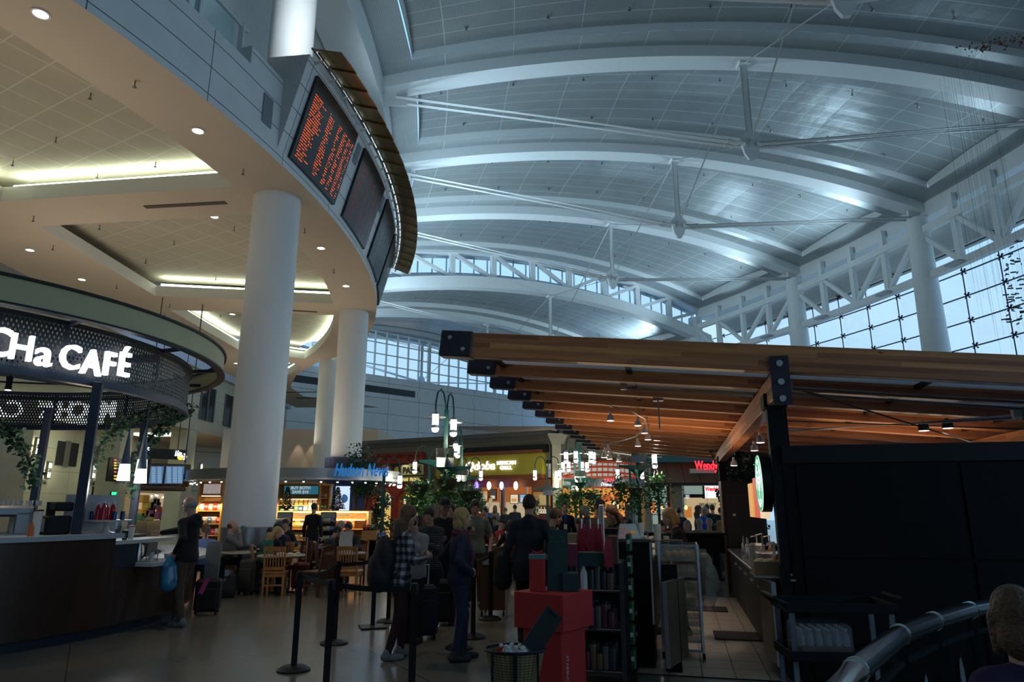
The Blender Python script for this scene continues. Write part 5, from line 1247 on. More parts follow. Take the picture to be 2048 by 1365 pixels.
r3 = thing('breakfast_sign', 'cream board reading BREAKFAST inside the burger shop', 'sign'); m = MB(); m.m(glow('cream_board', (.6, .5, .28), .5)); WB.pbox(m, 1396, 1006, 1435, 1015, -2, -1.9); m.build('panel', None, r3); WB.text('lettering', 'BREAKFAST', 1415.5, 1010.5, .17, mat('brown_letters', (.12, .05, .02), .5), r3, -1.87, width=WB.wid(1398, 1433, 1010))
for px, py, c in ((1325, 1014, (1, .35, .1)), (1415, 1014, (1, .3, .15)), (1372, 1016, (1, .3, .1))):
    q = WB.pt(*WB.uz(px, py, -.6), -.6); r4 = thing('pendant_light', 'small red-orange pendant lamp %s' % {1325: 'behind the mullioned window', 1415: 'in front of the BREAKFAST board', 1372: 'beside the orange box'}[px], 'pendant lamp'); m = MB(); m.m(glow('pendant_orange', (1, .28, .10), 4)); m.sphere(q, .08, 10, sc=(1, 1, 1.4)); m.build('lamp_shade', None, r4); m = MB(); m.m(black); m.tube([q, q + Vector((0, 0, .8))], .008, 4); m.build('cord', None, r4)
lamp('shop_fill', 'AREA', WB.pt(9.5, 3.0, -1.4), 60, (1, .85, .6), size=4, size_y=1.5, rot=(0, 0, 0))
lamp('arch_glow', 'SPOT', WB.pt(*WB.uz(1357, 1008, .5), .35), 30, (1, .95, .7), .05, target=WB.pt(*WB.uz(1357, 1060, .1), .1), spot=60)
# ================================================================ CAFE ON THE LEFT
CC = (-9.9, 10.95)
def cp(r, a, z=0.0): return Vector((CC[0] + r * math.cos(R(a)), CC[1] + r * math.sin(R(a)), z))
def oncyl(px, py, r, far=False):
    b_ = bearing(px, py); a = b_.x ** 2 + b_.y ** 2; b = -2 * (CC[0] * b_.x + CC[1] * b_.y); c = CC[0] ** 2 + CC[1] ** 2 - r * r
    t = (-b + (1 if far else -1) * math.sqrt(max(b * b - 4 * a * c, 0))) / (2 * a); q = b_ * t; q.z += 1.68; return math.degrees(math.atan2(q.y - CC[1], q.x - CC[0])), q.z
def aband(m, r0, r1, z0, z1, a0, a1, n=40, mt=None):
    if mt: m.m(mt)
    m.sweep([[cp(r0, a0 + (a1 - a0) * i / n, z0), cp(r1, a0 + (a1 - a0) * i / n, z0), cp(r1, a0 + (a1 - a0) * i / n, z1), cp(r0, a0 + (a1 - a0) * i / n, z1)] for i in range(n + 1)]); return m
quartz = mat('grey_quartz_top', (.42, .46, .50), .3, var=.06)
quartzw = mat('white_quartz_ledge', (.62, .64, .66), .28, var=.05)
navyp = mat('blue_black_steel', (.012, .022, .045), .45, var=.2)
root = thing('cafe_counter', 'dark veneered curved cafe counter with grey top at the lower left', 'counter')
aband(MB(), 3.95, 4.62, .13, 1.27, -125, -15, 60, darkwood).build('body', None, root); aband(MB(), 4.0, 4.5, 0, .13, -125, 60, 80, navyp).build('toe_kick', None, root)
aband(MB(), 3.85, 4.72, 1.27, 1.33, -125, -14.6, 60, quartz).build('counter_top', None, root)
aband(MB(), 3.95, 4.62, .13, .86, -15, 60, 40, darkwood).build('low_body', None, root)
aband(MB(), 4.05, 4.88, .86, .91, -9.5, 58, 40, quartzw).build('condiment_ledge', None, root)
m = MB(); aband(m, 3.6, 3.98, .86, 1.2, -15, 40, 30, blackp); aband(m, 3.98, 4.6, .86, 1.2, -15, -9.5, 6, navyp); m.build('back_panel', None, root)
aband(MB(), 3.75, 4.62, 1.18, 1.23, -15, 3, 20, quartzw).build('upper_shelf', None, root)
# canopy: outer ring, sign ring, posts
root = thing('cafe_canopy', 'round cafe canopy with a sage outer ring and dark mesh sign ring', 'canopy')
sage = mat('sage_metal_ring', (.46, .42, .24), .6, var=.12, scale=1.2)
m = MB(); aband(m, 4.70, 4.76, 4.12, 4.44, -180, 180, 120, sage); aband(m, 4.66, 4.80, 4.44, 4.475, -180, 180, 120, black); aband(m, 4.66, 4.80, 4.09, 4.12, -180, 180, 120, black); m.build('outer_ring', None, root)
def mesh_screen(name, col, s=16.0, dens=.62):
    m_, n, l, b = _nodes(name); uv = n.new('ShaderNodeUVMap'); sp = n.new('ShaderNodeSeparateXYZ'); l.new(uv.outputs['UV'], sp.inputs[0])
    def M(op, *v):
        k = n.new('ShaderNodeMath'); k.operation = op
        for i, x in enumerate(v):
            if isinstance(x, (int, float)): k.inputs[i].default_value = x
            else: l.new(x, k.inputs[i])
        return k.outputs[0]
    u = M('MULTIPLY', M('ADD', sp.outputs['X'], M('MULTIPLY', sp.outputs['Y'], .5)), s); v = M('MULTIPLY', M('SUBTRACT', sp.outputs['X'], M('MULTIPLY', sp.outputs['Y'], .5)), s)
    f = M('MULTIPLY', M('ABSOLUTE', M('SINE', M('MULTIPLY', u, 3.1416))), M('ABSOLUTE', M('SINE', M('MULTIPLY', v, 3.1416))))
    l.new(M('LESS_THAN', f, dens), b.inputs['Alpha']); b.inputs['Base Color'].default_value = (*col, 1); b.inputs['Roughness'].default_value = .5; return m_
meshm = mesh_screen('expanded_metal_mesh', (.008, .012, .022), 17.0, .72)
m = MB(); m.m(meshm); n = 120
for i in range(n): a = 360 * i / n; b = 360 * (i + 1) / n; L = 4.2 * math.pi / 180; m.quad(cp(4.2, a, 3.45), cp(4.2, b, 3.45), cp(4.2, b, 4.1), cp(4.2, a, 4.1), uv=[(a * L, 0), (b * L, 0), (b * L, .65), (a * L, .65)])
m.build('mesh_screen', None, root, fix=False)
m = MB(); aband(m, 4.12, 4.24, 3.34, 3.45, -180, 180, 120, navyp); aband(m, 4.12, 4.24, 4.10, 4.17, -180, 180, 120, navyp); aband(m, 3.3, 4.12, 4.12, 4.16, -175, -35, 50, black); m.build('sign_ring_frame', None, root)
m = MB(); m.m(navyp)
for a in range(-170, 190, 24): m.bar(cp(4.2, a, 4.14), cp(4.72, a, 4.2), .05, .06); m.bar(cp(4.18, a, 3.4), cp(4.18, a, 4.14), .05, .03, up=cp(1, a) - cp(0, a))
for a in (-120, -60, 0): m.bar(cp(4.1, a, 4.05), cp(-4.1, a, 4.05), .09, .12)
m.build('spokes', None, root)
for (x, y, z0_) in ((cp(4.3, -19.5).x, cp(4.3, -19.5).y, 1.33), (-8.25, 12.1, 0), (-6.75, 12.55, 0), (-11.5, 8.3, 0)):
    m = MB(); m.m(navyp); m.box((x, y, (z0_ + 3.4) / 2), (.12, .12, 3.4 - z0_), R(20), .01); m.build('post', None, root)
white_l = glow('white_lit_letters', (.93, .96, 1.0), 2.2)
def ring_letter(ch, a, z, h, par, inward=False, fat=.006, sx=1.0):
    p = cp(4.30, a, z); M4 = Matrix.Translation(p) @ Matrix.Rotation(R(a + 90), 4, 'Z') @ Matrix.Rotation(R(90), 4, 'X')
    return text('lettering', ch, h * 1.1 / .72, M4, white_l, par, .035, fat, sx=sx)
for ch, px, py, h, k in (('O', -62, 678, .34, 1.0), ('C', -5, 683, .34, 1.0), ('H', 43, 694, .31, 1.0), ('a', 88, 705, .33, 1.15), ('C', 140, 713, .31, 1.0), ('A', 183, 724, .33, .98), ('F', 218, 727, .32, 1.0), ('É', 248, 728, .33, .95)):
    a, z = oncyl(px, py + 4, 4.3); ring_letter(ch, a, z, h, root, sx=k * .86)
for i, ch in enumerate('MOCHA CAFÉ'):
    if ch != ' ': ring_letter(ch, 78 + i * 4.6, 3.78, .34, root)
track = mat('track_head', (.02, .02, .024), .4)
for i, (px, py) in enumerate(((20, 757), (-30, 750))):
    a, _ = oncyl(px, py, 3.6); r_ = thing('track_spotlight', 'small black track spotlight under the cafe canopy, ' + ('by the letter H', 'cut by the left edge')[i], 'spotlight', cp(3.6, a, 3.3)); m = MB(); m.m(track).cyl((0, 0, .1), (0, 0, .3), .012, n=6).cyl((0, 0, -.08), (0, 0, .1), .045); m.build('head', None, r_); m = MB(); m.m(glow('spot_lens', (1, .9, .75), 6)).cyl((0, 0, -.085), (0, 0, -.08), .036); m.build('lens', None, r_)
    lamp('cafe_spot', 'SPOT', cp(3.6, a, 3.2), 16, WARM, .03, rot=(0, 0, 0), spot=80)
# leafy garland arches
def foliage(m, pts_r, n, leaf, rnd_, droop=.0):
    for (c, r) in pts_r:
        for _ in range(n):
            d = Vector((rnd_.gauss(0, 1), rnd_.gauss(0, 1), rnd_.gauss(0, 1))).normalized() * r * rnd_.uniform(.3, 1)
            p = Vector(c) + d - Vector((0, 0, droop * rnd_.random())); a = Vector((rnd_.gauss(0, 1), rnd_.gauss(0, 1), rnd_.gauss(0, .6))).normalized(); b = a.cross(Vector((rnd_.gauss(0, 1), rnd_.gauss(0, 1), 1))).normalized()
            L = leaf * rnd_.uniform(.6, 1.3); w = L * .38; k = len(m.v)
            m.v += [tuple(p), tuple(p + a * L * .5 + b * w), tuple(p + a * L + Vector((0, 0, -.15 * L))), tuple(p + a * L * .5 - b * w)]; m.face((k, k + 1, k + 2, k + 3))
    return m
rg = random.Random(11)
for i, (P0_, P1_, P2_, lb) in enumerate(((aty(376, 812, 12.6), aty(262, 800, 12.2), aty(190, 905, 12.0), 'leafy garland arch curling down beside the middle cafe post'), (aty(376, 815, 12.8), aty(290, 850, 12.6), aty(262, 975, 12.4), 'leafy garland arch drooping beside the right cafe post'), (aty(-30, 850, 11.0), aty(52, 850, 11.3), aty(66, 960, 11.6), 'leafy garland arch with pipe at the far left'))):
    r_ = thing('garland_arch', lb, 'garland'); pts = [(P0_ * (1 - t) ** 2 + P1_ * 2 * t * (1 - t) + P2_ * t * t) for t in [j / 14 for j in range(15)]]
    m = MB(); m.m(black).tube(pts, .022, 8); m.build('pipe', None, r_); m = MB(); m.m(leafd); foliage(m, [(p, .17) for p in pts[::1]], 34, .085, rg, .1); tag(m.build('foliage', None, r_, smooth=0, fix=False), kind='stuff')
# pendants
for i, (px, pb, pt_, Y, lb) in enumerate(((246, 962, 884, 11.2, 'left'), (281, 952, 876, 12.0, 'upper right'), (280, 967, 900, 11.4, 'lower right'))):
    q = aty(px, pb, Y); q2 = aty(px + 6, pt_, Y); h_ = q2.z - q.z; r_ = thing('pendant_light', 'long tapering cafe pendant with glowing white tip, %s of the three' % lb, 'pendant lamp', q); m = MB(); m.m(mat('blue_grey_shade', (.10, .13, .18), .5)).lathe([(.075, h_ * .42), (.012, h_ * 1.25)], n=16); m.tube([(0, 0, h_ * 1.2), (0, 0, 4.05 - q.z)], .006, 4); m.build('shade', None, r_); m = MB(); m.m(glow('pendant_white', (.9, .95, 1), 3.0)).lathe([(.095, 0), (.075, h_ * .42)], n=16); m.build('lamp', None, r_)
    lamp('pendant_glow', 'POINT', q + Vector((0, 0, -.12)), 9, (.95, .97, 1), .1)
# things on the counter
def cup(name, lb, p, r0, r1, h, mt, lid=None, cat='cup', grp=None, n=16):
    r_ = thing(name, lb, cat, p, 0, grp); m = MB(); m.m(mt).lathe([(r0, 0), (r1, h)], n=n); m.build('body', None, r_)
    if lid: m = MB(); m.m(lid).lathe([(r1 * 1.06, h), (r1 * 1.06, h + .012), (r1 * .85, h + .022)], n=n); m.build('lid', None, r_)
    return r_
def bottle(name, lb, p, r, h, mt, capm, grp=None, cat='bottle'):
    r_ = thing(name, lb, cat, p, 0, grp); m = MB(); m.m(mt).lathe([(r, 0), (r, h * .62), (r * .8, h * .72), (r * .38, h * .85), (r * .38, h * .92)], n=14); m.build('body', None, r_); m = MB(); m.m(capm).lathe([(r * .46, h * .9), (r * .46, h)], n=12); m.build('cap', None, r_); return r_
ZC = 1.33
def onc(px, r): # point on the counter at radius r seen at column px
    a, _ = oncyl(px, 1060, r); return cp(r, a, ZC)
plasw = mat('white_plastic', (.62, .62, .62), .4); papc = mat('paper_cup_white', (.68, .66, .62), .6); redj = mat('red_juice', (.45, .02, .03), .2, var=.2); clear = glass('clear_plastic', (.92, .94, .95), .3)
cup('cup_stack', 'tall stack of pale paper cups on the cafe counter near the first post', onc(72, 4.2), .045, .055, .30, papc, black, 'cups')
q = onc(76, 4.15); cup('cup_stack', 'dark lidded cup stack behind the pale one on the cafe counter', q + Vector((-.1, .35, 0)), .05, .06, .42, blackp, None, 'cups')
bottle('sauce_bottle', 'small orange bottle on the cafe counter', onc(62, 4.5), .035, .17, mat('orange_plastic', (.6, .14, .02), .4), mat('orange_plastic', (.6, .14, .02), .4))
r_ = thing('grinder', 'dark clear-fronted dispenser box on the cafe counter left of the post', 'machine', onc(108, 4.1), R(-40)); m = MB(); m.m(blackp).box((0, 0, .12), (.30, .3, .24), bev=.02).box((0, .05, .36), (.26, .22, .12), bev=.02); m.build('body', None, r_); m = MB(); m.m(mat('grey_screen', (.16, .2, .22), .3)).box((0, -.155, .12), (.22, .01, .17)); m.build('panel', None, r_)
r_ = thing('espresso_machine', 'espresso machine with cool white work lights at the far left of the cafe', 'machine', onc(18, 3.6) + Vector((0, 0, -.02)), R(-50)); m = MB(); m.m(darksteel).box((0, 0, .32), (.75, .45, .14), bev=.03).box((0, .12, .16), (.75, .22, .32), bev=.02).box((0, -.02, .02), (.78, .5, .05), bev=.01); m.build('body', None, r_); m = MB(); m.m(glow('blue_white_led', (.6, .8, 1), 3.0)).box((0, -.235, .27), (.6, .02, .02)).box((-.1, -.235, .06), (.25, .02, .02)); m.build('lamp', None, r_); m = MB(); m.m(blackp)
for x_ in (-.2, .05, .25): m.cyl((x_, -.16, .24), (x_, -.30, .2), .018)
m.build('handle', None, r_)
for k in range(5): cup('upturned_cup', 'white cup on top of the espresso machine', onc(18, 3.6) + Vector((-.22 + .1 * k, .05 + .08 * k * .6, .37)), .035, .045, .07, plasw, None, 'cup', 'white cups on the espresso machine')
r_ = thing('frosted_splash_guard', 'tall frosted curved splash guard behind the middle cafe post', 'screen'); m = MB(); m.m(mat('frosted_acrylic', (.30, .36, .42), .35, alpha=.8))
a0, _ = oncyl(126, 1050, 4.0); a1, _ = oncyl(232, 1050, 4.0)
aband(m, 3.98, 4.0, ZC, ZC + .52, a0, a1, 20); m.build('panel', None, r_)
# cake stand with red bottles and cans
qs = cp(4.22, oncyl(212, 1060, 4.22)[0], ZC); r_ = thing('cake_stand', 'white pedestal stand holding bottles on the cafe counter', 'stand', qs); m = MB(); m.m(plasw).lathe([(.12, 0), (.05, .02), (.03, .08), (.05, .14), (.30, .155), (.31, .175)], n=28); m.build('stand', None, r_)
gl0 = None
for k, (dx, dy) in enumerate(((-.10, -.08), (0, -.12), (.1, -.06), (.03, .05), (-.06, .06))):
    bottle('juice_bottle', ['red juice bottle front left on the white stand', 'red juice bottle at the very front of the white stand', 'red juice bottle front right on the white stand', 'red juice bottle at the back right of the white stand', 'red juice bottle at the back left of the white stand'][k], qs + Vector((dx, dy, .175)), .038, .24 + .02 * (k % 2), redj, plasw, 'red juice bottles on the white stand')
for k, (dx, dy) in enumerate(((-.22, -.02), (-.18, .08), (.2, .02), (.16, -.12))): 
    r_ = thing('drink_can', 'blue drink can on the white stand, %s' % ('far left', 'back left', 'far right', 'front right')[k], 'can', qs + Vector((dx, dy, .175)), 0, 'blue cans on the white stand'); m = MB(); m.m(mat('blue_can', (.03, .05, .14), .25, .6)).lathe([(.025, 0), (.033, .01), (.033, .11), (.027, .12)], n=14); m.build('can', None, r_)
cp1 = cup('paper_cup', 'black and white dotted paper cup at the end of the cafe counter', cp(4.45, oncyl(249, 1078, 4.45)[0], 1.23), .03, .042, .12, blackp, plasw)
m = MB(); m.m(plasw)
for j in range(3):
    for i in range(4): m.box((.036 * math.cos(R(-110 + i * 22)), .036 * math.sin(R(-110 + i * 22)), .03 + .03 * j), (.008, .008, .014))
m.build('dots', None, cp1)
cup('tumbler', 'pale printed tumbler with red lid under the bald man\'s hand', cp(4.36, oncyl(262, 1070, 4.36)[0], 1.23), .035, .045, .17, papc, mat('red_lid', (.5, .04, .02), .4))
r_ = thing('pastry_case', 'small glass case with rolls at the end of the cafe bar', 'display case', cp(3.9, 0, 1.23), R(0)); m = MB(); m.m(blackp).box((0, 0, .02), (.45, .5, .04)).box((-.2, 0, .17), (.03, .5, .3)); m.build('frame', None, r_); m = MB(); m.m(clear).box((.03, 0, .19), (.40, .46, .28)); m.build('glass', None, r_)
# condiment ledge
for k, (a, r0, lb) in enumerate(((-4, 4.35, 'chrome thermal carafe nearest the middle of the condiment ledge'), (-7.2, 4.5, 'chrome thermal carafe at the left of the condiment ledge'))):
    r_ = thing('thermal_carafe', lb, 'carafe', cp(r0, a, .91)); m = MB(); m.m(steel).lathe([(.055, 0), (.06, .02), (.055, .18), (.035, .23), (.035, .26)], n=18); m.build('body', None, r_); m = MB(); m.m(blackp).lathe([(.038, .26), (.03, .29)], n=12); m.tube([(.03, 0, .25), (.10, 0, .23), (.10, 0, .10), (.055, 0, .05)], .01, 6); m.build('handle', None, r_)
r_ = thing('glass_jar', 'low clear jar of packets on the condiment ledge', 'jar', cp(4.68, -6.5, .91)); m = MB(); m.m(clear).lathe([(.08, 0), (.085, .14)], n=18); m.build('jar', None, r_); m = MB(); m.m(paper)
for k in range(8): m.box((random.uniform(-.04, .04), random.uniform(-.04, .04), .06), (.03, .01, .08), random.random())
m.build('packets', None, r_)
cup('portion_cup', 'small white tub on the condiment ledge', cp(4.55, 2, .91), .045, .06, .07, plasw, None, 'tub'); cup('portion_cup', 'small carton next to the white tub on the condiment ledge', cp(4.35, 1, .91), .025, .03, .09, papc, None, 'tub')
lamp('cafe_fill', 'POINT', (-7.4, 11.6, 2.9), 12, WARM, .2)
# ================================================================ COFFEE KIOSK ON THE RIGHT
KA = math.atan2(-.232, .973); KU = Vector((math.cos(KA), math.sin(KA), 0)); KV = Vector((-math.sin(KA), math.cos(KA), 0)); KO = Vector((2.855, 7.3, 0))
def K(u, v, z=0.0): return KO + KU * u + KV * v + Vector((0, 0, z))
def kbox(m, u0, u1, v0, v1, z0, z1, bev=0): m.box(K((u0 + u1) / 2, (v0 + v1) / 2, (z0 + z1) / 2), (u1 - u0, v1 - v0, z1 - z0), KA, bev); return m
# ---- timber canopy
T0 = Vector((-.787, 7.72, 0)); SL = -.10; ZB = 3.38; NBM = 13; SPC = 1.1; BL = 7.9
def TB(r, v, z=0.0): p = T0 + KU * r + KV * v; return Vector((p.x, p.y, ZB + SL * r + z))
root = thing('timber_canopy', 'big slatted timber canopy of glulam beams over the coffee kiosk', 'canopy')
plate = mat('dark_plum_steel_plate', (.030, .026, .045), .5, var=.25, scale=6)
tilt = math.atan(SL)
bm0 = None
for k in range(NBM):
    L = BL
    m = MB(); m.m(glulam).box((L / 2, 0, .14), (L, .15, .28), bev=.006)
    o = m.build('beam', None, root) if bm0 is None else None
    if bm0 is None: bm0 = o
    else: o = bm0.copy(); COL.objects.link(o)
    o.parent = root; o.matrix_world = Matrix.Translation(TB(0, k * SPC)) @ Matrix.Rotation(KA, 4, 'Z') @ Matrix.Rotation(-tilt, 4, 'Y')
    m = MB(); m.m(plate).box((.155, 0, .14), (.38, .19, .305), bev=.01); pl = m.build('end_plate', None, root); pl.matrix_world = o.matrix_world
    m = MB(); m.m(steel)
    for (x_, z_) in ((.08, .205), (.25, .075)): m.cyl((x_, -.095, z_), (x_, -.108, z_), .024, n=14).cyl((x_, -.108, z_), (x_, -.122, z_), .012, n=6)
    m.build('bolt', None, pl)
dk = mat('pale_canopy_deck', (.75, .75, .78), .6, trans=0); _b = dk.node_tree.nodes['Principled BSDF']; _t = dk.node_tree.nodes.new('ShaderNodeBsdfTranslucent'); _t.inputs['Color'].default_value = (.8, .8, .84, 1); _x = dk.node_tree.nodes.new('ShaderNodeMixShader'); _x.inputs[0].default_value = .85; dk.node_tree.links.new(_b.outputs[0], _x.inputs[1]); dk.node_tree.links.new(_t.outputs[0], _x.inputs[2]); dk.node_tree.links.new(_x.outputs[0], dk.node_tree.nodes['Material Output'].inputs['Surface'])
m = MB(); m.m(dk); deck = [TB(.4, .0, .14), TB(BL, .0, .14), TB(BL, (NBM - 1) * SPC + .05, .14), TB(.4, (NBM - 1) * SPC + .05, .14)]
m.sweep([deck, [p + Vector((0, 0, .02)) for p in deck]]); m.build('deck', None, root)
for k in range(NBM - 1):
    for r_ in (.45, 2.05, 3.66, 5.2, 6.8): MB().m(black).bar(TB(r_, k * SPC, .12), TB(r_, (k + 1) * SPC, .12), .06, .045).build('purlin', None, root)
for gi, (gr_, lb) in enumerate(((3.62, 'a'), (7.05, 'b'))):
    za = -.275
    m = MB(); m.m(glulam); L = 11.4 * 1.0; m.box((L / 2, 0, 0), (L, .17, .27), bev=.006); g_ = m.build('girder', None, root); z_ = ZB + SL * gr_ - .14; p = T0 + KU * gr_ + KV * -.02
    g_.matrix_world = Matrix.Translation((p.x, p.y, z_)) @ Matrix.Rotation(KA + R(90), 4, 'Z')
    m = MB(); m.m(plate); c = T0 + KU * gr_ + KV * -.10; m.box((c.x, c.y, z_ + .05), (.18, .02, .50), KA); m.build('end_plate', None, root); m = MB(); m.m(steel)
    for dz in (.22, .03, -.14): m.cyl(Vector((c.x, c.y, z_ + dz)) - KV * .01, Vector((c.x, c.y, z_ + dz)) - KV * .03, .032, n=14)
    m.build('bolt', None, root)
    for v_ in (.55, 10.2):
        c = T0 + KU * gr_ + KV * v_; m = MB(); m.m(blackp).box((c.x, c.y, (z_ - .14) / 2), (.17, .17, z_ - .14), KA, .008).box((c.x, c.y, z_ - .08), (.24, .3, .16), KA, .01); m.build('post', None, root)
    m = MB(); m.m(black); c = T0 + KU * (gr_ + .35) + KV * 2.2; m.cyl((c.x, c.y, 2.2), (c.x, c.y, z_ + .2), .025, n=8); m.build('hanger_rod', None, root)
m = MB(); m.m(darksteel)
for a_, b_ in ((TB(3.7, .5, -.02), TB(6.9, 3.5, -.25)), (TB(3.7, 3.5, -.05), TB(6.9, .6, -.3))): m.tube([a_, b_], .012, 5)
m.build('brace_rod', None, root)
# conduits under the beams
pipe = mat('galvanised_conduit', (.38, .40, .42), .4, .8)
for (pts, r_, lb) in (([TB(1.95, 1.35, -.03), TB(3.5, 1.35, -.03)], .022, 'short galvanised conduit run under the left part of the timber canopy'), ([TB(3.8, .62, -.04), TB(6.2, .62, -.05), TB(6.6, .9, -.1), TB(6.75, .9, -.5)], .022, 'long galvanised conduit under the front right of the timber canopy'), ([TB(3.8, 1.0, -.04), TB(6.4, 1.0, -.06), TB(6.7, 1.3, -.2), TB(6.9, 1.3, -.7)], .026, 'second galvanised conduit bending down beside the right girder'), ([TB(6.2, 1.2, -.12), TB(4.3, 5.0, -.02)], .03, 'oblique conduit pair running away below the timber canopy')):
    m = MB(); m.m(pipe).tube(pts, r_, 8); m.box(tuple(pts[0] + Vector((0, 0, .03))), (.08, .08, .1), KA); tag(m.build('conduit', None), lb, 'conduit')
m = MB(); m.m(pipe); c = TB(2.35, 2.3, 0); m.box(tuple(c + Vector((0, 0, .0))), (.14, .1, .06), KA); m.cyl(c, c - Vector((0, 0, .42)), .01, n=6)
r_ = thing('track_light_rail', 'curved steel track with hanging spotlights under the timber canopy', 'track light'); m.build('canopy_box', None, r_)
def tpt(px, py, Y): return aty(px, py, Y)
rail = [tpt(1195, 806, 10.6), tpt(1232, 816, 10.4), tpt(1265, 824, 10.5), tpt(1290, 838, 11.0), tpt(1290, 858, 12.0), tpt(1270, 875, 13.0), tpt(1235, 885, 13.6), tpt(1205, 892, 13.8)]
m = MB(); m.m(steel).tube(rail, .014, 6).tube([tpt(1208, 900, 12.6), tpt(1225, 905, 12.2), tpt(1262, 910, 11.8)], .012, 6); m.build('rail', None, r_)
headlens = glow('track_lens', (1, .88, .72), 7)
for i, (px, py, Y) in enumerate(((1221, 842, 10.5), (1276, 852, 10.7), (1289, 867, 11.5), (1296, 880, 11.9), (1276, 893, 12.6), (1216, 904, 13.0), (1211, 911, 12.6), (1209, 916, 12.3), (1219, 919, 12.9), (1238, 924, 13.2), (1521, 886, 9.5), (1509, 902, 10.3), (1468, 932, 11.6))):
    q = tpt(px, py, Y); s_ = thing('track_spotlight', '', 'spotlight', q, 0, 'track spotlights under the timber canopy'); s_['label'] = 'steel spotlight on the curved track, ' + ['hanging alone at the upper left', 'upper right of the curve', 'right of the curve, second down', 'right of the curve, third down', 'just above the steel drum', 'leftmost of the low cluster', 'second of the low cluster', 'bottom of the low cluster', 'just right of the low cluster', 'lowest, left of the steel drum', 'upper of the pair beside the kiosk post', 'lower of the pair beside the kiosk post', 'in front of the dark tree'][i]
    m = MB(); m.m(steel).lathe([(.058, 0), (.05, .06), (.02, .10), (.02, .14)], n=14); m.build('head', None, s_); m = MB(); m.m(headlens).lathe([(.0001, -.002), (.052, -.002)], n=14); m.build('lens', None, s_)
    m = MB(); m.m(darksteel).tube([(0, 0, .13), (.03, 0, .17), (.02, 0, .24), (0, 0, .36)], .006, 5); m.build('cord', None, s_)
    if i in (0, 1, 3, 5, 9, 10): lamp('track_beam', 'SPOT', q - Vector((0, 0, .02)), 26, WARM, .04, rot=(0, 0, 0), spot=85)
for (px, py, Y, lb) in ((1896, 857, 9.0, 'lit round spotlight under the canopy above the black cabinets'), (1848, 862, 9.2, 'half-hidden spotlight on the girder above the black cabinets')):
    q = tpt(px, py, Y); s_ = thing('track_spotlight', lb, 'spotlight', q); m = MB(); m.m(blackp).lathe([(.07, 0), (.06, .1), (.02, .13)], n=14); m.build('head', None, s_); m = MB(); m.m(headlens).lathe([(.0001, -.002), (.062, -.002)], n=14); m.build('lens', None, s_)
    lamp('track_beam', 'SPOT', q + Vector((0, 0, .02)), 22, (1, .72, .42), .04, target=q + Vector((.7, .9, .35)), spot=90)
# warm spill on the underside of the beams
lamp('canopy_warm', 'AREA', K(-1.6, 4.6, 2.2), 26, (1, .74, .46), size=3.0, size_y=2.0, rot=(R(180), 0, KA))
lamp('canopy_warm', 'AREA', K(2.0, 3.4, 2.45), 10, (1, .74, .46), size=2.0, size_y=2.0, rot=(R(180), 0, KA))
# ---- black cabinet block
root = thing('kiosk_cabinet', 'wall of tall black kiosk cabinets filling the right of the scene', 'cabinet')
m = MB(); m.m(blackgloss); kbox(m, 0, 5.6, .0, .62, 0, 2.31, .01); m.build('carcass', None, root)
m = MB(); m.m(blackgloss)
for (a, b) in ((.12, 1.62), (1.66, 3.12), (3.16, 5.55)):
    for z0_, z1_ in ((.06, 1.17), (1.19, 2.12)):
        mm = MB(); mm.m(blackgloss); kbox(mm, a, b, -.025, 0, z0_, z1_, .006); d_ = mm.build('door', None, root)
mm = MB(); mm.m(mat('dull_brass', (.2, .15, .06), .4, .9)); kbox(mm, 2.95, 3.08, -.05, -.025, 1.02, 1.05, .005); mm.build('handle', None, root)
mm = MB(); mm.m(black); kbox(mm, 0, 5.6, -.035, 0, 2.13, 2.31); mm.build('cornice', None, root)
mm = MB(); mm.m(steel); kbox(mm, -.02, .0, .02, .5, 1.0, 1.02); kbox(mm, -.02, 0, .02, .5, 1.0, 1.3) if False else None; mm.build('trim', None, root)
# round lit sign on its side
root = thing('round_lit_sign', 'round green and white illuminated coffee sign seen almost edge-on', 'sign'); c = K(-.16, .36, 1.94); MS = Matrix.Translation(c) @ Matrix.Rotation(KA, 4, 'Z') @ Matrix.Rotation(R(-90), 4, 'Y')
def disc(m, r0, r1, z0, z1, n=48, sc=(1, 1), c2=(0, 0)):
    prof = [(max(r0, 1e-4), z0), (r1, z0), (r1, z1), (max(r0, 1e-4), z1)]; mm = MB(); mm.lathe(prof, (c2[0], c2[1], 0), n, cap=False, sc=sc); k = len(m.v); m.v += [tuple(MS @ Vector(v)) for v in mm.v]; [m.face([k + i for i in f]) for f in mm.f]; return m
m = MB(); m.m(black); disc(m, 0, .31, -.05, .05); disc(m, 0, .06, -.16, -.05); m.build('case', None, root)
gg = glow('logo_green', (.02, .30, .13), 1.1); gw = glow('logo_white', (.75, .95, .88), 1.5)
m = MB(); m.m(gw); disc(m, 0, .30, .05, .055); m.build('face', None, root)
m = MB(); m.m(gg); disc(m, .262, .30, .056, .060)
for (x_, y_, rx, ry) in ((.16, .0, .04, .05), (.09, .09, .025, .03), (.09, -.09, .025, .03), (-.02, .15, .05, .012), (-.02, -.15, .05, .012), (-.12, .19, .06, .012), (-.12, -.19, .06, .012), (-.1, .11, .08, .01), (-.1, -.11, .08, .01), (-.15, .05, .07, .008), (-.15, -.05, .07, .008), (.03, .025, .008, .012), (.03, -.025, .008, .012), (-.02, 0, .008, .02), (.2, .08, .02, .02), (.2, -.08, .02, .02)): disc(m, 0, 1, .056, .061, 14, (rx, ry), (x_, y_))
m.build('emblem', None, root)
lamp('sign_glow', 'POINT', K(-.55, .3, 1.93), 3, (.7, 1, .9), .15)
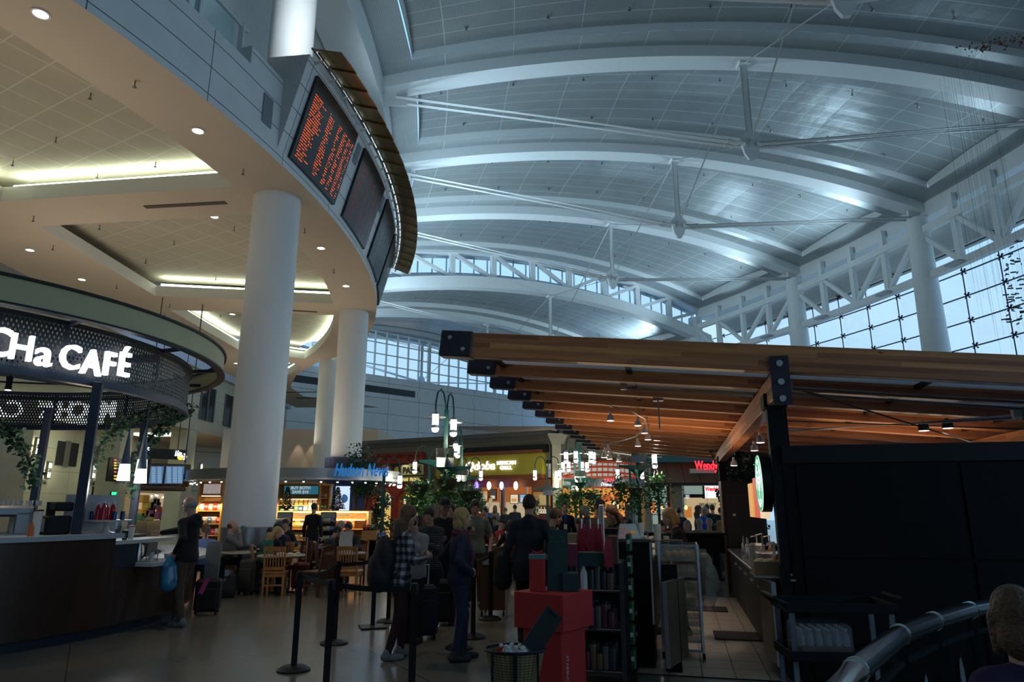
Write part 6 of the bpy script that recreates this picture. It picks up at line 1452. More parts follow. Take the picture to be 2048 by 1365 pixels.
# menu panels beyond the sign
root = thing('menu_board', 'tall lit menu panels seen edge-on beyond the round sign', 'menu board')
for i, (v_, c) in enumerate(((.9, (.8, .6, .4)), (1.5, (.6, .1, .06)), (2.2, (.7, .35, .1)))):
    m = MB(); m.m(glow('menu_strip_%d' % i, c, .8)); kbox(m, -.12, -.06, v_, v_ + .5, 1.55, 2.1 - .05 * i); m.build('panel', None, root)
# back counter along the aisle
root = thing('back_counter', 'steel-topped dark back counter along the right of the barista aisle', 'counter')
m = MB(); m.m(blackgloss); kbox(m, -.18, .62, .66, 6.3, .08, .88); kbox(m, -.2, -.18, .66, 6.3, .12, .86); m.build('body', None, root); m = MB(); m.m(steel); kbox(m, -.24, .62, .66, 6.3, .88, .92, .005); m.build('worktop', None, root)
m = MB(); m.m(steel)
for v_ in (1.1, 2.0, 2.9, 3.8, 4.7): kbox(m, -.225, -.2, v_, v_ + .35, .74, .76)
m.build('handle', None, root)
m = MB(); m.m(mat('dark_backsplash', (.03, .028, .03), .35)); kbox(m, .62, .68, .62, 5.6, 0, 2.05); struct(m.build('wall_kiosk', None), 'dark panelled wall behind the back counter', 'wall')
# counter goods
rk = random.Random(21)
sil = mat('silver_pitcher', (.5, .5, .5), .25, 1.0)
for i, (u, v, h, lb) in enumerate(((.18, 1.15, .24, 'nearest'), (.22, 1.6, .2, 'second'), (.15, 2.1, .3, 'tall third'), (.3, 2.6, .26, 'fourth'), (.18, 3.1, .24, 'fifth'))):
    r_ = thing('syrup_pump', '%s pump bottle in the row on the back counter' % lb, 'bottle', K(u - .2, v, .92), 0, 'pump bottles on the back counter'); m = MB(); m.m((mat('amber_syrup', (.3, .10, .03), .2), clear, mat('clear_syrup', (.35, .35, .32), .15))[i % 3]).lathe([(.04, 0), (.042, h * .7), (.02, h * .85)], n=14); m.build('body', None, r_); m = MB(); m.m(plasw).tube([(0, 0, h * .8), (0, 0, h + .12), (-.09, -.02, h + .10)], .011, 6).lathe([(.022, h * .82), (.022, h * .9)], n=10); m.build('pump', None, r_)
for i, (u, v) in enumerate(((.1, 3.6), (.12, 4.0), (.1, 4.4))):
    r_ = thing('whipper_bottle', 'white-nozzled bottle, %s of three by the big jug' % ('nearest', 'middle', 'farthest')[i], 'bottle', K(u - .2, v, .92), 0, 'nozzled bottles on the back counter'); m = MB(); m.m(sil).lathe([(.035, 0), (.035, .16), (.02, .2)], n=12); m.build('body', None, r_); m = MB(); m.m(plasw).lathe([(.02, .2), (.008, .3)], n=10); m.build('nozzle', None, r_)
r_ = thing('ice_jug', 'big translucent white jug with handle on the back counter', 'jug', K(-.08, 2.55, .92), KA); m = MB(); m.m(mat('milky_plastic', (.45, .45, .42), .5)).box((0, 0, .14), (.2, .2, .28), bev=.03); m.build('body', None, r_); m = MB(); m.m(plasw).tube([(-.1, 0, .25), (-.16, 0, .23), (-.16, 0, .08), (-.1, 0, .05)], .013, 6); m.build('handle', None, r_)
r_ = thing('steel_bin', 'steel drawer box on the back counter', 'box', K(0, 1.9, .92), KA); m = MB(); m.m(steel).box((0, 0, .1), (.3, .4, .2), bev=.01); m.build('box', None, r_)
r_ = thing('pastry_box', 'open cardboard box of pastries low beside the counter end', 'box', K(-.2, .42, .98), KA); m = MB(); m.m(mat('cardboard', (.30, .18, .09), .8)).box((0, 0, .01), (.28, .4, .02)).box((-.14, 0, .07), (.01, .4, .14)).box((.14, 0, .07), (.01, .4, .14)).box((0, -.2, .07), (.28, .01, .14)).box((0, .2, .07), (.28, .01, .14)); m.build('carton', None, r_); m = MB(); m.m(mat('pastry_bag', (.5, .33, .2), .6, var=.3))
for k in range(6): m.sphere((rk.uniform(-.08, .08), rk.uniform(-.14, .14), .12), .06, 8, sc=(1, 1.3, .7))
m.build('pastries', None, r_)
m = MB(); m.m(steel); kbox(m, -.36, .0, .2, .64, .96, .98); tag(m.build('side_shelf', None), 'small steel flap shelf carrying the pastry box', 'shelf')
m = MB(); m.m(steel); kbox(m, -.03, .02, -.02, .60, .95, .97); tag(m.build('sneeze_guard', None), 'steel-edged clear guard at the cabinet end', 'guard')
# tiled aisle floor and mats
m = MB(); tl = lines_mat('aisle_floor_tiles', (.36, .33, .28), (.05, .045, .04), .33, .42, .014, rough=.35)
m.m(tl); m.quad(K(-2.6, -.0, .012), K(.0, -.0, .012), K(.0, 6.6, .012), K(-2.6, 6.6, .012), uv=[(0, 0), (2.6, 0), (2.6, 6.6), (0, 6.6)]); struct(m.build('floor_tiles', None, fix=False, smooth=0), 'pale tiled floor of the barista aisle', 'floor')
matm = mat('rubber_mat', (.018, .018, .02), .8, bump=.3, scale=60)
for i, (u, v, w_, d_, lb) in enumerate(((-.42, 2.4, .62, .62, 'nearest black rubber mat on the tiled aisle'), (-.75, 4.9, .7, .55, 'farther black rubber mat on the tiled aisle'), (-1.35, 2.55, .5, .5, 'black mat half under the bread rack'))):
    m = MB(); m.m(matm); kbox(m, u - w_ / 2, u + w_ / 2, v - d_ / 2, v + d_ / 2, .013, .028, .004); tag(m.build('floor_mat', None), lb, 'mat')
# bar at the far end of the aisle, bin, bucket
root = thing('end_bar', 'low black bar closing the far end of the barista aisle', 'counter'); m = MB(); m.m(blackgloss); kbox(m, -2.2, .1, 7.6, 8.1, .75, 1.12); kbox(m, .1, .7, 5.9, 8.1, 0, 1.0); m.build('body', None, root); m = MB(); m.m(blackp); kbox(m, -2.3, .15, 7.5, 8.2, 1.12, 1.16); m.build('top', None, root); m = MB(); m.m(blackgloss); kbox(m, -2.2, -2.1, 7.6, 8.1, 0, .75); kbox(m, 0, .1, 7.6, 8.1, 0, .75); m.build('leg', None, root)
root = thing('recycling_bin', 'dark blue recycling bin with clear liner at the end of the aisle', 'bin', K(-.95, 6.9), KA); m = MB(); m.m(mat('recycling_blue', (.012, .03, .10), .5)).sweep([[(-.26, -.2, .03), (.26, -.2, .03), (.26, .2, .03), (-.26, .2, .03)], [(-.31, -.25, .80), (.31, -.25, .80), (.31, .25, .80), (-.31, .25, .80)]]); m.build('body', None, root); m = MB(); m.m(mat('clear_liner', (.5, .5, .5), .3, alpha=.5)).sweep([[(-.33, -.27, .72), (.33, -.27, .72), (.33, .27, .72), (-.33, .27, .72)], [(-.33, -.27, .86), (.33, -.27, .86), (.33, .27, .86), (-.33, .27, .86)]], caps=False); m.tube([(-.1, -.28, .82), (-.07, -.3, .66), (-.1, -.29, .56)], [.01, .03, .01], 6); m.build('liner', None, root)
m = MB(); m.m(mat('pale_symbol', (.25, .28, .32), .5))
for t in (90, 210, 330): 
    p = [(.05 * math.cos(R(t + q_)) , -.235 , .5 + .05 * math.sin(R(t + q_))) for q_ in (-40, -10, 20, 45)]; m.tube(p, .009, 5)
m.build('emblem', None, root)
root = thing('bin', 'second dark bin left of the recycling bin', 'bin', K(-1.6, 6.95), KA); m = MB(); m.m(navyp).box((0, 0, .4), (.5, .45, .8), bev=.03); m.build('body', None, root)
root = thing('bucket', 'white plastic bucket on the aisle floor before the blue bin', 'bucket', K(-.95, 6.2), 0); m = MB(); m.m(mat('bucket_white', (.5, .5, .45), .5)).lathe([(.13, 0), (.16, .28), (.175, .28), (.175, .31), (.15, .31)], n=22, cap=True); m.build('bucket_body', None, root); m = MB(); m.m(steel).tube([(.17, 0, .27), (.15, -.09, .16), (0, -.17, .12), (-.15, -.09, .16), (-.17, 0, .27)], .005, 5); m.build('handle', None, root)
# tall dark cabinet farther back
root = thing('tall_cabinet', 'tall dark brown cabinet beyond the barista aisle', 'cabinet'); C_ = Wall((4.6, 14.6), -12); m = MB(); m.m(mat('dark_brown_laminate', (.035, .022, .018), .45)); u0 = C_.uz(1446, 1000)[0]; u1 = C_.uz(1530, 1000)[0]; C_.box(m, u0, u1, 0, 2.22, -.6, 0, .01); m.build('carcass', None, root)
m = MB(); m.m(mat('dark_brown_laminate2', (.045, .03, .025), .4)); C_.box(m, u0 + .06, u1 - .04, .1, 1.95, 0, .02, .005); m.build('door', None, root); m = MB(); m.m(mat('brown_side_edge', (.14, .085, .05), .5)); C_.box(m, u0 - .02, u0, 0, 2.22, -.6, .0); m.build('side_panel', None, root); m = MB(); m.m(paper); C_.pbox(m, 1465, 1028, 1472, 1033, .02, .025); m.build('notice', None, root)
# ---- black counter end at the left of the aisle and the merchandise
ZT = 1.33
cA = atz(1218, 1345, 0); cB = atz(1312, 1340, 0); root = thing('black_counter', 'tall black counter end panel with two pink tags, left of the bread rack', 'counter')
uA = (cA - KO).dot(KU); uB = (cB - KO).dot(KU); vA = (cB - KO).dot(KV)
m = MB(); m.m(blackgloss); kbox(m, uA, uB, vA, vA + .5, 0, 1.30); kbox(m, uA - .1, uB - .05, vA + .5, vA + 4.2, .0, 1.05); m.build('body', None, root); m = MB(); m.m(mat('brown_stone_top', (.10, .08, .065), .35)); kbox(m, uA - .02, uB + .02, vA - .02, vA + .55, 1.30, 1.335, .005); kbox(m, uA - .2, uB, vA + .5, vA + 4.3, 1.05, 1.09, .005); m.build('counter_top', None, root)
m = MB(); m.m(mat('pink_tag', (.45, .22, .32), .6)); kbox(m, uA + .24, uA + .30, vA - .006, vA, .33, .37); kbox(m, uA + .245, uA + .305, vA - .006, vA, .54, .58); m.build('tag', None, root)
m = MB(); m.m(steel); kbox(m, uB - .01, uB + .01, vA - .01, vA + .01, .45, 1.3); m.build('edge_trim', None, root)
def onk(px, py, z): return atz(px, py, z)
# tent card, paper tray, cups, bottles on the black counter
p = K(uA + .22, vA + .22, 1.335); root = thing('tent_card', 'white tent card with pink words and an orange pastry on the black counter', 'card', p, KA + R(12)); m = MB(); m.m(plasw).quad((-.13, -.09, 0), (.13, -.09, 0), (.09, .0, .16), (-.09, 0, .16)).quad((-.13, .09, 0), (.13, .09, 0), (.09, 0, .16), (-.09, 0, .16)).quad((.13, -.09, 0), (.13, .09, 0), (.09, .0, .16), (.09, 0, .16)); m.build('card', None, root, fix=False, smooth=0)
Mt = Matrix.Translation((-.055, -.058, .065)) @ Matrix.Rotation(R(61), 4, 'X'); pk = mat('salmon_ink', (.75, .20, .16), .5, emit=(.75, .2, .16), es=.15); text('lettering', 'TRY\nME\nNOW!', .045, Mt, pk, root, .001); m = MB(); m.m(mat('orange_pastry', (.75, .30, .06), .6, emit=(.7, .3, .05), es=.15)).sphere((.045, -.052, .06), .03, 10, sc=(1.3, .3, .9)); m.build('picture', None, root)
cup('paper_cup', 'tall white paper cup behind the tent card', K(uA + .32, vA + .95, 1.09), .035, .05, .40, papc); cup('paper_cup', 'white paper cup right of the tall one behind the tent card', K(uA + .52, vA + 1.2, 1.09), .035, .05, .38, papc); cup('paper_cup', 'short paper cup nearest the barista', K(uA + .62, vA + 1.6, 1.09), .03, .04, .22, papc)
bottle('syrup_bottle', 'dark red syrup bottle with blue cap behind the tent card', K(uA + .40, vA + 1.0, 1.09), .04, .30, mat('dark_syrup', (.08, .012, .01), .2), mat('blue_cap', (.03, .12, .4), .4)); bottle('syrup_bottle', 'red syrup bottle beside the blue-capped one', K(uA + .33, vA + .85, 1.09), .035, .27, redj, plasw)
cup('deli_tub', 'clear tub left of the tent card', K(uA - .02, vA + .75, 1.09), .06, .08, .24, mat('grey_tub', (.18, .18, .19), .3), blackp, 'tub')
m = MB(); m.m(plasw); kbox(m, uB - .28, uB - .05, vA + .2, vA + .4, 1.335, 1.36, .008); tag(m.build('napkin_tray', None), 'flat white tray at the right end of the black counter', 'tray')
root = thing('wire_rack', 'low wire pastry rack behind the black counter', 'rack', K(uB + .05, vA + 1.2, 1.05), KA); m = MB(); m.m(steel)
for z_ in (.12, .22): m.tube([(-.3, -.15, z_), (.3, -.15, z_), (.3, .15, z_), (-.3, .15, z_)], .008, 5, closed=True)
for x_ in (-.3, -.1, .1, .3): m.tube([(x_, -.15, 0), (x_, -.15, .22)], .007, 5).tube([(x_, .15, 0), (x_, .15, .22)], .007, 5)
m.build('frame', None, root)
root = thing('cash_register', 'dark till screen with teal glow behind the counter', 'till', K(uA - .15, vA + 2.6, 1.09), KA); m = MB(); m.m(blackp).box((0, 0, .16), (.4, .06, .26), bev=.01).box((0, 0, .02), (.2, .2, .04)); m.build('screen', None, root); m = MB(); m.m(glow('teal_glow', (.1, .7, .7), .5)).box((-.08, -.035, .17), (.1, .004, .015)).box((.1, -.035, .17), (.08, .004, .015)); m.build('display', None, root)
root = thing('cardboard_box', 'pale cardboard box on the shelf behind the red bags', 'box', K(uA - .55, vA + .9, 1.06), KA); m = MB(); m.m(mat('cardboard_pale', (.36, .22, .12), .8)).box((0, 0, .15), (.42, .3, .3), bev=.004); m.build('carton', None, root); m = MB(); m.m(mat('tape_brown', (.2, .12, .06), .5)).box((.12, 0, .15), (.02, .31, .305)); m.build('tape', None, root)
m = MB(); m.m(blackgloss); kbox(m, uA - 1.0, uA - .1, vA + .6, vA + 4.2, 0, 1.05); tag(m.build('service_counter', None), 'dark service counter behind the merchandise shelves', 'counter')
# merchandise shelf unit
sa = atz(1150, 1365, .0); su0 = (aty(1135, 1200, 6.9) - KO).dot(KU); su1 = (aty(1238, 1200, 6.75) - KO).dot(KU); sv0 = -.62; sv1 = -.12
shz = [.12, .5, .86, 1.12]
root = thing('merchandise_shelf', 'black metal shelf unit of mugs and bottles behind the red display', 'shelf unit')
m = MB(); m.m(mat('gunmetal_frame', (.05, .052, .06), .4, .4))
for u in (su0, su1):
    for v in (sv0, sv1): kbox(m, u - .02, u + .02, v - .02, v + .02, 0, 1.14)
m.build('upright', None, root)
for z_ in shz: m = MB(); m.m(mat('gunmetal_frame', (.05, .052, .06), .4, .4)); kbox(m, su0, su1, sv0, sv1, z_, z_ + .025, .006); m.build('shelf', None, root)
m = MB(); m.m(mat('brushed_post', (.5, .48, .44), .35, .8)); pp_ = aty(1202, 1010, 6.9); c_ = pp_; m.box((c_.x, c_.y, 1.14 + (c_.z - 1.14) / 2), (.05, .03, c_.z - 1.14), KA, .008); tag(m.build('steel_upright', None), 'pale upright metal post rising above the red bags', 'post')
merch = [mat('merch_%d' % i, c, .35, var=.3) for i, c in enumerate([(.02, .03, .04), (.10, .02, .03), (.03, .08, .09), (.12, .11, .10), (.02, .09, .04), (.16, .10, .05)])]
nm = 0
for si, z_ in enumerate(shz[:3]):
    for row in (0, 1):
        n_ = 6
        for i in range(n_):
            u = su0 + .06 + (su1 - su0 - .12) * (i + .5 * row * .3) / n_; h_ = rk.uniform(.16, .27); mt_ = rk.choice(merch)
            r_ = thing('tumbler', '', 'tumbler', K(u, sv0 + .1 + row * .2, z_ + .025), 0, 'travel mugs on the merchandise shelf'); m = MB(); m.m(mt_).lathe([(.032, 0), (.038, h_ * .8), (.036, h_ * .86)], n=12); m.build('body', None, r_); m = MB(); m.m(blackp).lathe([(.036, h_ * .86), (.03, h_)], n=12); m.build('lid', None, r_)
            r_['label'] = 'travel mug on the %s of the merchandise unit, %s row, %s from the left' % (('bottom shelf', 'middle shelf', 'upper shelf')[si], ('front', 'back')[row], ('first', 'second', 'third', 'fourth', 'fifth', 'sixth')[i])
bottle('white_bottle', 'white slim bottle beside the red display box on the upper shelf', K(su0 + .12, sv0 + .0, .886), .035, .24, plasw, plasw)
redbag = mat('red_foil_bag', (.34, .012, .03), .35, .1, var=.4, scale=10, bump=.5)
for i, (px, dz, lb) in enumerate(((1165, .13, 'left'), (1182, .13, 'middle'), (1198, .13, 'right'), (1217, 0, 'front, lower'))):
    pz = 1.145 + dz; q = aty(px, 1110, 6.75 if i < 3 else 6.6); r_ = thing('coffee_bag', 'shiny red coffee bag, %s of the four on top of the shelf unit' % lb, 'bag', (q.x, q.y, pz), KA + R((-8, 5, -3, 10)[i]), 'red coffee bags'); m = MB(); m.m(redbag).sweep([[(-.036, -.026, 0), (.036, -.026, 0), (.036, .026, 0), (-.036, .026, 0)], [(-.042, -.032, .08), (.042, -.032, .08), (.042, .032, .08), (-.042, .032, .08)], [(-.036, -.022, .17), (.036, -.022, .17), (.036, .022, .17), (-.036, .022, .17)], [(-.03, -.005, .25), (.03, -.005, .25), (.03, .005, .25), (-.03, .005, .25)]]); m.build('pouch', None, r_, smooth=60)
    if i < 3: m = MB(); m.m(steel).box((0, 0, .25), (.012, .03, .09), bev=.003); m.build('clip', None, r_)
m = MB(); m.m(mat('dark_teal_riser', (.015, .05, .055), .5)); c_ = aty(1183, 1130, 6.75); m.box((c_.x, c_.y, 1.145 + .063), (.26, .16, .126), KA, .005); tag(m.build('riser_box', None), 'dark teal riser box under the red coffee bags', 'box')
greenb = mat('green_packet', (.008, .07, .02), .4)
for i in range(6):
    r_ = thing('green_packet', 'green coffee packet in the side stack, %s from the bottom' % ('first', 'second', 'third', 'fourth', 'fifth', 'topmost')[i], 'packet', K(su1 + .07, sv0 + .25, .14 + .22 * i), KA, 'green packets beside the shelf'); m = MB(); m.m(greenb).box((0, 0, .09), (.05, .2, .18), bev=.012); m.build('packet', None, r_); m = MB(); m.m(plasw).box((0, -.101, .1), (.03, .004, .04)); m.build('label_patch', None, r_)
m = MB(); m.m(black); kbox(m, su1 + .04, su1 + .10, sv0 + .14, sv0 + .36, .0, .14) ; m.build('shelf_foot', None, root)
m = MB(); m.m(mat('brown_box', (.12, .06, .04), .6)); q = aty(1226, 1100, 7.0); m.box((q.x, q.y, 1.145 + .13), (.10, .14, .26), KA, .004); tag(m.build('gift_box', None), 'brown box with green edge behind the red coffee bags', 'box')
m = MB(); m.m(mat('magenta_box', (.18, .02, .06), .5)); q = aty(1146, 1110, 6.75); m.box((q.x, q.y, 1.145 + .10), (.09, .12, .2), KA, .004); tag(m.build('gift_box', None), 'dark magenta box at the left end of the shelf top', 'box')
# ---- red display
redp = mat('matt_red_display', (.46, .022, .018), .7, var=.08)
q = aty(1108, 1240, 5.85); RD = Vector((q.x, q.y, 0)); ra = R(-36); root = thing('red_display', 'big matt red display plinth with a wider red box on top', 'display stand', RD, ra)
m = MB(); m.m(redp).box((0, 0, .38), (.36, .36, .76), bev=.004); m.build('plinth', None, root); m = MB(); m.m(redp).box((0, 0, .89), (.46, .46, .27), bev=.004); m.build('wide_box', None, root)
tM = Matrix.Translation((.181, -.10, .45)) @ Matrix.Rotation(R(90), 4, 'Z') @ Matrix.Rotation(R(90), 4, 'X') @ Matrix.Rotation(R(-90), 4, 'Z'); text('lettering', 'STARBUCKS', .045, tM, mat('white_print', (.6, .6, .6), .5), root, .001)
root = thing('gift_box', 'slim upright red gift box with pale teal lid and bow', 'box', Vector((RD.x - .13, RD.y - .02, 1.025)), R(-10)); m = MB(); m.m(redp).box((0, 0, .13), (.12, .10, .26), bev=.003); m.build('box', None, root); m = MB(); m.m(mat('pale_teal_lid', (.10, .22, .20), .5)).box((0, 0, .265), (.128, .108, .04), bev=.003); m.build('lid', None, root); m = MB(); m.m(mat('red_ribbon', (.5, .02, .02), .4)).tube([(0, 0, .29), (-.04, 0, .31), (-.05, .0, .29), (0, 0, .29), (.04, 0, .31), (.05, 0, .29), (0, 0, .29)], .007, 5); m.build('bow', None, root)
teal = mat('dark_teal_card', (.008, .035, .035), .5)
root = thing('promo_card', 'dark teal upright promotion card with faint bottle drawing', 'card', Vector((RD.x + .035, RD.y - .03, 1.025)), R(-4)); m = MB(); m.m(teal).sweep([[(-.09, -.01, 0), (.08, -.01, 0), (.08, .01, 0), (-.09, .01, 0)], [(-.075, .02, .47), (.085, .02, .47), (.085, .04, .47), (-.075, .04, .47)]]).box((.10, .03, .07), (.13, .16, .14), bev=.004); m.build('card', None, root)
pk2 = mat('faint_teal_print', (.05, .14, .14), .5); tM = Matrix.Translation((.0, .004, .40)) @ Matrix.Rotation(R(86), 4, 'X'); text('lettering', 'LOCAL\nROASTS', .035, tM, pk2, root, .001)
m = MB(); m.m(pk2)
for j in range(9): m.tube([(-.02 + .009 * j, .004 + .0007 * j, .16), (-.03 + .012 * j, .006, .22), (-.01 + .006 * j, .010, .28)], .0014, 4)
m.build('picture', None, root)
# basket with small cups and tilted board
q = aty(1030, 1320, 5.0); root = thing('wicker_basket', 'woven basket in a black metal stand full of small white cups', 'basket', (q.x, q.y, 0), 0); wick = lines_mat('woven_wicker', (.30, .22, .11), (.10, .07, .03), .03, .018, .006, rough=.8)
m = MB(); m.m(wick); n = 24; rings = []
for r__, z_ in ((.13, .42), (.20, .74)):
    rings.append([(r__ * (1 if abs(math.cos(t)) < 1 else 1) * math.cos(t) * 1.0, r__ * .8 * math.sin(t), z_) for t in [2 * math.pi * i / n for i in range(n + 1)]])
for i in range(n): m.quad(rings[0][i], rings[0][i + 1], rings[1][i + 1], rings[1][i], uv=[(i * .045, 0), (i * .045 + .045, 0), (i * .045 + .045, .33), (i * .045, .33)])
m.m(mat('wicker_inside', (.12, .08, .04), .9)); m.lathe([(.0001, .62), (.175, .62)], n=20, sc=(1, .8)); m.build('basket', None, root, fix=False)
m = MB(); m.m(black).tube([(.205 * math.cos(t), .168 * math.sin(t), .745) for t in [2 * math.pi * i / 28 for i in range(28)]], .010, 6, closed=True)
for sx_, sy_ in ((-1, -1), (1, -1), (1, 1), (-1, 1)): m.tube([(sx_ * .15, sy_ * .12, .745), (sx_ * .15, sy_ * .12, 0)], .008, 6)
m.box((0, -.17, .6), (.03, .012, .3)); m.box((0, 0, .735), (.01, .01, .01)); m.build('stand', None, root)
for i in range(11):
    t = i * 2.4; rr__ = .03 + .008 * i; p = Vector((q.x + rr__ * math.cos(t), q.y + .8 * rr__ * math.sin(t), .63)); r_ = thing('sample_cup', 'tiny %s in the wicker basket' % ('white ornament cup' if i % 3 else 'red and white ornament'), 'cup', p, t, 'ornament cups in the basket'); m = MB(); m.m(redp if i % 3 == 0 else plasw).lathe([(.022, 0), (.032, .04), (.034, .09), (.02, .12), (.0001, .125)], n=12); m.build('cup', None, r_); m = MB(); m.m(plasw).sphere((0, 0, .13), .016, 8); m.build('knob', None, r_)
root = thing('menu_clipboard', 'black tilted board leaning on the basket rim', 'board', (q.x + .17, q.y + .0, .76), R(8)); m = MB(); M4 = Matrix.Rotation(R(38), 4, 'Y') @ Matrix.Rotation(R(-8), 4, 'X'); m.m(mat('dark_green_board', (.004, .010, .009), .7)).box(None, (.14, .012, .30), M4=Matrix.Translation((.02, 0, .10)) @ M4); m.build('board', None, root); m = MB(); m.m(black).box(None, (.06, .02, .02), M4=Matrix.Translation((.02, 0, .10)) @ M4 @ Matrix.Translation((0, -.01, .14))); m.build('clip', None, root)
# ---- bread rack and swing gates
root = thing('bread_rack', 'tall wheeled steel rack stacked with clear bread trays', 'rack'); rq0 = aty(1322, 1200, 8.3); ru = (rq0 - KO).dot(KU); rv = (rq0 - KO).dot(KV); W_ = .44; D_ = .6; H_ = 1.26
alum = mat('aluminium_tube', (.42, .43, .46), .35, .9)
m = MB(); m.m(alum)
for u in (ru, ru + W_):
    for v in (rv, rv + D_): m.cyl(K(u, v, .1), K(u, v, H_), .014, n=8)
for z_ in (.12, H_ - .01):
    m.tube([K(ru, rv, z_), K(ru + W_, rv, z_), K(ru + W_, rv + D_, z_), K(ru, rv + D_, z_)], .014, 8, closed=True)
m.build('frame', None, root)
for u in (ru, ru + W_):
    for v in (rv, rv + D_): m = MB(); m.m(blackp).cyl(K(u, v, .05) - KU * .015, K(u, v, .05) + KU * .015, .05, n=16).cyl(K(u, v, .05), K(u, v, .11), .012, n=6); m.build('caster', None, root)
breads = [mat('bread_brown', (.28, .13, .05), .7, var=.4, scale=25), mat('bread_golden', (.5, .28, .10), .6, var=.3, scale=25), mat('wrapped_pink', (.4, .22, .22), .4, var=.3, scale=12)]
for i in range(6):
    z_ = .2 + .175 * i; tr_ = thing('bread_tray', 'clear bread tray in the rack, %s from the top' % ('sixth', 'fifth', 'fourth', 'third', 'second', 'first')[i], 'tray', K(ru + W_ / 2, rv + D_ / 2, z_), KA, 'bread trays in the rack'); m = MB(); m.m(mat('cloudy_tray', (.38, .35, .31), .25, alpha=.3)).box((0, 0, .005), (W_ - .03, D_ - .02, .01)).box((0, -D_ / 2 + .01, .07), (W_ - .03, .006, .14)).box((0, D_ / 2 - .01, .07), (W_ - .03, .006, .14)).box((-W_ / 2 + .018, 0, .07), (.006, D_ - .02, .14)).box((W_ / 2 - .018, 0, .07), (.006, D_ - .02, .14)); m.build('tray', None, tr_)
    if i > 1:
        for j in range(8): 
            b_ = thing('bread_roll', 'brown bread roll inside a rack tray', 'bread', K(ru + .09 + .085 * (j % 4), rv + .1 + .2 * (j // 4), z_ + .015), rk.random() * 3, 'bread rolls in the rack trays'); m = MB(); m.m(breads[(i + j) % 2 if i < 5 else 1]).sphere((0, 0, .045), .045, 10, sc=(1.0, 1.35, .95)); m.build('crust', None, b_)
root = thing('plastic_bag', 'big crumpled clear plastic bag hanging off the bread rack', 'bag'); m = MB(); rp = random.Random(4); rings = []
for i in range(12):
    f = i / 11; z_ = 1.15 - .62 * f; w_ = .10 + .09 * math.sin(f * 3.0) * 1.0; rings.append([K(ru + W_ + .02 + w_ * (.55 + .5 * math.cos(t)) + rp.uniform(-.018, .018), rv + .25 + .16 * math.sin(t) + rp.uniform(-.018, .018), z_) for t in [2 * math.pi * j / 18 for j in range(18)]])
m.m(mat('crumpled_film', (.50, .50, .50), .15, alpha=.30, spec=.9)); m.sweep(rings); m.build('film', None, root)
def gate(name, lb, p, q, z0_, z1_, mt, edge):
    r_ = thing(name, lb, 'gate'); m = MB(); m.m(mt); a, b = Vector(p), Vector(q); mid = (a + b) / 2; ang_ = math.atan2(b.y - a.y, b.x - a.x); m.box((mid.x, mid.y, (z0_ + z1_) / 2), ((b - a).length, .035, z1_ - z0_), ang_, .004); m.build('panel', None, r_)
    m = MB(); m.m(edge); m.box((a.x, a.y, (z0_ + z1_) / 2), (.014, .045, z1_ - z0_), ang_); m.box((mid.x, mid.y, z1_), ((b - a).length, .045, .012), ang_); m.build('edge_trim', None, r_)
gpan = mat('taupe_gate_panel', (.085, .068, .045), .35, var=.3, scale=2)
pg = atz(1337, 1338, .12); gate('swing_gate', 'half-height swing gate with pale edge left of the aisle', (pg.x, pg.y, 0), K((pg - KO).dot(KU) + .19, (pg - KO).dot(KV) + .62), .12, .93, gpan, alum)
m = MB(); m.m(blackgloss); gu = (aty(1324, 1200, 7.6) - KO).dot(KU); kbox(m, gu, gu + .17, .12, .22, 0, 1.08); tag(m.build('gate_post', None), 'black panel post in front of the bread rack', 'post')
gate('swing_gate', 'half-height swing gate on the right of the aisle by the cabinets', K(-.2, -.02), K(-.26, .64), .14, .93, gpan, alum)
# ---- utility cart
cq = aty(1672, 1300, 5.65); root = thing('utility_cart', 'black plastic utility cart with grey legs before the black cabinets', 'cart', (cq.x, cq.y, 0), KA * .4)
for z_ in (.24, .58, .92):
    m = MB(); m.m(blackp).box((0, 0, z_), (.80, .46, .025), bev=.01)
    for sy_ in (-1, 1): m.box((0, sy_ * .225, z_ + .03), (.80, .015, .06), bev=.004)
    for sx_ in (-1, 1): m.box((sx_ * .395, 0, z_ + .03), (.015, .46, .06), bev=.004)
    m.build('shelf', None, root)
for sx_ in (-1, 1):
    for sy_ in (-1, 1): m = MB(); m.m(mat('grey_cart_leg', (.20, .22, .25), .4, .6)).cyl((sx_ * .36, sy_ * .19, .1), (sx_ * .36, sy_ * .19, .93), .022, n=12); m.build('leg', None, root); m = MB(); m.m(blackp).cyl((sx_ * .36 - .015, sy_ * .19, .05), (sx_ * .36 + .015, sy_ * .19, .05), .05, n=16); m.build('caster', None, root)
for sx_ in (-1, 1): m = MB(); m.m(blackp).tube([(sx_ * .40, -.2, .95), (sx_ * .47, -.18, 1.01), (sx_ * .47, .18, 1.01), (sx_ * .40, .2, .95)], .018, 8); m.build('handle', None, root)
root = thing('water_case', 'cardboard tray of water bottles in clear film on the cart shelf', 'case', (cq.x - .12, cq.y, .595), KA * .4); m = MB(); m.m(mat('cardboard_dim', (.12, .075, .045), .8)).box((0, 0, .035), (.40, .30, .07), bev=.003); m.build('tray', None, root); m = MB(); m.m(mat('shrink_film', (.45, .47, .5), .1, alpha=.22, spec=.9)).box((0, 0, .115), (.41, .31, .23), bev=.03); m.build('film', None, root)
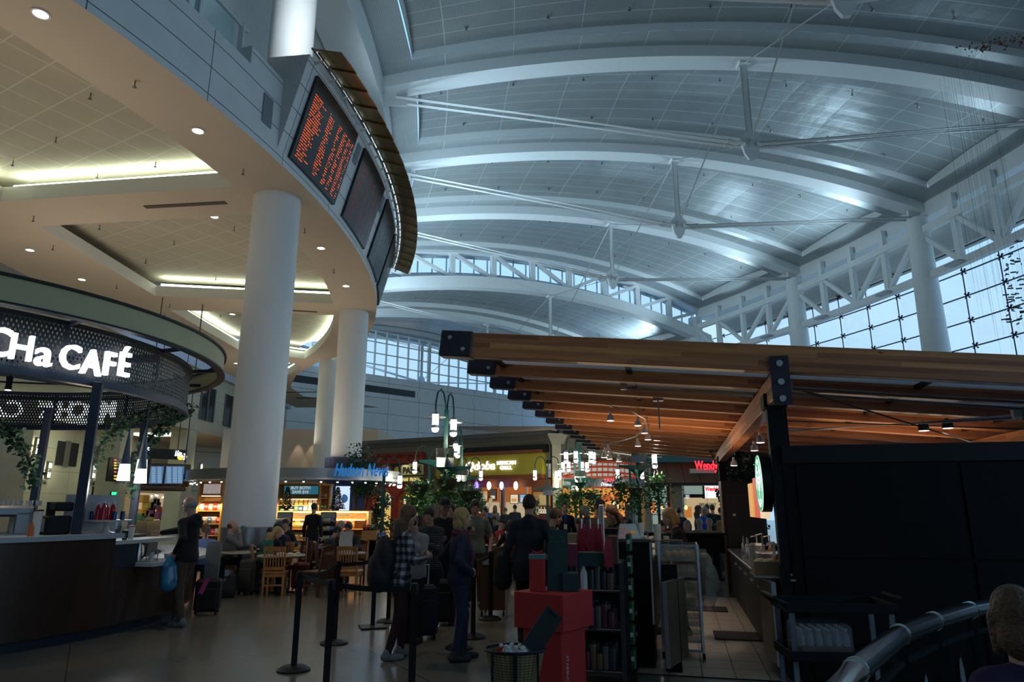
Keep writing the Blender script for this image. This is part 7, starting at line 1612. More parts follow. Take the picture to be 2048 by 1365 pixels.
for i in range(24):
    x_ = -.165 + .066 * (i % 6); y_ = -.10 + .066 * (i // 6); b_ = thing('water_bottle', 'small clear water bottle wrapped in the case on the cart', 'bottle', Matrix.Rotation(KA * .4, 3, 'Z') @ Vector((x_, y_, 0)) + Vector((cq.x - .12, cq.y, .605)), 0, 'water bottles in the case'); m = MB(); m.m(mat('bottle_clear', (.5, .55, .6), .1, alpha=.4)).lathe([(.028, 0), (.028, .12), (.012, .165)], n=10); m.build('body', None, b_); m = MB(); m.m(plasw).lathe([(.013, .165), (.013, .18)], n=8); m.build('cap', None, b_)
# ---- curved railing in the near right corner
root = thing('curved_railing', 'thick steel handrail with dark green panels in the lower right corner', 'railing')
RP = [atz(1640, 1400, .98), atz(1712, 1342, .99), atz(1800, 1270, 1.0), atz(1868, 1243, 1.0), atz(1940, 1221, 1.0), atz(2060, 1200, 1.0)]
m = MB(); m.m(mat('satin_steel_rail', (.75, .82, .88), .16, 1.0)).tube(RP, .052, 20); m.build('handrail', None, root)
for i in range(1, 5): m = MB(); m.m(mat('satin_steel_rail', (.5, .5, .5))).tube([RP[i] - (RP[i + 1] - RP[i]).normalized() * .012, RP[i] + (RP[i + 1] - RP[i]).normalized() * .012], .056, 20); m.build('joint_ring', None, root)
m = MB(); m.m(mat('dark_green_iron', (.002, .008, .009), .8, spec=.1))
for i in range(len(RP) - 1):
    a, b = RP[i], RP[i + 1]
    for z_ in (.86, .42, .12): m.bar((a.x, a.y, z_), (b.x, b.y, z_), .02, .03)
for i, p in enumerate(RP): m.box((p.x, p.y, .48), (.04, .04, .96))
for i in range(len(RP) - 1):
    a, b = RP[i], RP[i + 1]
    for f in (.2, .8): p = a * (1 - f) + b * f; m.box((p.x, p.y, .64), (.018, .018, .44)); m.box((p.x, p.y, .27), (.018, .018, .3))
    p = (a + b) / 2; d = (b - a).normalized(); m.tube([Vector((p.x, p.y, .64)) + d * .055 * math.cos(t) + Vector((0, 0, .12 * math.sin(t))) for t in [2 * math.pi * j / 16 for j in range(16)]], .012, 6, closed=True)
m.build('panel_frame', None, root)
m = MB(); m.m(mat('grey_oval', (.10, .12, .13), .5))
for i in range(len(RP) - 1):
    a, b = RP[i], RP[i + 1]; p = (a + b) / 2; d = (b - a).normalized(); n_ = d.cross(Vector((0, 0, 1))) * .006; pts = [Vector((p.x, p.y, .64)) + d * .05 * math.cos(t) + Vector((0, 0, .11 * math.sin(t))) for t in [2 * math.pi * j / 16 for j in range(16)]]; m.sweep([[q_ + n_ for q_ in pts], [q_ - n_ for q_ in pts]])
m.build('oval_medallion', None, root)
# ================================================================ STREET LAMPS, BASKETS, PLANTS
lant = glow('lantern_white', (.95, .95, .86), 5.0); basketm = mat('wire_basket_brown', (.10, .075, .05), .8, var=.4, scale=30); rl = random.Random(31)
def street_lamp(px, Y, H, arms, lb, drum=None, baskets=(), heavy=1.0):
    X = aty(px, 1000, Y).x; root = thing('street_lamp', lb, 'lamp post', (X, Y, 0))
    m = MB(); m.m(green).cyl((0, 0, 0), (0, 0, H - .45), .065, .05, n=14).lathe([(.16, 0), (.14, .12), (.08, .2)], n=14); m.build('pole', None, root)
    for a in arms:
        c, s_ = math.cos(R(a)), math.sin(R(a)); r = .42
        m = MB(); m.m(green).tube([(c * t_, s_ * t_, z_) for t_, z_ in ((0, H - .7), (.05, H - .35), (r * .35, H - .08), (r * .7, H - .0), (r * 1.1, H - .1), (r * 1.28, H - .35), (r * 1.3, H - .55))], .022, 8); ar = m.build('arm', None, root)
        L = Vector((c * r * 1.3, s_ * r * 1.3, H - .55))
        m = MB(); m.m(lant).lathe([(.0001, -.50), (.06, -.485), (.085, -.44), (.085, -.40)], L, 14).lathe([(.075, -.34), (.075, -.08)], L, 14); m.build('lamp', None, ar)
        m = MB(); m.m(steel).lathe([(.088, -.40), (.088, -.33)], L, 14).lathe([(.085, -.08), (.05, -.02), (.02, .03)], L, 14).lathe([(.24, -.15), (.245, -.145), (.24, -.14)], L, 20); m.build('lamp_shade', None, ar)
        lamp('lantern_glow', 'POINT', Vector((X, Y, 0)) + L + Vector((0, 0, -.65)), 12 * heavy, (1, .93, .75), .1)
    if drum:
        m = MB(); m.m(steel)
        for dx in (-.10, .10): m.cyl((dx, -.06, drum), (dx, -.06, drum + .44), .11, n=18)
        m.build('speaker_drum', None, root)
    for (a, zb_, rr) in baskets:
        c, s_ = math.cos(R(a)), math.sin(R(a)); m = MB(); m.m(green); m.sweep([[Vector((c * t_, s_ * t_, z_)) + Vector((-s_, c, 0)) * w_ for (t_, z_) in ((0, zb_ + .2), (0, zb_ + .62), (.62, zb_ + .62), (.62, zb_ + .56), (.3, zb_ + .5), (.12, zb_ + .35))] for w_ in (-.02, .02)]); m.build('bracket', None, root)
        p = Vector((X + c * .58, Y + s_ * .58, zb_)); b_ = thing('hanging_basket', '%s leafy basket: %s' % ('left' if c < -.5 else 'right' if c > .7 else 'front left' if c < 0 else 'front right', lb), 'plant basket', p, 0, 'leafy hanging baskets')
        m = MB(); m.m(basketm).lathe([(.0001, -.2), (.12, -.17), (.21, -.05), (.23, .05)], n=16, cap=False); m.build('basket', None, b_); m = MB(); m.m(darksteel)
        for t in (0, 120, 240): m.tube([(.2 * math.cos(R(t)), .2 * math.sin(R(t)), .05), (0, 0, .55)], .005, 4)
        m.build('chain', None, b_); m = MB(); m.m(leafm); foliage(m, [((0, 0, .12), .30 * rr), ((.1, -.12, -.02), .30 * rr), ((-.15, -.05, -.05), .30 * rr), ((0, .1, 0), .28 * rr), ((.05, -.1, -.28 * rr), .2 * rr), ((-.16, 0, -.3 * rr), .18 * rr)], int(48 * rr), .10, rl, .25); tag(m.build('foliage', None, b_, smooth=0, fix=False), kind='stuff')
    return root
street_lamp(889, 16.4, 4.42, (248, 76), 'tall green twin lamp post nearest the viewer', 2.6, ((190, 2.15, 1.1), (-10, 2.0, 1.2), (-80, 2.25, 1.0)), 1.6)
street_lamp(922, 24.4, 4.45, (250, 110), 'green lamp post just right of the nearest one', 2.55, ((-20, 2.1, 1.2),))
street_lamp(1161, 26.5, 4.35, (195, 250, -45, 5), 'green four-lantern lamp post in the middle of the court', 2.6, ((180, 2.1, 1.5), (0, 2.1, 1.5), (250, 2.15, 1.4), (-60, 2.15, 1.4)))
street_lamp(1151, 31.0, 4.25, (190, 235, -60, -5), 'second green four-lantern lamp post, just behind the first cluster', 2.4, ((200, 2.0, 1.1),))
street_lamp(937, 31.5, 3.9, (180, 0), 'slim green twin lamp post before the yellow sign, left', 2.2, ((0, 1.9, .8), (180, 1.9, .8)))
street_lamp(1095, 31.0, 3.9, (180, 0), 'slim green twin lamp post before the corner pier', 2.2, ((180, 1.9, .8), (0, 1.9, .8)))
street_lamp(1262, 31.0, 3.95, (180, 0), 'green lamp post before the neon shop, left of the steel drum', None, ())
street_lamp(857, 26.0, 3.95, (180, 20), 'slim green twin lamp post before the red shopfront', None, ((-90, 2.0, 1.2), (180, 2.0, 1.0)))
street_lamp(766, 23.8, 3.35, (0,), 'single-arm green lamp post beside the blue script sign', None, ())
street_lamp(1278, 21.8, 3.9, (-25,), 'green lamp post with a big steel drum under the canopy edge', 3.05, ((190, 2.35, 1.5), (-30, 2.35, 1.5), (250, 2.2, 1.3)), 1.0)
def tree(lb, X, Y, crowns, n, leafmat, trunk_h, stem=.05, leaf=.12, name='ficus_tree', cat='tree'):
    r_ = thing(name, lb, cat, (X, Y, 0)); m = MB(); m.m(barkm)
    for k, (c, rr) in enumerate(crowns[:4]): m.tube([(0, 0, 0), (c[0] * .3, c[1] * .3, trunk_h * .6), (c[0] * .7, c[1] * .7, trunk_h), tuple(c)], [stem, stem * .8, stem * .5, stem * .2], 7)
    m.build('trunk', None, r_); m = MB(); m.m(leafmat); foliage(m, crowns, n, leaf, rl); tag(m.build('foliage', None, r_, smooth=0, fix=False), kind='stuff'); return r_
tree('tall leafy ficus tree right of the blue clad column', -5.75, 26.4, [((-.1, 0, 3.5), .62), ((.35, -.2, 3.15), .5), ((-.3, .1, 3.0), .45), ((.55, -.1, 2.4), .5), ((.1, -.1, 2.35), .4), ((.9, -.1, 1.9), .4), ((.7, 0, 1.5), .3)], 330, leafd, 2.2)
tree('dark green tree in front of the red script burger sign', 5.55, 17.2, [((0, 0, 2.5), .5), ((.5, -.1, 2.7), .5), ((-.1, .1, 3.0), .4), ((.9, 0, 2.4), .5), ((.3, 0, 2.2), .4), ((-.2, 0, 2.05), .35)], 330, leafd, 1.7)
tree('low green shrub behind the news stand', -4.9, 27.2, [((0, 0, .9), .5), ((.5, 0, .9), .45), ((-.4, .2, 1.0), .4)], 200, leafd, .5, name='shrub', cat='shrub')
tree('low green shrub by the burger shop queue', 6.9, 21.5, [((0, 0, 1.2), .4), ((.5, 0, 1.1), .4), ((-.4, 0, 1.15), .4)], 200, leafd, .5, name='shrub', cat='shrub')
# ================================================================ NEWS STAND
NSX, NSY = -8.2, 26.4
root = thing('news_stand_canopy', 'oval silver canopy ring of the news stand with blue script name', 'canopy'); silv = mat('silver_header', (.30, .32, .33), .4, .6)
def ep(t, z, k=1.0): return Vector((NSX + 3.85 * k * math.cos(R(t)), NSY + 3.1 * k * math.sin(R(t)), z))
m = MB(); m.m(silv); m.sweep([[ep(t, 2.66), ep(t, 2.66, 1.02), ep(t, 2.98, 1.02), ep(t, 2.98)] for t in range(0, 361, 5)], caps=False); m.build('header_ring', None, root)
m = MB(); m.m(mat('lit_silver_edge', (.40, .42, .45), .3, .5)); m.sweep([[ep(t, 2.60, .94), ep(t, 2.60, 1.03), ep(t, 2.66, 1.03), ep(t, 2.66, .94)] for t in range(0, 361, 5)], caps=False); m.build('lower_flange', None, root)
bl_ = mat('bright_blue_letters', (.02, .22, .62), .4, emit=(.02, .25, .75), es=.35)
WH = Wall((-5.5, 23.35), 8); WH.text('lettering', 'Hudson News', 722, 942, .42, bl_, root, .15, width=WH.wid(668, 777, 942), off=.012, shear=.35, ext=.04)
m = MB(); m.m(mat('chrome_logo', (.1, .2, .6), .2, .8)); m.sphere(ep(192, 2.8, 1.03), .16, 12, sc=(.6, .6, 1.2)); m.build('end_badge', None, root)
hs0 = None
for i in range(40):
    t = 180 + i * 9; p = ep(t, 2.53, .97)
    if hs0 is None: hs0 = thing('mini_spotlight', 'tiny spotlight in the row under the news stand canopy', 'spotlight', p, 0, 'mini spotlights under the news stand canopy'); m = MB(); m.m(glow('mini_lens', (1, .93, .82), 9)).sphere((0, 0, 0), .035, 8); m.build('lens', None, hs0); m = MB(); m.m(steel).lathe([(.04, .0), (.02, .07), (.008, .1)], n=10); m.build('head', None, hs0)
    else: dup(hs0, p)
for t in (200, 235, 270, 300, 330): lamp('stand_light', 'SPOT', ep(t, 2.5, .9), 26, (1, .82, .55), .04, target=ep(t, 0, .55), spot=95)
root = thing('timber_cladding', 'blue stained vertical timber cladding round the second column', 'cladding', (-6.73, 28, 0)); m = MB(); bw_ = wood('blue_stained_boards', (.07, .10, .24), (.035, .05, .13), scale=(5, 5, .8), rough=.7); m.m(bw_)
for i in range(20):
    a = 360 * i / 20; m.sweep([[((.80 + d) * math.cos(R(a + w_)), (.80 + d) * math.sin(R(a + w_)), z_) for d, w_ in ((0, .4), (.03, .4), (.03, 17.6), (0, 17.6))] for z_ in (0, 3.6)])
m.build('board', None, root, smooth=0); m = MB(); m.m(mat('blue_frame', (.01, .06, .28), .4)); WC = Wall((-6.9, 26.95), 14); root = thing('digital_screen', 'tall blue-framed lit advertising screen on the blue timber cladding', 'screen')
WC.pbox(m, 668, 969, 701, 1027, -.1, .06, .01); m.build('screen_frame', None, root); m = MB(); m.m(glow('screen_cool_white', (.60, .75, .92), .85)); WC.pbox(m, 672, 973, 698, 1023, .06, .08); m.build('screen', None, root); m = MB(); m.m(mat('screen_picture', (.02, .08, .25), .4, emit=(.05, .2, .5), es=.4, var=.9, scale=9)); u, z = WC.uz(687, 998, .09); m.sphere(WC.pt(u, z, .08), .17, 12, sc=(1, .1, 1)); m.build('picture', None, root)
m = MB(); m.m(mat('blue_frame', (.01, .06, .28), .4)); WC.pbox(m, 717, 971, 728, 1027, -.3, -.2, .01); m.build('side_panel', None, root)
# shelving
def shelf_unit(lb, x0, x1, Y, z1, rows, depth=.5, sign=None, name='display_shelf', lit=True):
    r_ = thing(name, lb, 'shelf unit'); m = MB(); m.m(shelfwood).box(((x0 + x1) / 2, Y + depth, z1 / 2), (x1 - x0, .04, z1))
    for x in (x0, x1): m.box((x, Y + depth / 2, z1 / 2), (.06, depth, z1), bev=.005)
    m.build('carcass', None, r_); m = MB(); m.m(shelfwood).box(((x0 + x1) / 2, Y + depth / 2 - .02, z1 + .03), (x1 - x0 + .12, depth + .1, .07), bev=.01); m.build('cornice', None, r_)
    for z in rows: m = MB(); m.m(shelfwood).box(((x0 + x1) / 2, Y + depth / 2, z), (x1 - x0, depth, .03), bev=.004); m.build('shelf', None, r_)
    if lit: m = MB(); m.m(glow('warm_shelf_tube', (1, .72, .35), 4)).box(((x0 + x1) / 2, Y + .06, rows[-1] - .03 if len(rows) else z1), (x1 - x0 - .2, .03, .02)); m.build('lamp', None, r_); lamp('shelf_light', 'AREA', ((x0 + x1) / 2, Y - .15, min(z1, 1.75)), 11 * (x1 - x0), (1, .75, .4), size=x1 - x0, size_y=.1, target=((x0 + x1) / 2, Y + .4, .8))
    return r_
rs = random.Random(77); goods = [mat('pack_%d' % i, c, .4, var=.35, scale=12) for i, c in enumerate([(.55, .03, .02), (.6, .28, .04), (.35, .30, .25), (.05, .12, .35), (.55, .45, .08), (.5, .5, .5), (.08, .25, .10), (.18, .03, .10)])]
packs = []
for mt_ in goods:
    r_ = thing('snack_bag', 'x', 'snack bag'); m = MB(); m.m(mt_).sweep([[(-.07, -.004, 0), (.07, -.004, 0), (.07, .004, 0), (-.07, .004, 0)], [(-.075, -.035, .06), (.075, -.035, .06), (.075, .03, .06), (-.075, .03, .06)], [(-.072, -.03, .14), (.072, -.03, .14), (.072, .025, .14), (-.072, .025, .14)], [(-.07, -.004, .2), (.07, -.004, .2), (.07, .004, .2), (-.07, .004, .2)]]); m.build('pouch', None, r_, smooth=70); m = MB(); m.m(paper).box((0, -.034, .11), (.07, .012, .035), bev=.004); m.build('label_patch', None, r_); packs.append(r_)
used_p = [False] * 8
ORD = 'first second third fourth fifth sixth seventh eighth ninth tenth eleventh twelfth 13th 14th'.split()
def stock(x0, x1, Y, z, pal_, lb0, grp, step=.175, sc=1.0):
    n_ = int((x1 - x0) / step)
    for i in range(n_):
        lb = lb0 + ', %s from left' % ORD[min(i, 13)]
        k = pal_[i % len(pal_)] if len(pal_) < 4 else rs.choice(pal_); p = (x0 + step * (i + .5), Y, z); 
        if used_p[k]: o = dup(packs[k], p, rs.uniform(-.1, .1), lb, group=grp)
        else: o = packs[k]; used_p[k] = True; o.location = p; o['label'] = lb; o['group'] = grp
        o.scale = (sc, sc, sc * rs.uniform(.9, 1.1))
fx0, fx1 = aty(553, 1040, 24).x, aty(735, 1040, 24).x
u_ = shelf_unit('long low honey-coloured snack shelf at the front of the news stand', fx0, fx1, 24.0, 1.50, [.25, .6, .95, 1.28])
for zi, z in enumerate((.27, .62, .97)):
    stock(fx0 + .1, (fx0 + fx1) / 2 - .2, 24.1, z, [4, 2, 1], 'gold or brown snack bag, left half of the low shelf, %s row' % ('bottom', 'middle', 'top')[zi], 'gold snack bags', .17, 1.25)
    stock((fx0 + fx1) / 2 + .5, fx1 - .25, 24.1, z, [0, 0, 1], 'red snack bag, right half of the low shelf, %s row' % ('bottom', 'middle', 'top')[zi], 'red snack bags', .2, 1.3)
m = MB(); m.m(ink)
for px in (611, 685): m.box((aty(px, 1030, 23.98).x, 23.97, 1.42), (.45, .02, .06))
m.build('label_strip', None, u_)
bx0, bx1 = aty(556, 980, 26.0).x, aty(640, 980, 26.0).x
u_ = shelf_unit('tall honey-coloured shelf with the teal BUY BOTH banner', bx0, bx1, 26.0, 2.52, [1.5, 1.75, 2.0])
m = MB(); m.m(mat('teal_banner', (.03, .16, .24), .5, emit=(.03, .2, .3), es=.4)).box(((bx0 + bx1) / 2 + .1, 25.96, 2.30), (bx1 - bx0 - .3, .03, .30)); m.build('banner', None, u_)
text('lettering', 'BUY BOTH\nSAVE $10', .15, facing((bx0 + (bx1 - bx0) * .55, 25.93, 2.30)), mat('banner_white', (.7, .7, .7), .5, emit=(.7, .7, .7), es=.4), u_, .004, .004)
stock(bx0 + .1, bx1 - .1, 26.12, 1.52, [5, 4, 2, 6, 3], 'colourful pack on the lit shelf below the teal banner', 'packs under the banner', .17, .95); stock(bx0 + .1, bx1 - .1, 26.12, 1.77, [5, 1, 2, 4, 6], 'small pack on the upper lit shelf below the teal banner', 'packs under the banner, upper row', .17, .9)
hx0, hx1 = aty(641, 980, 25.6).x, aty(660, 980, 25.6).x
u_ = shelf_unit('slim tall rack of small hanging goods left of the blue cladding', hx0, hx1, 25.6, 2.45, [1.2, 1.6, 2.0], .3, lit=False); stock(hx0 + .02, hx1, 25.65, 1.62, [3, 7, 1, 6], 'small dark pack on the slim tall rack', 'packs on the slim rack', .12, .7); stock(hx0 + .02, hx1, 25.65, 2.02, [3, 7, 1, 6], 'small dark pack high on the slim tall rack', 'packs on the slim rack', .12, .7)
lx0, lx1 = aty(398, 980, 25).x, aty(446, 980, 25).x
u_ = shelf_unit('honey-coloured magazine shelf left of the big column', lx0, lx1, 25.0, 2.55, [.3, .7, 1.1, 1.55, 2.1]); m = MB(); m.m(mat('pink_white_poster', (.5, .42, .42), .5, emit=(.6, .5, .5), es=.3, var=.8, scale=12)).box(((lx0 + lx1) / 2 + .05, 24.97, 2.32), (lx1 - lx0 - .25, .02, .34)); m.build('banner', None, u_)
for z in (.32, .72, 1.12, 1.57): stock(lx0 + .05, lx1, 25.1, z, [0, 5, 3, 7, 2], 'magazine left of the big column, %s row' % {.32: 'lowest', .72: 'second', 1.12: 'third', 1.57: 'top'}[z], 'magazines left of the column', .16, 1.15)
for (px, lb) in ((565, 'black wire rack of silver packets under the left little tree'), (653, 'black wire rack of yellow and blue packets under the right little tree')):
    x = aty(px, 1050, 23.4).x; r_ = thing('wire_rack', lb, 'rack', (x, 23.5, 0)); m = MB(); m.m(black).box((0, .1, .78), (.52, .04, 1.5), bev=.01)
    for z in (.3, .6, .9, 1.2): m.box((0, 0, z), (.5, .2, .015))
    m.build('frame', None, r_); m = MB(); m.m(mat('pale_header', (.35, .38, .42), .4)).box((0, .07, 1.42), (.46, .02, .18)); m.build('header', None, r_)
    for z in (.31, .61, .91, 1.16): stock(x - .25, x + .25, 23.48, z, [5, 2] if px == 565 else [3, 4, 5], 'packet on the %s black wire rack, %s tier' % ('left' if px == 565 else 'right', {.31: 'lowest', .61: 'second', .91: 'third', 1.16: 'top'}[z]), 'packets on the %s wire rack' % ('left' if px == 565 else 'right'), .12, .8)
for (px, lb) in ((573, 'small decorated Christmas tree on the left of the low shelf'), (674, 'small decorated Christmas tree on the right of the low shelf')):
    x = aty(px, 1000, 24.2).x; r_ = thing('christmas_tree', lb, 'christmas tree', (x, 24.25, 1.57)); m = MB(); m.m(leafp)
    for i in range(1500):
        h_ = rs.random() ** 1.4; rr = .26 * (1 - h_) * rs.uniform(.3, 1) + .01; t = rs.uniform(0, 6.28); p = Vector((rr * math.cos(t), rr * math.sin(t), .06 + .74 * h_)); d = Vector((math.cos(t), math.sin(t), -.25)) * .06; s_ = Vector((-math.sin(t), math.cos(t), rs.uniform(-.5, .5))) * .026; k = len(m.v); m.v += [tuple(p - s_), tuple(p + d), tuple(p + s_)]; m.face((k, k + 1, k + 2))
    tag(m.build('foliage', None, r_, smooth=0, fix=False), kind='stuff'); m = MB(); m.m(redp).cyl((0, 0, 0), (0, 0, .07), .08, n=14); m.build('pot', None, r_); m = MB(); m.m(glow('tree_baubles', (.8, .3, .2), .6))
    for i in range(14): h_ = rs.random(); t = rs.uniform(0, 6.28); m.sphere((.24 * (1 - h_) * math.cos(t), .24 * (1 - h_) * math.sin(t), .08 + .68 * h_), .014, 6)
    m.build('bauble', None, r_)
for i, (px, w_, z_, mt_, lb) in enumerate(((741, .5, .95, shelfwood, 'wooden till podium at the right end of the news stand'), (758, .55, .62, shelfwood, 'low wooden sweet stand right of the till podium'))):
    x = aty(px, 1070, 23.6).x; r_ = thing('till_podium', lb, 'podium', (x, 23.6, 0)); m = MB(); m.m(mt_).box((0, 0, z_ / 2), (w_, .5, z_), bev=.01); m.build('body', None, r_); m = MB(); m.m(blackp).box((0, 0, z_ + .01), (w_ + .04, .54, .02)); m.build('top', None, r_); stock(x - w_ / 2, x + w_ / 2, 23.5, z_ + .02, [3, 5, 0, 6], 'small pack on the %s' % ('till podium' if i == 0 else 'low sweet stand'), 'packs on the podiums', .13, .8 + .3 * i)
# ================================================================ TABLES, CHAIRS, LUGGAGE, QUEUE POSTS
def make_chair(woodm, arch):
    t = thing('dining_chair', '', 'chair'); 
    m = MB(); m.m(woodm).box((0, 0, .45), (.42, .42, .035), bev=.012); m.build('seat', None, t)
    for sx_ in (-1, 1):
        m = MB(); m.m(woodm).bar((sx_ * .17, .17, 0), (sx_ * .17, .17, .44), .036, .036); m.build('leg', None, t)
        m = MB(); m.m(woodm).bar((sx_ * .185, -.20, 0), (sx_ * .185, -.185, .46), .036, .04).bar((sx_ * .185, -.185, .45), (sx_ * .19, -.275, .93), .034, .036); m.build('leg', None, t)
    m = MB(); m.m(woodm)
    for sx_ in (-1, 1): m.box((sx_ * .17, 0, .40), (.02, .34, .06)); m.box((sx_ * .17, 0, .2), (.018, .34, .028))
    m.box((0, .17, .40), (.34, .02, .06)).box((0, -.18, .40), (.34, .02, .06)).box((0, -.19, .22), (.34, .018, .03)); m.build('apron', None, t)
    m = MB(); m.m(woodm); n = 8
    for i in range(n):
        x0, x1 = -.2 + .4 * i / n, -.2 + .4 * (i + 1) / n; f = lambda x: (.035 * math.cos(x / .2 * 1.5)) if arch else .012
        m.sweep([[(x0, -.275, .86), (x0, -.25, .86), (x0, -.262, .925 + f(x0)), (x0, -.29, .925 + f(x0))], [(x1, -.275, .86), (x1, -.25, .86), (x1, -.262, .925 + f(x1)), (x1, -.29, .925 + f(x1))]])
    m.build('top_rail', None, t); m = MB(); m.m(woodm)
    for i in range(6 if not arch else 7): x = -.135 + .27 * i / (5 if not arch else 6); m.bar((x, -.20, .54), (x, -.265, .88), .022, .012, up=(0, 1, 0))
    m.bar((-.18, -.197, .53), (.18, -.197, .53), .02, .05); m.build('back_slat', None, t); return t
chO = make_chair(chairwood, False); chD = make_chair(chairdark, True); uo = [0, 0]
def chair(kind, x, y, rz, lb):
    src = (chO, chD)[kind]
    if uo[kind] == 0: uo[kind] = 1; src.location = (x, y, 0); src.rotation_euler = (0, 0, R(rz)); src['label'] = lb; src['group'] = 'slatted wooden dining chairs'; return src
    return dup(src, (x, y, 0), R(rz), lb, group='slatted wooden dining chairs')
c1 = atz(541, 1196, 0); chair(0, c1.x, c1.y + .2, 8, 'varnished oak chair, back to the viewer, nearest of the cafe chairs')
c2 = atz(628, 1195, 0); chair(1, c2.x, c2.y + .2, 62, 'dark arched-back chair right of the littered round table')
c3 = atz(447, 1176, 0); chair(0, c3.x, c3.y + .1, -78, 'oak chair under the grey-shirted drinking man')
chair(1, aty(598, 1100, 15.6).x, 15.6, 150, 'arched-back chair behind the littered round table')
c5 = aty(700, 1150, 14.2); chair(0, c5.x, 14.2, -4, 'oak chair, back to the viewer, at the newspaper table')
chair(0, aty(530, 1100, 14.75).x, 14.75, -65, 'oak chair under the woman in green'); chair(0, aty(560, 1100, 15.5).x, 15.45, 170, 'oak chair under the dark-haired young person'); chair(1, aty(655, 1100, 15.7).x, 15.7, -80, 'dark chair under the boy in blue'); chair(1, aty(708, 1100, 16.0).x, 16.0, 170, 'dark chair under the newspaper reader'); chair(1, aty(575, 1100, 15.9).x + .5, 16.4, 120, 'dark chair behind the dark-coated diner')
def round_table(x, y, lb, r=.42):
    t = thing('round_table', lb, 'table', (x, y, 0)); m = MB(); m.m(mat('beige_laminate', (.42, .38, .30), .4)).lathe([(r, .72), (r + .01, .735), (r, .75)], n=36); m.build('tabletop', None, t); m = MB(); m.m(black).cyl((0, 0, .02), (0, 0, .72), .04); m.build('pedestal', None, t); m = MB(); m.m(black)
    for a in (0, 90): m.box((0, 0, .03), (.6, .06, .04), R(a + 20), .01)
    m.build('foot', None, t); return t
T1 = (aty(560, 1110, 14.3).x, 14.4); T2 = (aty(690, 1110, 15.1).x, 15.1); T3 = (aty(480, 1110, 15.3).x, 15.3)
round_table(*T1, 'round table littered with cups and wrappers among the cafe chairs', .46); round_table(*T2, 'round table with the newspaper'); round_table(*T3, 'round table before the grey-shirted man')
cup('paper_cup', 'white lidded coffee cup with dark sleeve on the littered table', (T1[0] - .05, T1[1] - .2, .75), .03, .042, .12, mat('sleeve_brown', (.06, .02, .03), .7), plasw); cup('soda_cup', 'blue soda cup with straw on the newspaper table', (T2[0] + .22, T2[1] + .05, .75), .035, .05, .14, mat('blue_cup', (.03, .06, .35), .4), clear)
for i in range(9): m = MB(); m.m(paper).sphere((0, 0, .02), .05, 8, sc=(1, .7, .5)); o = m.build('crumpled_napkin', None, smooth=0); o.location = (T1[0] + rs.uniform(-.1, .32), T1[1] + rs.uniform(-.25, .2), .752); tag(o, 'crumpled wrapper on the littered round table', 'wrapper', 'wrappers on the littered table')
o = MB().m(paper).sweep([[(-.14, 0, 0), (.14, 0, 0), (.14, .005, 0), (-.14, .005, 0)], [(-.16, -.03, .2), (.12, .0, .2), (.12, .005, .2), (-.16, -.025, .2)], [(-.12, -.1, .42), (.14, -.06, .42), (.14, -.055, .42), (-.12, -.095, .42)]]).build('newspaper', None); o.location = (T2[0] + .02, T2[1] + .0, .76); tag(o, 'white sheet of newspaper held up at the round table', 'newspaper')
for i, (dx, dy) in enumerate(((-.2, -.1), (-.12, -.18))): cup('condiment_pot', 'small white pot on the newspaper table, %s' % ('left', 'right')[i], (T2[0] + dx, T2[1] + dy, .75), .025, .03, .07, plasw, None, 'pot')
def suitcase(lb, x, y, rz, w, d, h, mt, handle=.4, tilt=0):
    r_ = thing('suitcase', lb, 'suitcase', (x, y, 0), R(rz)); m = MB(); m.m(mt).box((0, 0, h / 2 + .05), (w, d, h), bev=.04).box((0, -d / 2 - .015, h * .42 + .05), (w * .8, .04, h * .6), bev=.015); m.build('body', None, r_)
    if handle: m = MB(); m.m(alum).tube([(-w * .25, d * .4, h), (-w * .25, d * .4, h + handle), (w * .25, d * .4, h + handle), (w * .25, d * .4, h)], .011, 6); m.build('handle', None, r_)
    for sx_ in (-1, 1): m = MB(); m.m(blackp).cyl((sx_ * w * .4 - .015, d * .35, .035), (sx_ * w * .4 + .015, d * .35, .035), .035, n=12).cyl((sx_ * w * .4 - .015, -d * .35, .035), (sx_ * w * .4 + .015, -d * .35, .035), .035, n=12); m.build('wheel', None, r_)
    return r_
blk = mat('black_nylon', (.010, .010, .013), .75, var=.3, scale=30); olv = mat('olive_nylon', (.035, .035, .025), .8, var=.2); nvn = mat('navy_nylon', (.010, .016, .035), .8, var=.2)
p = atz(407, 1232, 0); sc1 = suitcase('black wheeled suitcase with pink ribbon behind the bald man', p.x, p.y + .1, 12, .38, .26, .50, blk, .42); m = MB(); m.m(mat('pink_ribbon', (.55, .06, .25), .5)).sweep([[(-.04, -.16, .56), (.04, -.16, .58), (.04, -.155, .58), (-.04, -.155, .56)], [(-.12, -.19, .35), (-.05, -.19, .33), (-.05, -.185, .33), (-.12, -.185, .35)]]); m.build('ribbon', None, sc1)
m = MB(); m.m(mat('grey_knit', (.16, .17, .17), .9, bump=.6, scale=90)).sweep([[(-.11, .05, .55), (.11, .05, .55), (.11, .13, .55), (-.11, .13, .55)], [(-.11, .04, 1.05), (.11, .04, 1.05), (.11, .15, 1.05), (-.11, .15, 1.05)], [(-.08, .06, 1.13), (.08, .06, 1.13), (.08, .13, 1.13), (-.08, .13, 1.13)]]); o = m.build('knitted_scarf', None, smooth=50); o.location = sc1.location; o.rotation_euler = sc1.rotation_euler; tag(o, 'grey woven scarf hung over the suitcase handle behind the bald man', 'scarf')
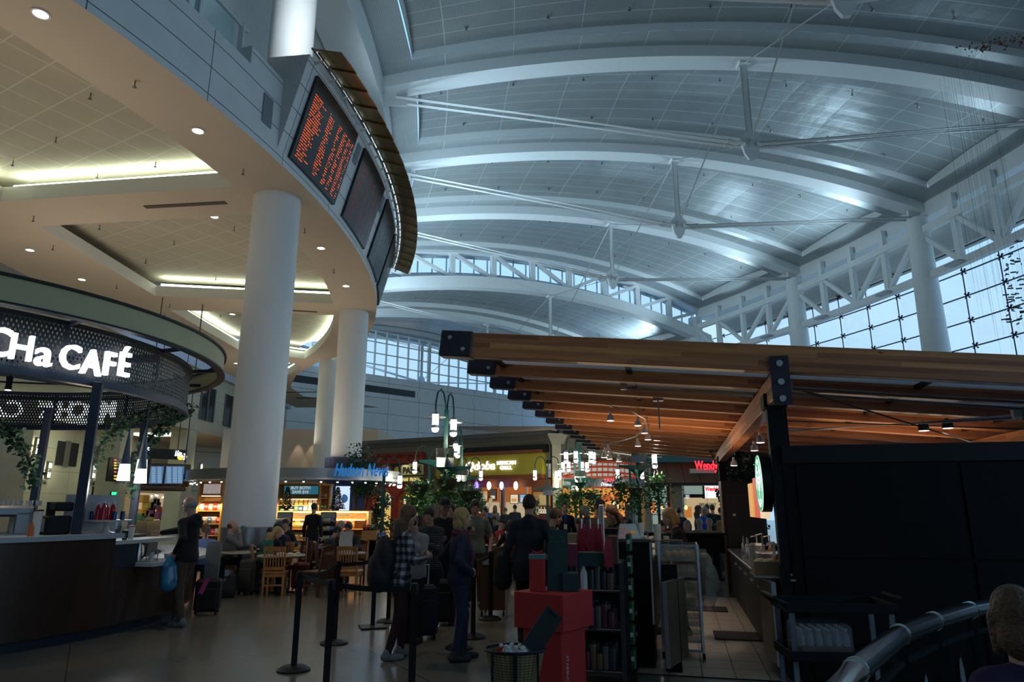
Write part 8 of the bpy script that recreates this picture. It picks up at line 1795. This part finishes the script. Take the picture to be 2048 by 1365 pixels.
p = atz(500, 1192, 0); suitcase('dark olive upright suitcase leaning by the oak chair', p.x - .1, p.y + .15, -15, .36, .25, .62, olv, 0); p = atz(412, 1180, 0); suitcase('dark green suitcase behind the ribboned one', p.x + .02, p.y + .2, 5, .44, .28, .6, mat('bottle_green_nylon', (.012, .045, .035), .7), 0)
r_ = thing('backpack', 'slumped grey backpack on the floor left of the olive suitcase', 'backpack', (atz(472, 1190, 0).x, 13.9, 0)); sdf_obj('body', [('c', (0, 0, .14), (.03, .05, .34), .15, .09), ('c', (-.06, -.05, .1), (.06, -.05, .1), .11, .11), ('/', (0, 0, .0), (0, 0, -1))], .02, mat('grey_pack', (.04, .04, .045), .9), r_)
p = atz(838, 1283, 0); suitcase('navy suitcase beside the plaid-shirted woman', p.x, p.y + .15, 15, .40, .27, .62, nvn, .3); p = atz(878, 1255, 0); suitcase('black suitcase between the two women in the queue', p.x + .02, p.y + .2, -8, .38, .26, .58, blk, .45); suitcase('tall-handled red-trimmed suitcase at the littered table', aty(602, 1150, 15.0).x, 14.95, 10, .34, .24, .5, mat('dark_red_nylon', (.12, .01, .012), .7), .55)
p = aty(590, 1180, 14.6); m = MB(); m.m(paper).sweep([[(-.13, -.15, 0), (.13, -.15, 0), (.13, .15, 0), (-.13, .15, 0)], [(-.12, -.14, .006), (.12, -.14, .006), (.12, .14, .006), (-.12, .14, .006)]])
def stanchion(x, y, lb, square=False):
    r_ = thing('queue_post', lb, 'queue post', (x, y, 0)); m = MB(); m.m(black)
    (m.box((0, 0, .012), (.36, .36, .02), R(20), .006) if square else m.lathe([(.175, 0), (.175, .015), (.12, .045), (.04, .06)], n=32)); m.build('base', None, r_); m = MB(); m.m(black).cyl((0, 0, .03), (0, 0, .92), .032, n=18); m.build('post', None, r_); m = MB(); m.m(blackp).lathe([(.04, .90), (.04, .985), (.03, 1.0)], n=18).box((0, -.035, .95), (.035, .02, .06)).box((0, .035, .95), (.035, .02, .06)); m.build('head', None, r_); return r_
SP = {}
for k, px, py, lb, sq in (('A', 587, 1342, 'black queue post at the left front of the queue', 0), ('B', 651, 1385, 'black queue post cut by the bottom edge, left of the plaid woman', 0), ('C', 668, 1288, 'black queue post behind the left front one', 0), ('D', 745, 1256, 'black queue post on a square base beyond the plaid woman', 1), ('E', 822, 1405, 'black queue post nearest the viewer, before the plaid woman', 0), ('F', 946, 1276, 'black queue post behind the blonde woman', 0), ('G', 981, 1240, 'black queue post before the wooden podium', 0), ('H', 918, 1298, 'black queue post beside the blonde woman\'s feet', 0), ('J', 776, 1245, 'black queue post hidden behind the plaid woman\'s legs', 0)):
    p = atz(px, py, 0); SP[k] = p; stanchion(p.x, p.y, lb, sq)
for a, b, lb, sag in (('A', 'C', 'black queue belt from the left front post back to the next', .05), ('A', 'B', 'short black queue belt between the two left posts', .01), ('B', 'E', 'black queue belt in front of the plaid woman', .02), ('C', 'J', 'black queue belt running right behind the plaid woman', .03), ('H', 'F', 'short black queue belt by the blonde woman', .01), ('F', 'G', 'black queue belt towards the podium', .02)):
    p, q = SP[a], SP[b]; d = (q - p).normalized(); p = p + d * .05; q = q - d * .05; n = 10; m = MB(); m.m(blackp); rings = []
    for i in range(n + 1): c = p * (1 - i / n) + q * (i / n); z = .95 - sag * 4 * (i / n) * (1 - i / n); s_ = Vector((-d.y, d.x, 0)) * .002; rings.append([Vector((c.x, c.y, z - .025)) - s_, Vector((c.x, c.y, z - .025)) + s_, Vector((c.x, c.y, z + .025)) + s_, Vector((c.x, c.y, z + .025)) - s_])
    m.sweep(rings); tag(m.build('queue_belt', None), lb, 'belt')
# wooden podium on wheels
p = atz(988, 1238, 0); r_ = thing('host_podium', 'curved-top wooden podium on casters beyond the queue posts', 'podium', (p.x, p.y + .25, 0), R(-6)); m = MB(); pw = wood('podium_veneer', (.22, .10, .04), (.14, .06, .02), scale=(3, 3, 1)); m.m(pw); m.sweep([[(x, -.25, .12), (x, .25, .12), (x, .25, z), (x, -.25, z)] for x, z in ((-.2, .80), (-.1, .95), (0, 1.03), (.1, 1.07), (.2, 1.08))]); m.build('body', None, r_); m = MB(); m.m(steel).box((.215, -.2, 1.05), (.025, .04, .5)); m.box((.215, -.25, .55), (.03, .02, 1.0)); m.build('edge_post', None, r_); m = MB(); m.m(blackp)
for x in (-.17, .17):
    for y in (-.2, .2): m.cyl((x - .012, y, .045), (x + .012, y, .045), .045, n=14).cyl((x, y, .045), (x, y, .12), .01, n=6)
m.build('caster', None, r_); m = MB(); m.m(paper).box((-.08, -.256, .84), (.16, .004, .09)); m.build('notice', None, r_)
# ================================================================ HANGING LEAF SCULPTURE, upper right
r_ = thing('hanging_sculpture', 'hanging art of rusty leaves on fine threads at the upper right', 'sculpture'); rf = random.Random(9); leafr = mat('rusty_leaf', (.16, .055, .03), .6, .4); m = MB(); m.m(leafr)
for (px, py, n_) in ((1938, 95, 14), (1960, 98, 26), (1978, 92, 12), (2000, 84, 20), (2020, 80, 14), (2040, 78, 30), (2060, 76, 30)):
    for _ in range(n_):
        c = aty(px + rf.gauss(0, 9), py + rf.gauss(0, 6), 17 + rf.random()); a = Vector((rf.gauss(0, 1), rf.gauss(0, 1), rf.gauss(0, .7))).normalized(); b = a.cross(Vector((rf.random(), rf.random(), 1))).normalized(); k = len(m.v); L = rf.uniform(.05, .11); m.v += [tuple(c), tuple(c + a * L * .5 + b * L * .3), tuple(c + a * L), tuple(c + a * L * .5 - b * L * .3)]; m.face((k, k + 1, k + 2, k + 3))
tag(m.build('leaves', None, r_, smooth=0, fix=False), kind='stuff'); m = MB(); m.m(mat('fine_thread', (.25, .3, .33), .4)); th_ = m
for i in range(48):
    y = rf.uniform(18, 22); x = y * rf.uniform(.71, .80); z0_ = rf.uniform(6, 12); m.tube([(x, y, z0_), (x, y, 15.5)], .0022, 3, cap=False)
tag(m.build('threads', None, r_), kind='stuff'); m = MB(); m.m(mat('dark_tag', (.06, .09, .12), .4))
for i in range(60): px = rf.uniform(2008, 2048); py = rf.uniform(470, 660); c = aty(px, py, 20); m.box(tuple(c), (.16, .02, .04), rf.random() * 3)
tag(m.build('small_birds', None, r_), kind='stuff')
# ================================================================ PEOPLE
def cl(name, c, var=.2): return mat(name, c, .9, var=var, scale=18)
plaidm = plaid('plaid_flannel', (.34, .34, .40), (.09, .09, .12), (.015, .015, .02)); maroon = cl('maroon_leggings', (.035, .008, .012)); khaki = cl('khaki_trousers', (.09, .065, .045)); sage_t = cl('sage_tee', (.20, .235, .19)); olivej = cl('olive_jacket', (.03, .035, .02)); stripe = plaid('striped_knit', (.16, .16, .17), (.02, .02, .025), (.012, .012, .016), .03); brownp = cl('brown_trousers', (.12, .06, .03)); greyk = cl('grey_shirt', (.16, .16, .16)); whitet = cl('white_top', (.30, .27, .29)); greens = cl('green_sweater', (.02, .12, .09)); purple = cl('purple_top', (.10, .05, .17)); lblue = cl('light_blue_shirt', (.13, .20, .42)); redh = cl('red_hoodie', (.42, .015, .015)); bluep = cl('blue_polo', (.01, .08, .32)); lime = cl('lime_fleece', (.18, .36, .08)); dgrey = cl('dark_grey_cloth', (.03, .033, .038)); wine = cl('wine_scarf', (.11, .025, .04), .8)
def ppl(lb, px, Y=None, py=None, **k):
    if py is not None: p = atz(px, py, 0); x, y = p.x, p.y
    else: x, y = aty(px, 1000, Y).x, Y
    return person(lb, x, y, k.pop('face'), **k)
N = dict(res=.0095, face_details=True)
def inhand(name, lb, cat, root, p, size, mt, rz=0, tilt=0):
    q = local(root, p); o = thing(name, lb, cat, q, root.rotation_euler.z + rz); m = MB(); m.m(mt); M4 = Matrix.Rotation(tilt, 4, 'X'); m.box(None, size, M4=M4, bev=.004); m.build('body', None, o); return o
phone = mat('phone_black', (.01, .01, .012), .2)
# bald man at the cafe, reaching left with his right arm forward
b1, w1 = ppl('person in black hoodie and khaki trousers reaching across the cafe counter', 359, None, 1252, face=78, h=1.84, top=M_blackcloth, pants=khaki, shoes=M_shoeg, hair=M_hairg, skin=mat('ruddy_skin', (.52, .28, .20), .45, var=.08), style='bald', hood=True, rh=(.02, .55, 1.22), lh=(-.24, .02, .98), feet=[(.10, .16), (-.12, -.10)], yaw=0, pitch=4, curl=.55, **N)
q = local(b1, w1[1] + np.array([-.02, .06, -.06])); o = thing('plastic_bag', 'bright blue printed plastic bag held at the bald man\'s hip', 'bag', q); sdf_obj('film', [('c', (0, 0, 0), (0, .02, -.14), .03, .10), ('c', (0, .02, -.16), (.01, .02, -.36), .11, .12), ('c', (.05, .0, -.12), (.07, 0, -.3), .05, .07)], .012, mat('blue_printed_film', (.02, .22, .42), .25, var=.9, scale=7, spec=.9), o)
o = thing('sunglasses', 'thin dark glasses on the bald man\'s face', 'glasses', (0, 0, 0)); m = MB(); m.m(black); hc = w1[2]
for s_ in (-1, 1): m.tube([local(b1, hc + np.array([.034 * s_ + .022 * math.cos(t), .098, .014 + .015 * math.sin(t)])) for t in [j * .6283 for j in range(10)]], .0025, 5, closed=True); m.tube([local(b1, hc + np.array([.056 * s_, .098, .018])), local(b1, hc + np.array([.08 * s_, .0, .02]))], .0025, 5)
m.tube([local(b1, hc + np.array([-.012, .1, .018])), local(b1, hc + np.array([.012, .1, .018]))], .0025, 5); m.build('frame', None, o)
# queue
p2, w2 = ppl('person with long brown hair, plaid shirt and maroon leggings in the queue', 793, None, 1318, face=-62, h=1.70, fem=True, top=plaidm, pants=maroon, shoes=M_shoeg, hair=M_hairn, style='long', hem=.10, rh=(.10, .30, 1.14), lh=(-.08, .30, 1.14), feet=[(.10, -.14), (-.10, .08)], pitch=14, lean=2, **N)
q = local(p2, (0, -.20, 1.0)); o = thing('backpack', 'big black backpack worn by the plaid-shirted person', 'backpack', q, p2.rotation_euler.z); sdf_obj('body', [('e', (0, 0, .08), (.17, .12, .28), None), ('e', (0, -.05, -.12), (.17, .13, .16), None), ('e', (0, -.11, .0), (.12, .07, .15), None)], .012, blk, o, k=.04); m = MB(); m.m(blackp)
for s_ in (-1, 1): m.tube([(.10 * s_, .06, .26), (.115 * s_, .16, .385), (.12 * s_, .27, .34), (.125 * s_, .315, .2), (.13 * s_, .24, .05), (.12 * s_, .08, -.1)], .018, 6)
m.build('strap', None, o)
inhand('phone', 'black phone held by the plaid-shirted person', 'phone', p2, w2[0] + np.array([-.08, .07, .03]), (.07, .012, .14), phone, 0, R(-50))
p3, w3 = ppl('person with glasses and dark hair tied back, white top, looking down at a phone', 833, 9.35, face=158, h=1.62, fem=True, top=whitet, pants=M_blackcloth, hair=M_hairk, style='bun', rh=(.07, .30, 1.12), lh=(-.07, .30, 1.12), pitch=38, curl=.8, **N)
inhand('phone', 'black phone in the hands of the white-topped person', 'phone', p3, (w3[0] + w3[1]) / 2 + np.array([0, .07, .03]), (.07, .012, .14), phone, 0, R(-40))
p4, w4 = ppl('person in striped knit with brown hair tied back, looking at a phone', 862, 10.2, face=172, h=1.70, fem=True, top=stripe, pants=M_blackcloth, hair=M_hairb, style='pony', rh=(.08, .33, 1.22), lh=(-.06, .33, 1.22), pitch=30, curl=.8, **N)
inhand('phone', 'black phone in the hands of the striped-knit person', 'phone', p4, (w4[0] + w4[1]) / 2 + np.array([0, .07, .03]), (.07, .012, .14), phone, 0, R(-40))
ppl('person in a black baseball cap and dark jacket at the back of the queue', 888, 11.2, face=200, h=1.82, top=M_blackcloth, pants=M_blackcloth, skin=skin_m, cap=black, pitch=16, rh=(.14, .25, 1.15), **N)
ppl('pale-faced person with dark hair behind the striped-knit person', 902, 12.2, face=172, h=1.72, top=M_blackcloth, pants=M_navy, hair=M_hairb, style='short', **N)
p7, w7 = ppl('blonde person in navy top and jeans with a hand on the hip and wine scarf', 915, None, 1322, face=-68, h=1.66, fem=True, top=M_navycloth, pants=M_navy, shoes=M_shoe, hair=M_blond, style='bob', scarf=wine, rh=(.22, .10, 1.00), lh=(-.20, .02, .98), rdir=(-.8, .5, -.1), feet=[(.09, -.06), (-.09, .10)], yaw=6, **N)
p8, w8 = ppl('person in a sage green tee and brown trousers looking at a phone', 948, None, 1212, face=182, h=1.82, sleeve='short', top=sage_t, pants=brownp, hair=M_hairb, rh=(.10, .30, 1.22), lh=(-.26, .10, .92), pitch=26, **N)
inhand('phone', 'dark phone in the hand of the person in the sage tee', 'phone', p8, w8[0] + np.array([-.02, .07, .03]), (.07, .012, .14), phone, 0, R(-40))
p9, w9 = ppl('tall balding person in a dark hooded coat, back to the viewer', 1058, 9.35, face=-8, h=1.83, girth=1.22, top=mat('dark_navy_coat', (.016, .018, .028), .85, var=.2), pants=M_blackcloth, hair=M_hairb, style='short', hood=True, hem=.12, collar=True, rh=(.30, .16, 1.02), lh=(-.33, .05, .86), **N)
q = local(p9, (-.36, .08, .86)); o = thing('shoulder_bag', 'dark bag hanging at the left side of the tall coat wearer', 'bag', q); sdf_obj('body', [('c', (0, 0, .14), (0, 0, -.12), .10, .12), ('c', (0, .04, .08), (-.04, .05, -.1), .09, .1)], .014, blk, o)
p10, w10 = ppl('person with short reddish hair in profile holding a white cup', 1103, 10.6, face=-72, h=1.66, fem=True, top=M_blackcloth, pants=M_blackcloth, hair=M_hairn, style='short', pitch=18, rh=(.06, .34, 1.14), **N)
q = local(p10, w10[0] + np.array([-.03, .07, -.03])); cup('paper_cup', 'small white cup in the hand of the red-haired person', q, .026, .036, .09, papc)
ppl('dark-haired person in an olive jacket behind the pale metal upright', 1196, 11.6, face=-150, h=1.80, top=olivej, pants=M_blackcloth, hair=M_hairk, pitch=8, rh=(.12, .3, 1.2), **N)
ppl('long brown-haired barista in black, looking down', 1232, 10.8, face=118, h=1.72, fem=True, top=M_blackcloth, pants=M_blackcloth, hair=M_hairn, style='long', pitch=28, rh=(.12, .35, 1.15), lh=(-.1, .35, 1.15), **N)
p13, w13 = ppl('blonde barista in a black tee reaching left over the counter', 1357, 9.9, face=82, h=1.68, fem=True, sleeve='short', top=M_blackcloth, pants=M_blackcloth, hair=M_blond, style='bob', pitch=22, rh=(.06, .58, 1.30), lh=(-.16, .20, 1.05), lean=6, **N)
ppl('person with a blue shirt and white lanyard badge under a dark jacket', 1128, 17.5, face=-172, h=1.80, top=M_blackcloth, pants=M_blackcloth, hair=M_hairb, res=.013)
q = aty(1131, 1050, 17.2); o = thing('lanyard_badge', 'white badge on a blue lanyard', 'badge', q); m = MB(); m.m(paper).box((0, 0, -.05), (.08, .01, .12)); m.build('badge', None, o); m = MB(); m.m(bluep).sweep([[(-.05, .0, .24), (.05, 0, .24), (.05, .02, .24), (-.05, .02, .24)], [(-.01, 0, 0), (.01, 0, 0), (.01, .02, 0), (-.01, .02, 0)]]); m.build('lanyard', None, o)
ppl('person in a dark coat browsing the news stand, back turned', 629, 20.0, face=-10, h=1.78, top=M_blackcloth, pants=M_blackcloth, hair=M_hairk, res=.014, hem=.1)
# seated diners
S = dict(sit=True, res=.012, face_details=True)
dr, wd = person('balding person in a grey shirt drinking at the left tables', c3.x, c3.y + .1, -78, h=1.78, top=greyk, pants=M_navy, hair=M_hairn, style='bald', rh=(.05, .20, 1.10), curl=.8, **S)
q = local(dr, wd[0] + np.array([-.03, .05, .05])); cup('paper_cup', 'teal paper cup at the lips of the grey-shirted diner', q, .03, .04, .11, mat('teal_cup', (.06, .22, .25), .5))
person('person in a light blue shirt behind the bald man, mostly hidden', aty(418, 1000, 14.3).x, 14.3, 30, h=1.66, top=lblue, pants=M_navy, hair=M_hairn, style='pony', **S)
person('blonde person in glasses and green sweater leaning over the littered table', aty(530, 1000, 14.75).x, 14.75, -65, h=1.66, fem=True, top=greens, pants=M_blackcloth, hair=M_blond, style='long', lean=22, pitch=20, yaw=-18, **S)
person('person in a purple top seated behind the green sweater', aty(518, 1000, 16.8).x, 16.8, 160, h=1.64, fem=True, top=purple, pants=M_navy, hair=M_hairn, style='bob', yaw=40, **S)
person('dark-haired young person leaning in at the littered table', aty(556, 1000, 15.45).x, 15.45, 170, h=1.55, top=M_blackcloth, pants=M_navy, hair=M_hairk, lean=16, pitch=18, **S)
person('dark-coated diner in profile right of the littered table', aty(582, 1000, 16.0).x, 16.0, 120, h=1.74, top=M_navycloth, pants=M_blackcloth, hair=M_hairk, lean=14, pitch=24, **S)
person('person in black bending behind the dark-coated diner', aty(574, 1000, 17.4).x, 17.4, -160, h=1.80, top=M_blackcloth, pants=M_blackcloth, hair=M_hairb, pitch=22, **S)
person('boy in blue with dark hair seated at the newspaper table', aty(657, 1000, 15.75).x, 15.75, -70, h=1.58, top=dgrey, pants=mat('bright_blue_jeans', (.02, .05, .22), .9), hair=M_hairk, lean=18, pitch=14, **S)
person('grey-haired person behind the newspaper reader', aty(686, 1000, 17.0).x, 17.0, 150, h=1.70, top=dgrey, pants=M_navy, hair=M_hairg, **S)
person('dark-haired person reading the newspaper at the round table', aty(706, 1000, 16.0).x, 16.0, 168, h=1.74, top=dgrey, pants=M_blackcloth, hair=M_hairb, pitch=28, lean=6, **S)
# near person in the corner
person('person with light brown bobbed hair and purple top in the near right corner', 2.0, 2.88, -22, h=1.70, fem=True, sleeve='none', top=mat('deep_purple_top', (.035, .018, .07), .85), pants=M_blackcloth, hair=M_hairn, style='bob', sit=True, res=.0095, pitch=4)
m = MB(); m.m(chairdark).box((2.0, 2.88, .44), (.42, .42, .04), R(-22)); 
for dx, dy in ((-.17, -.17), (.17, -.17), (.17, .17), (-.17, .17)): m.box((2.0 + dx, 2.88 + dy, .21), (.035, .035, .42))
tag(m.build('stool', None), 'dark seat under the person in the near right corner', 'stool')
# far court crowd
crowd = [(972, 21.5, 150, 0, dgrey, M_hairb, 'dark-haired diner behind the sage tee'), (1000, 19.0, -60, 1, redh, dgrey, 'diner in a bright red hoodie and grey cap'), (1022, 17.2, 20, 1, M_blackcloth, M_hairk, 'black-haired diner just left of the tall coat wearer'), (956, 17.5, -30, 1, wine, M_hairb, 'diner in a wine checked shirt behind the podium'), (990, 23.5, 170, 1, dgrey, M_hairk, 'dark diner in the second row, left'), (1078, 16.5, 30, 1, M_blackcloth, M_hairk, 'black-haired diner right of the tall coat wearer'), (1158, 20.5, 60, 1, greyk, M_hairn, 'brown-haired diner left of the leaning person'), (1172, 18.8, 100, 0, dgrey, M_hairg, 'grey-haired person leaning forward'), (1257, 18.0, 10, 1, M_blackcloth, M_hairk, 'black-haired diner right of the brown-haired barista'), (1246, 20.5, -170, 1, lblue, M_hairb, 'diner in pale blue behind the till'), (1322, 19.0, -20, 1, M_blackcloth, M_hairb, 'diner in black left of the blonde barista'), (1328, 21.0, 170, 1, redh, M_hairk, 'diner in red behind the blonde barista\'s arm'), (1372, 17.0, 165, 1, M_navycloth, M_hairg, 'grey-haired diner in navy and glasses'), (1396, 19.0, 160, 1, greyk, M_hairg, 'white-capped diner left of the lime fleece'), (1415, 18.0, 176, 1, lime, M_hairg, 'white-haired diner in a lime green fleece'), (1437, 18.0, 10, 1, greyk, M_blond, 'long blonde-haired diner, back turned, beside the lime fleece'), (1404, 21.5, -150, 0, bluep, M_hairg, 'standing person in a blue polo before the burger shop'), (1394, 20.2, -100, 0, bluep, M_hairn, 'standing person with long brown hair beside the blue polo'), (1424, 23.0, 0, 0, M_blackcloth, M_hairb, 'person in black queueing at the burger shop, centre'), (1414, 24.5, 0, 0, brownp, M_hairn, 'person in brown queueing left of the one in black'), (1440, 24.0, 20, 0, M_blackcloth, M_hairk, 'dark person queueing at the right of the burger shop'), (964, 32.0, 170, 0, redh, M_hairb, 'grill worker in red'), (975, 32.5, 160, 0, bluep, M_hairg, 'grill customer in blue by the cactus'), (990, 32.0, -20, 0, greyk, M_hairn, 'grill customer with long brown hair'), (1030, 29.0, 0, 0, dgrey, M_hairk, 'person in dark grey waiting at the grill'), (1011, 30.0, 0, 0, dgrey, M_hairn, 'person in grey at the grill post'), (818, 33.0, 170, 0, M_blackcloth, M_hairk, 'worker behind the left of the right red arch'), (841, 31.0, 100, 0, M_blackcloth, M_hairk, 'person at the right red arch'), (1450, 19.0, -160, 1, M_navycloth, M_hairb, 'diner in navy at the far right tables'), (812, 14.0, 20, 1, M_blackcloth, M_hairk, 'black-haired seated person behind the plaid shirt'), (1357, 22.0, 0, 0, dgrey, M_hairk, 'person by the lit stone niche'), (935, 20.0, 150, 1, lblue, M_hairg, 'diner in pale blue behind the queue')]
for i, (px, Y, f, st, tm, hm, lb) in enumerate(crowd):
    stl = 'long' if 'long' in lb else ('bob' if i % 5 == 2 else 'short'); x = aty(px, 1000, Y).x
    person(lb, x, Y, f, h=1.66 + .03 * (i % 5), top=tm, pants=(M_navy, dgrey, M_blackcloth)[i % 3], hair=hm, style=stl, sit=bool(st), pitch=(8, 20, 0)[i % 3], skin=(skin_l, skin_m)[i % 4 == 3], fem='long' in lb, res=.019, cap=dgrey if 'cap' in lb.split() else None)
    if st: m = MB(); m.m(chairdark).box((0, 0, .44), (.4, .4, .04)).box((0, -.2, .70), (.4, .03, .42)).box((-.17, 0, .22), (.04, .36, .42)).box((.17, 0, .22), (.04, .36, .42)); o = m.build('dining_chair', None); o.location = (x, Y, 0); o.rotation_euler = (0, 0, R(f)); tag(o, 'dark chair under the ' + lb, 'chair')
for i, (px, Y) in enumerate(((1004, 18.3), (1062, 18.0), (1168, 19.5), (1262, 19.2), (1325, 20.0), (1385, 17.6), (1425, 17.2))): round_table(aty(px, 1000, Y).x, Y, 'far round table %s' % ('by the red hoodie', 'behind the tall coat wearer', 'before the leaning person', 'right of the brown-haired barista', 'between the two diners left of the blonde barista', 'before the grey-haired diner in navy', 'before the lime fleece')[i])
bottle('water_bottle', 'pale slim bottle on the far table by the red hoodie', (aty(1000, 1000, 18.2).x, 18.2, .75), .035, .28, plasw, plasw)
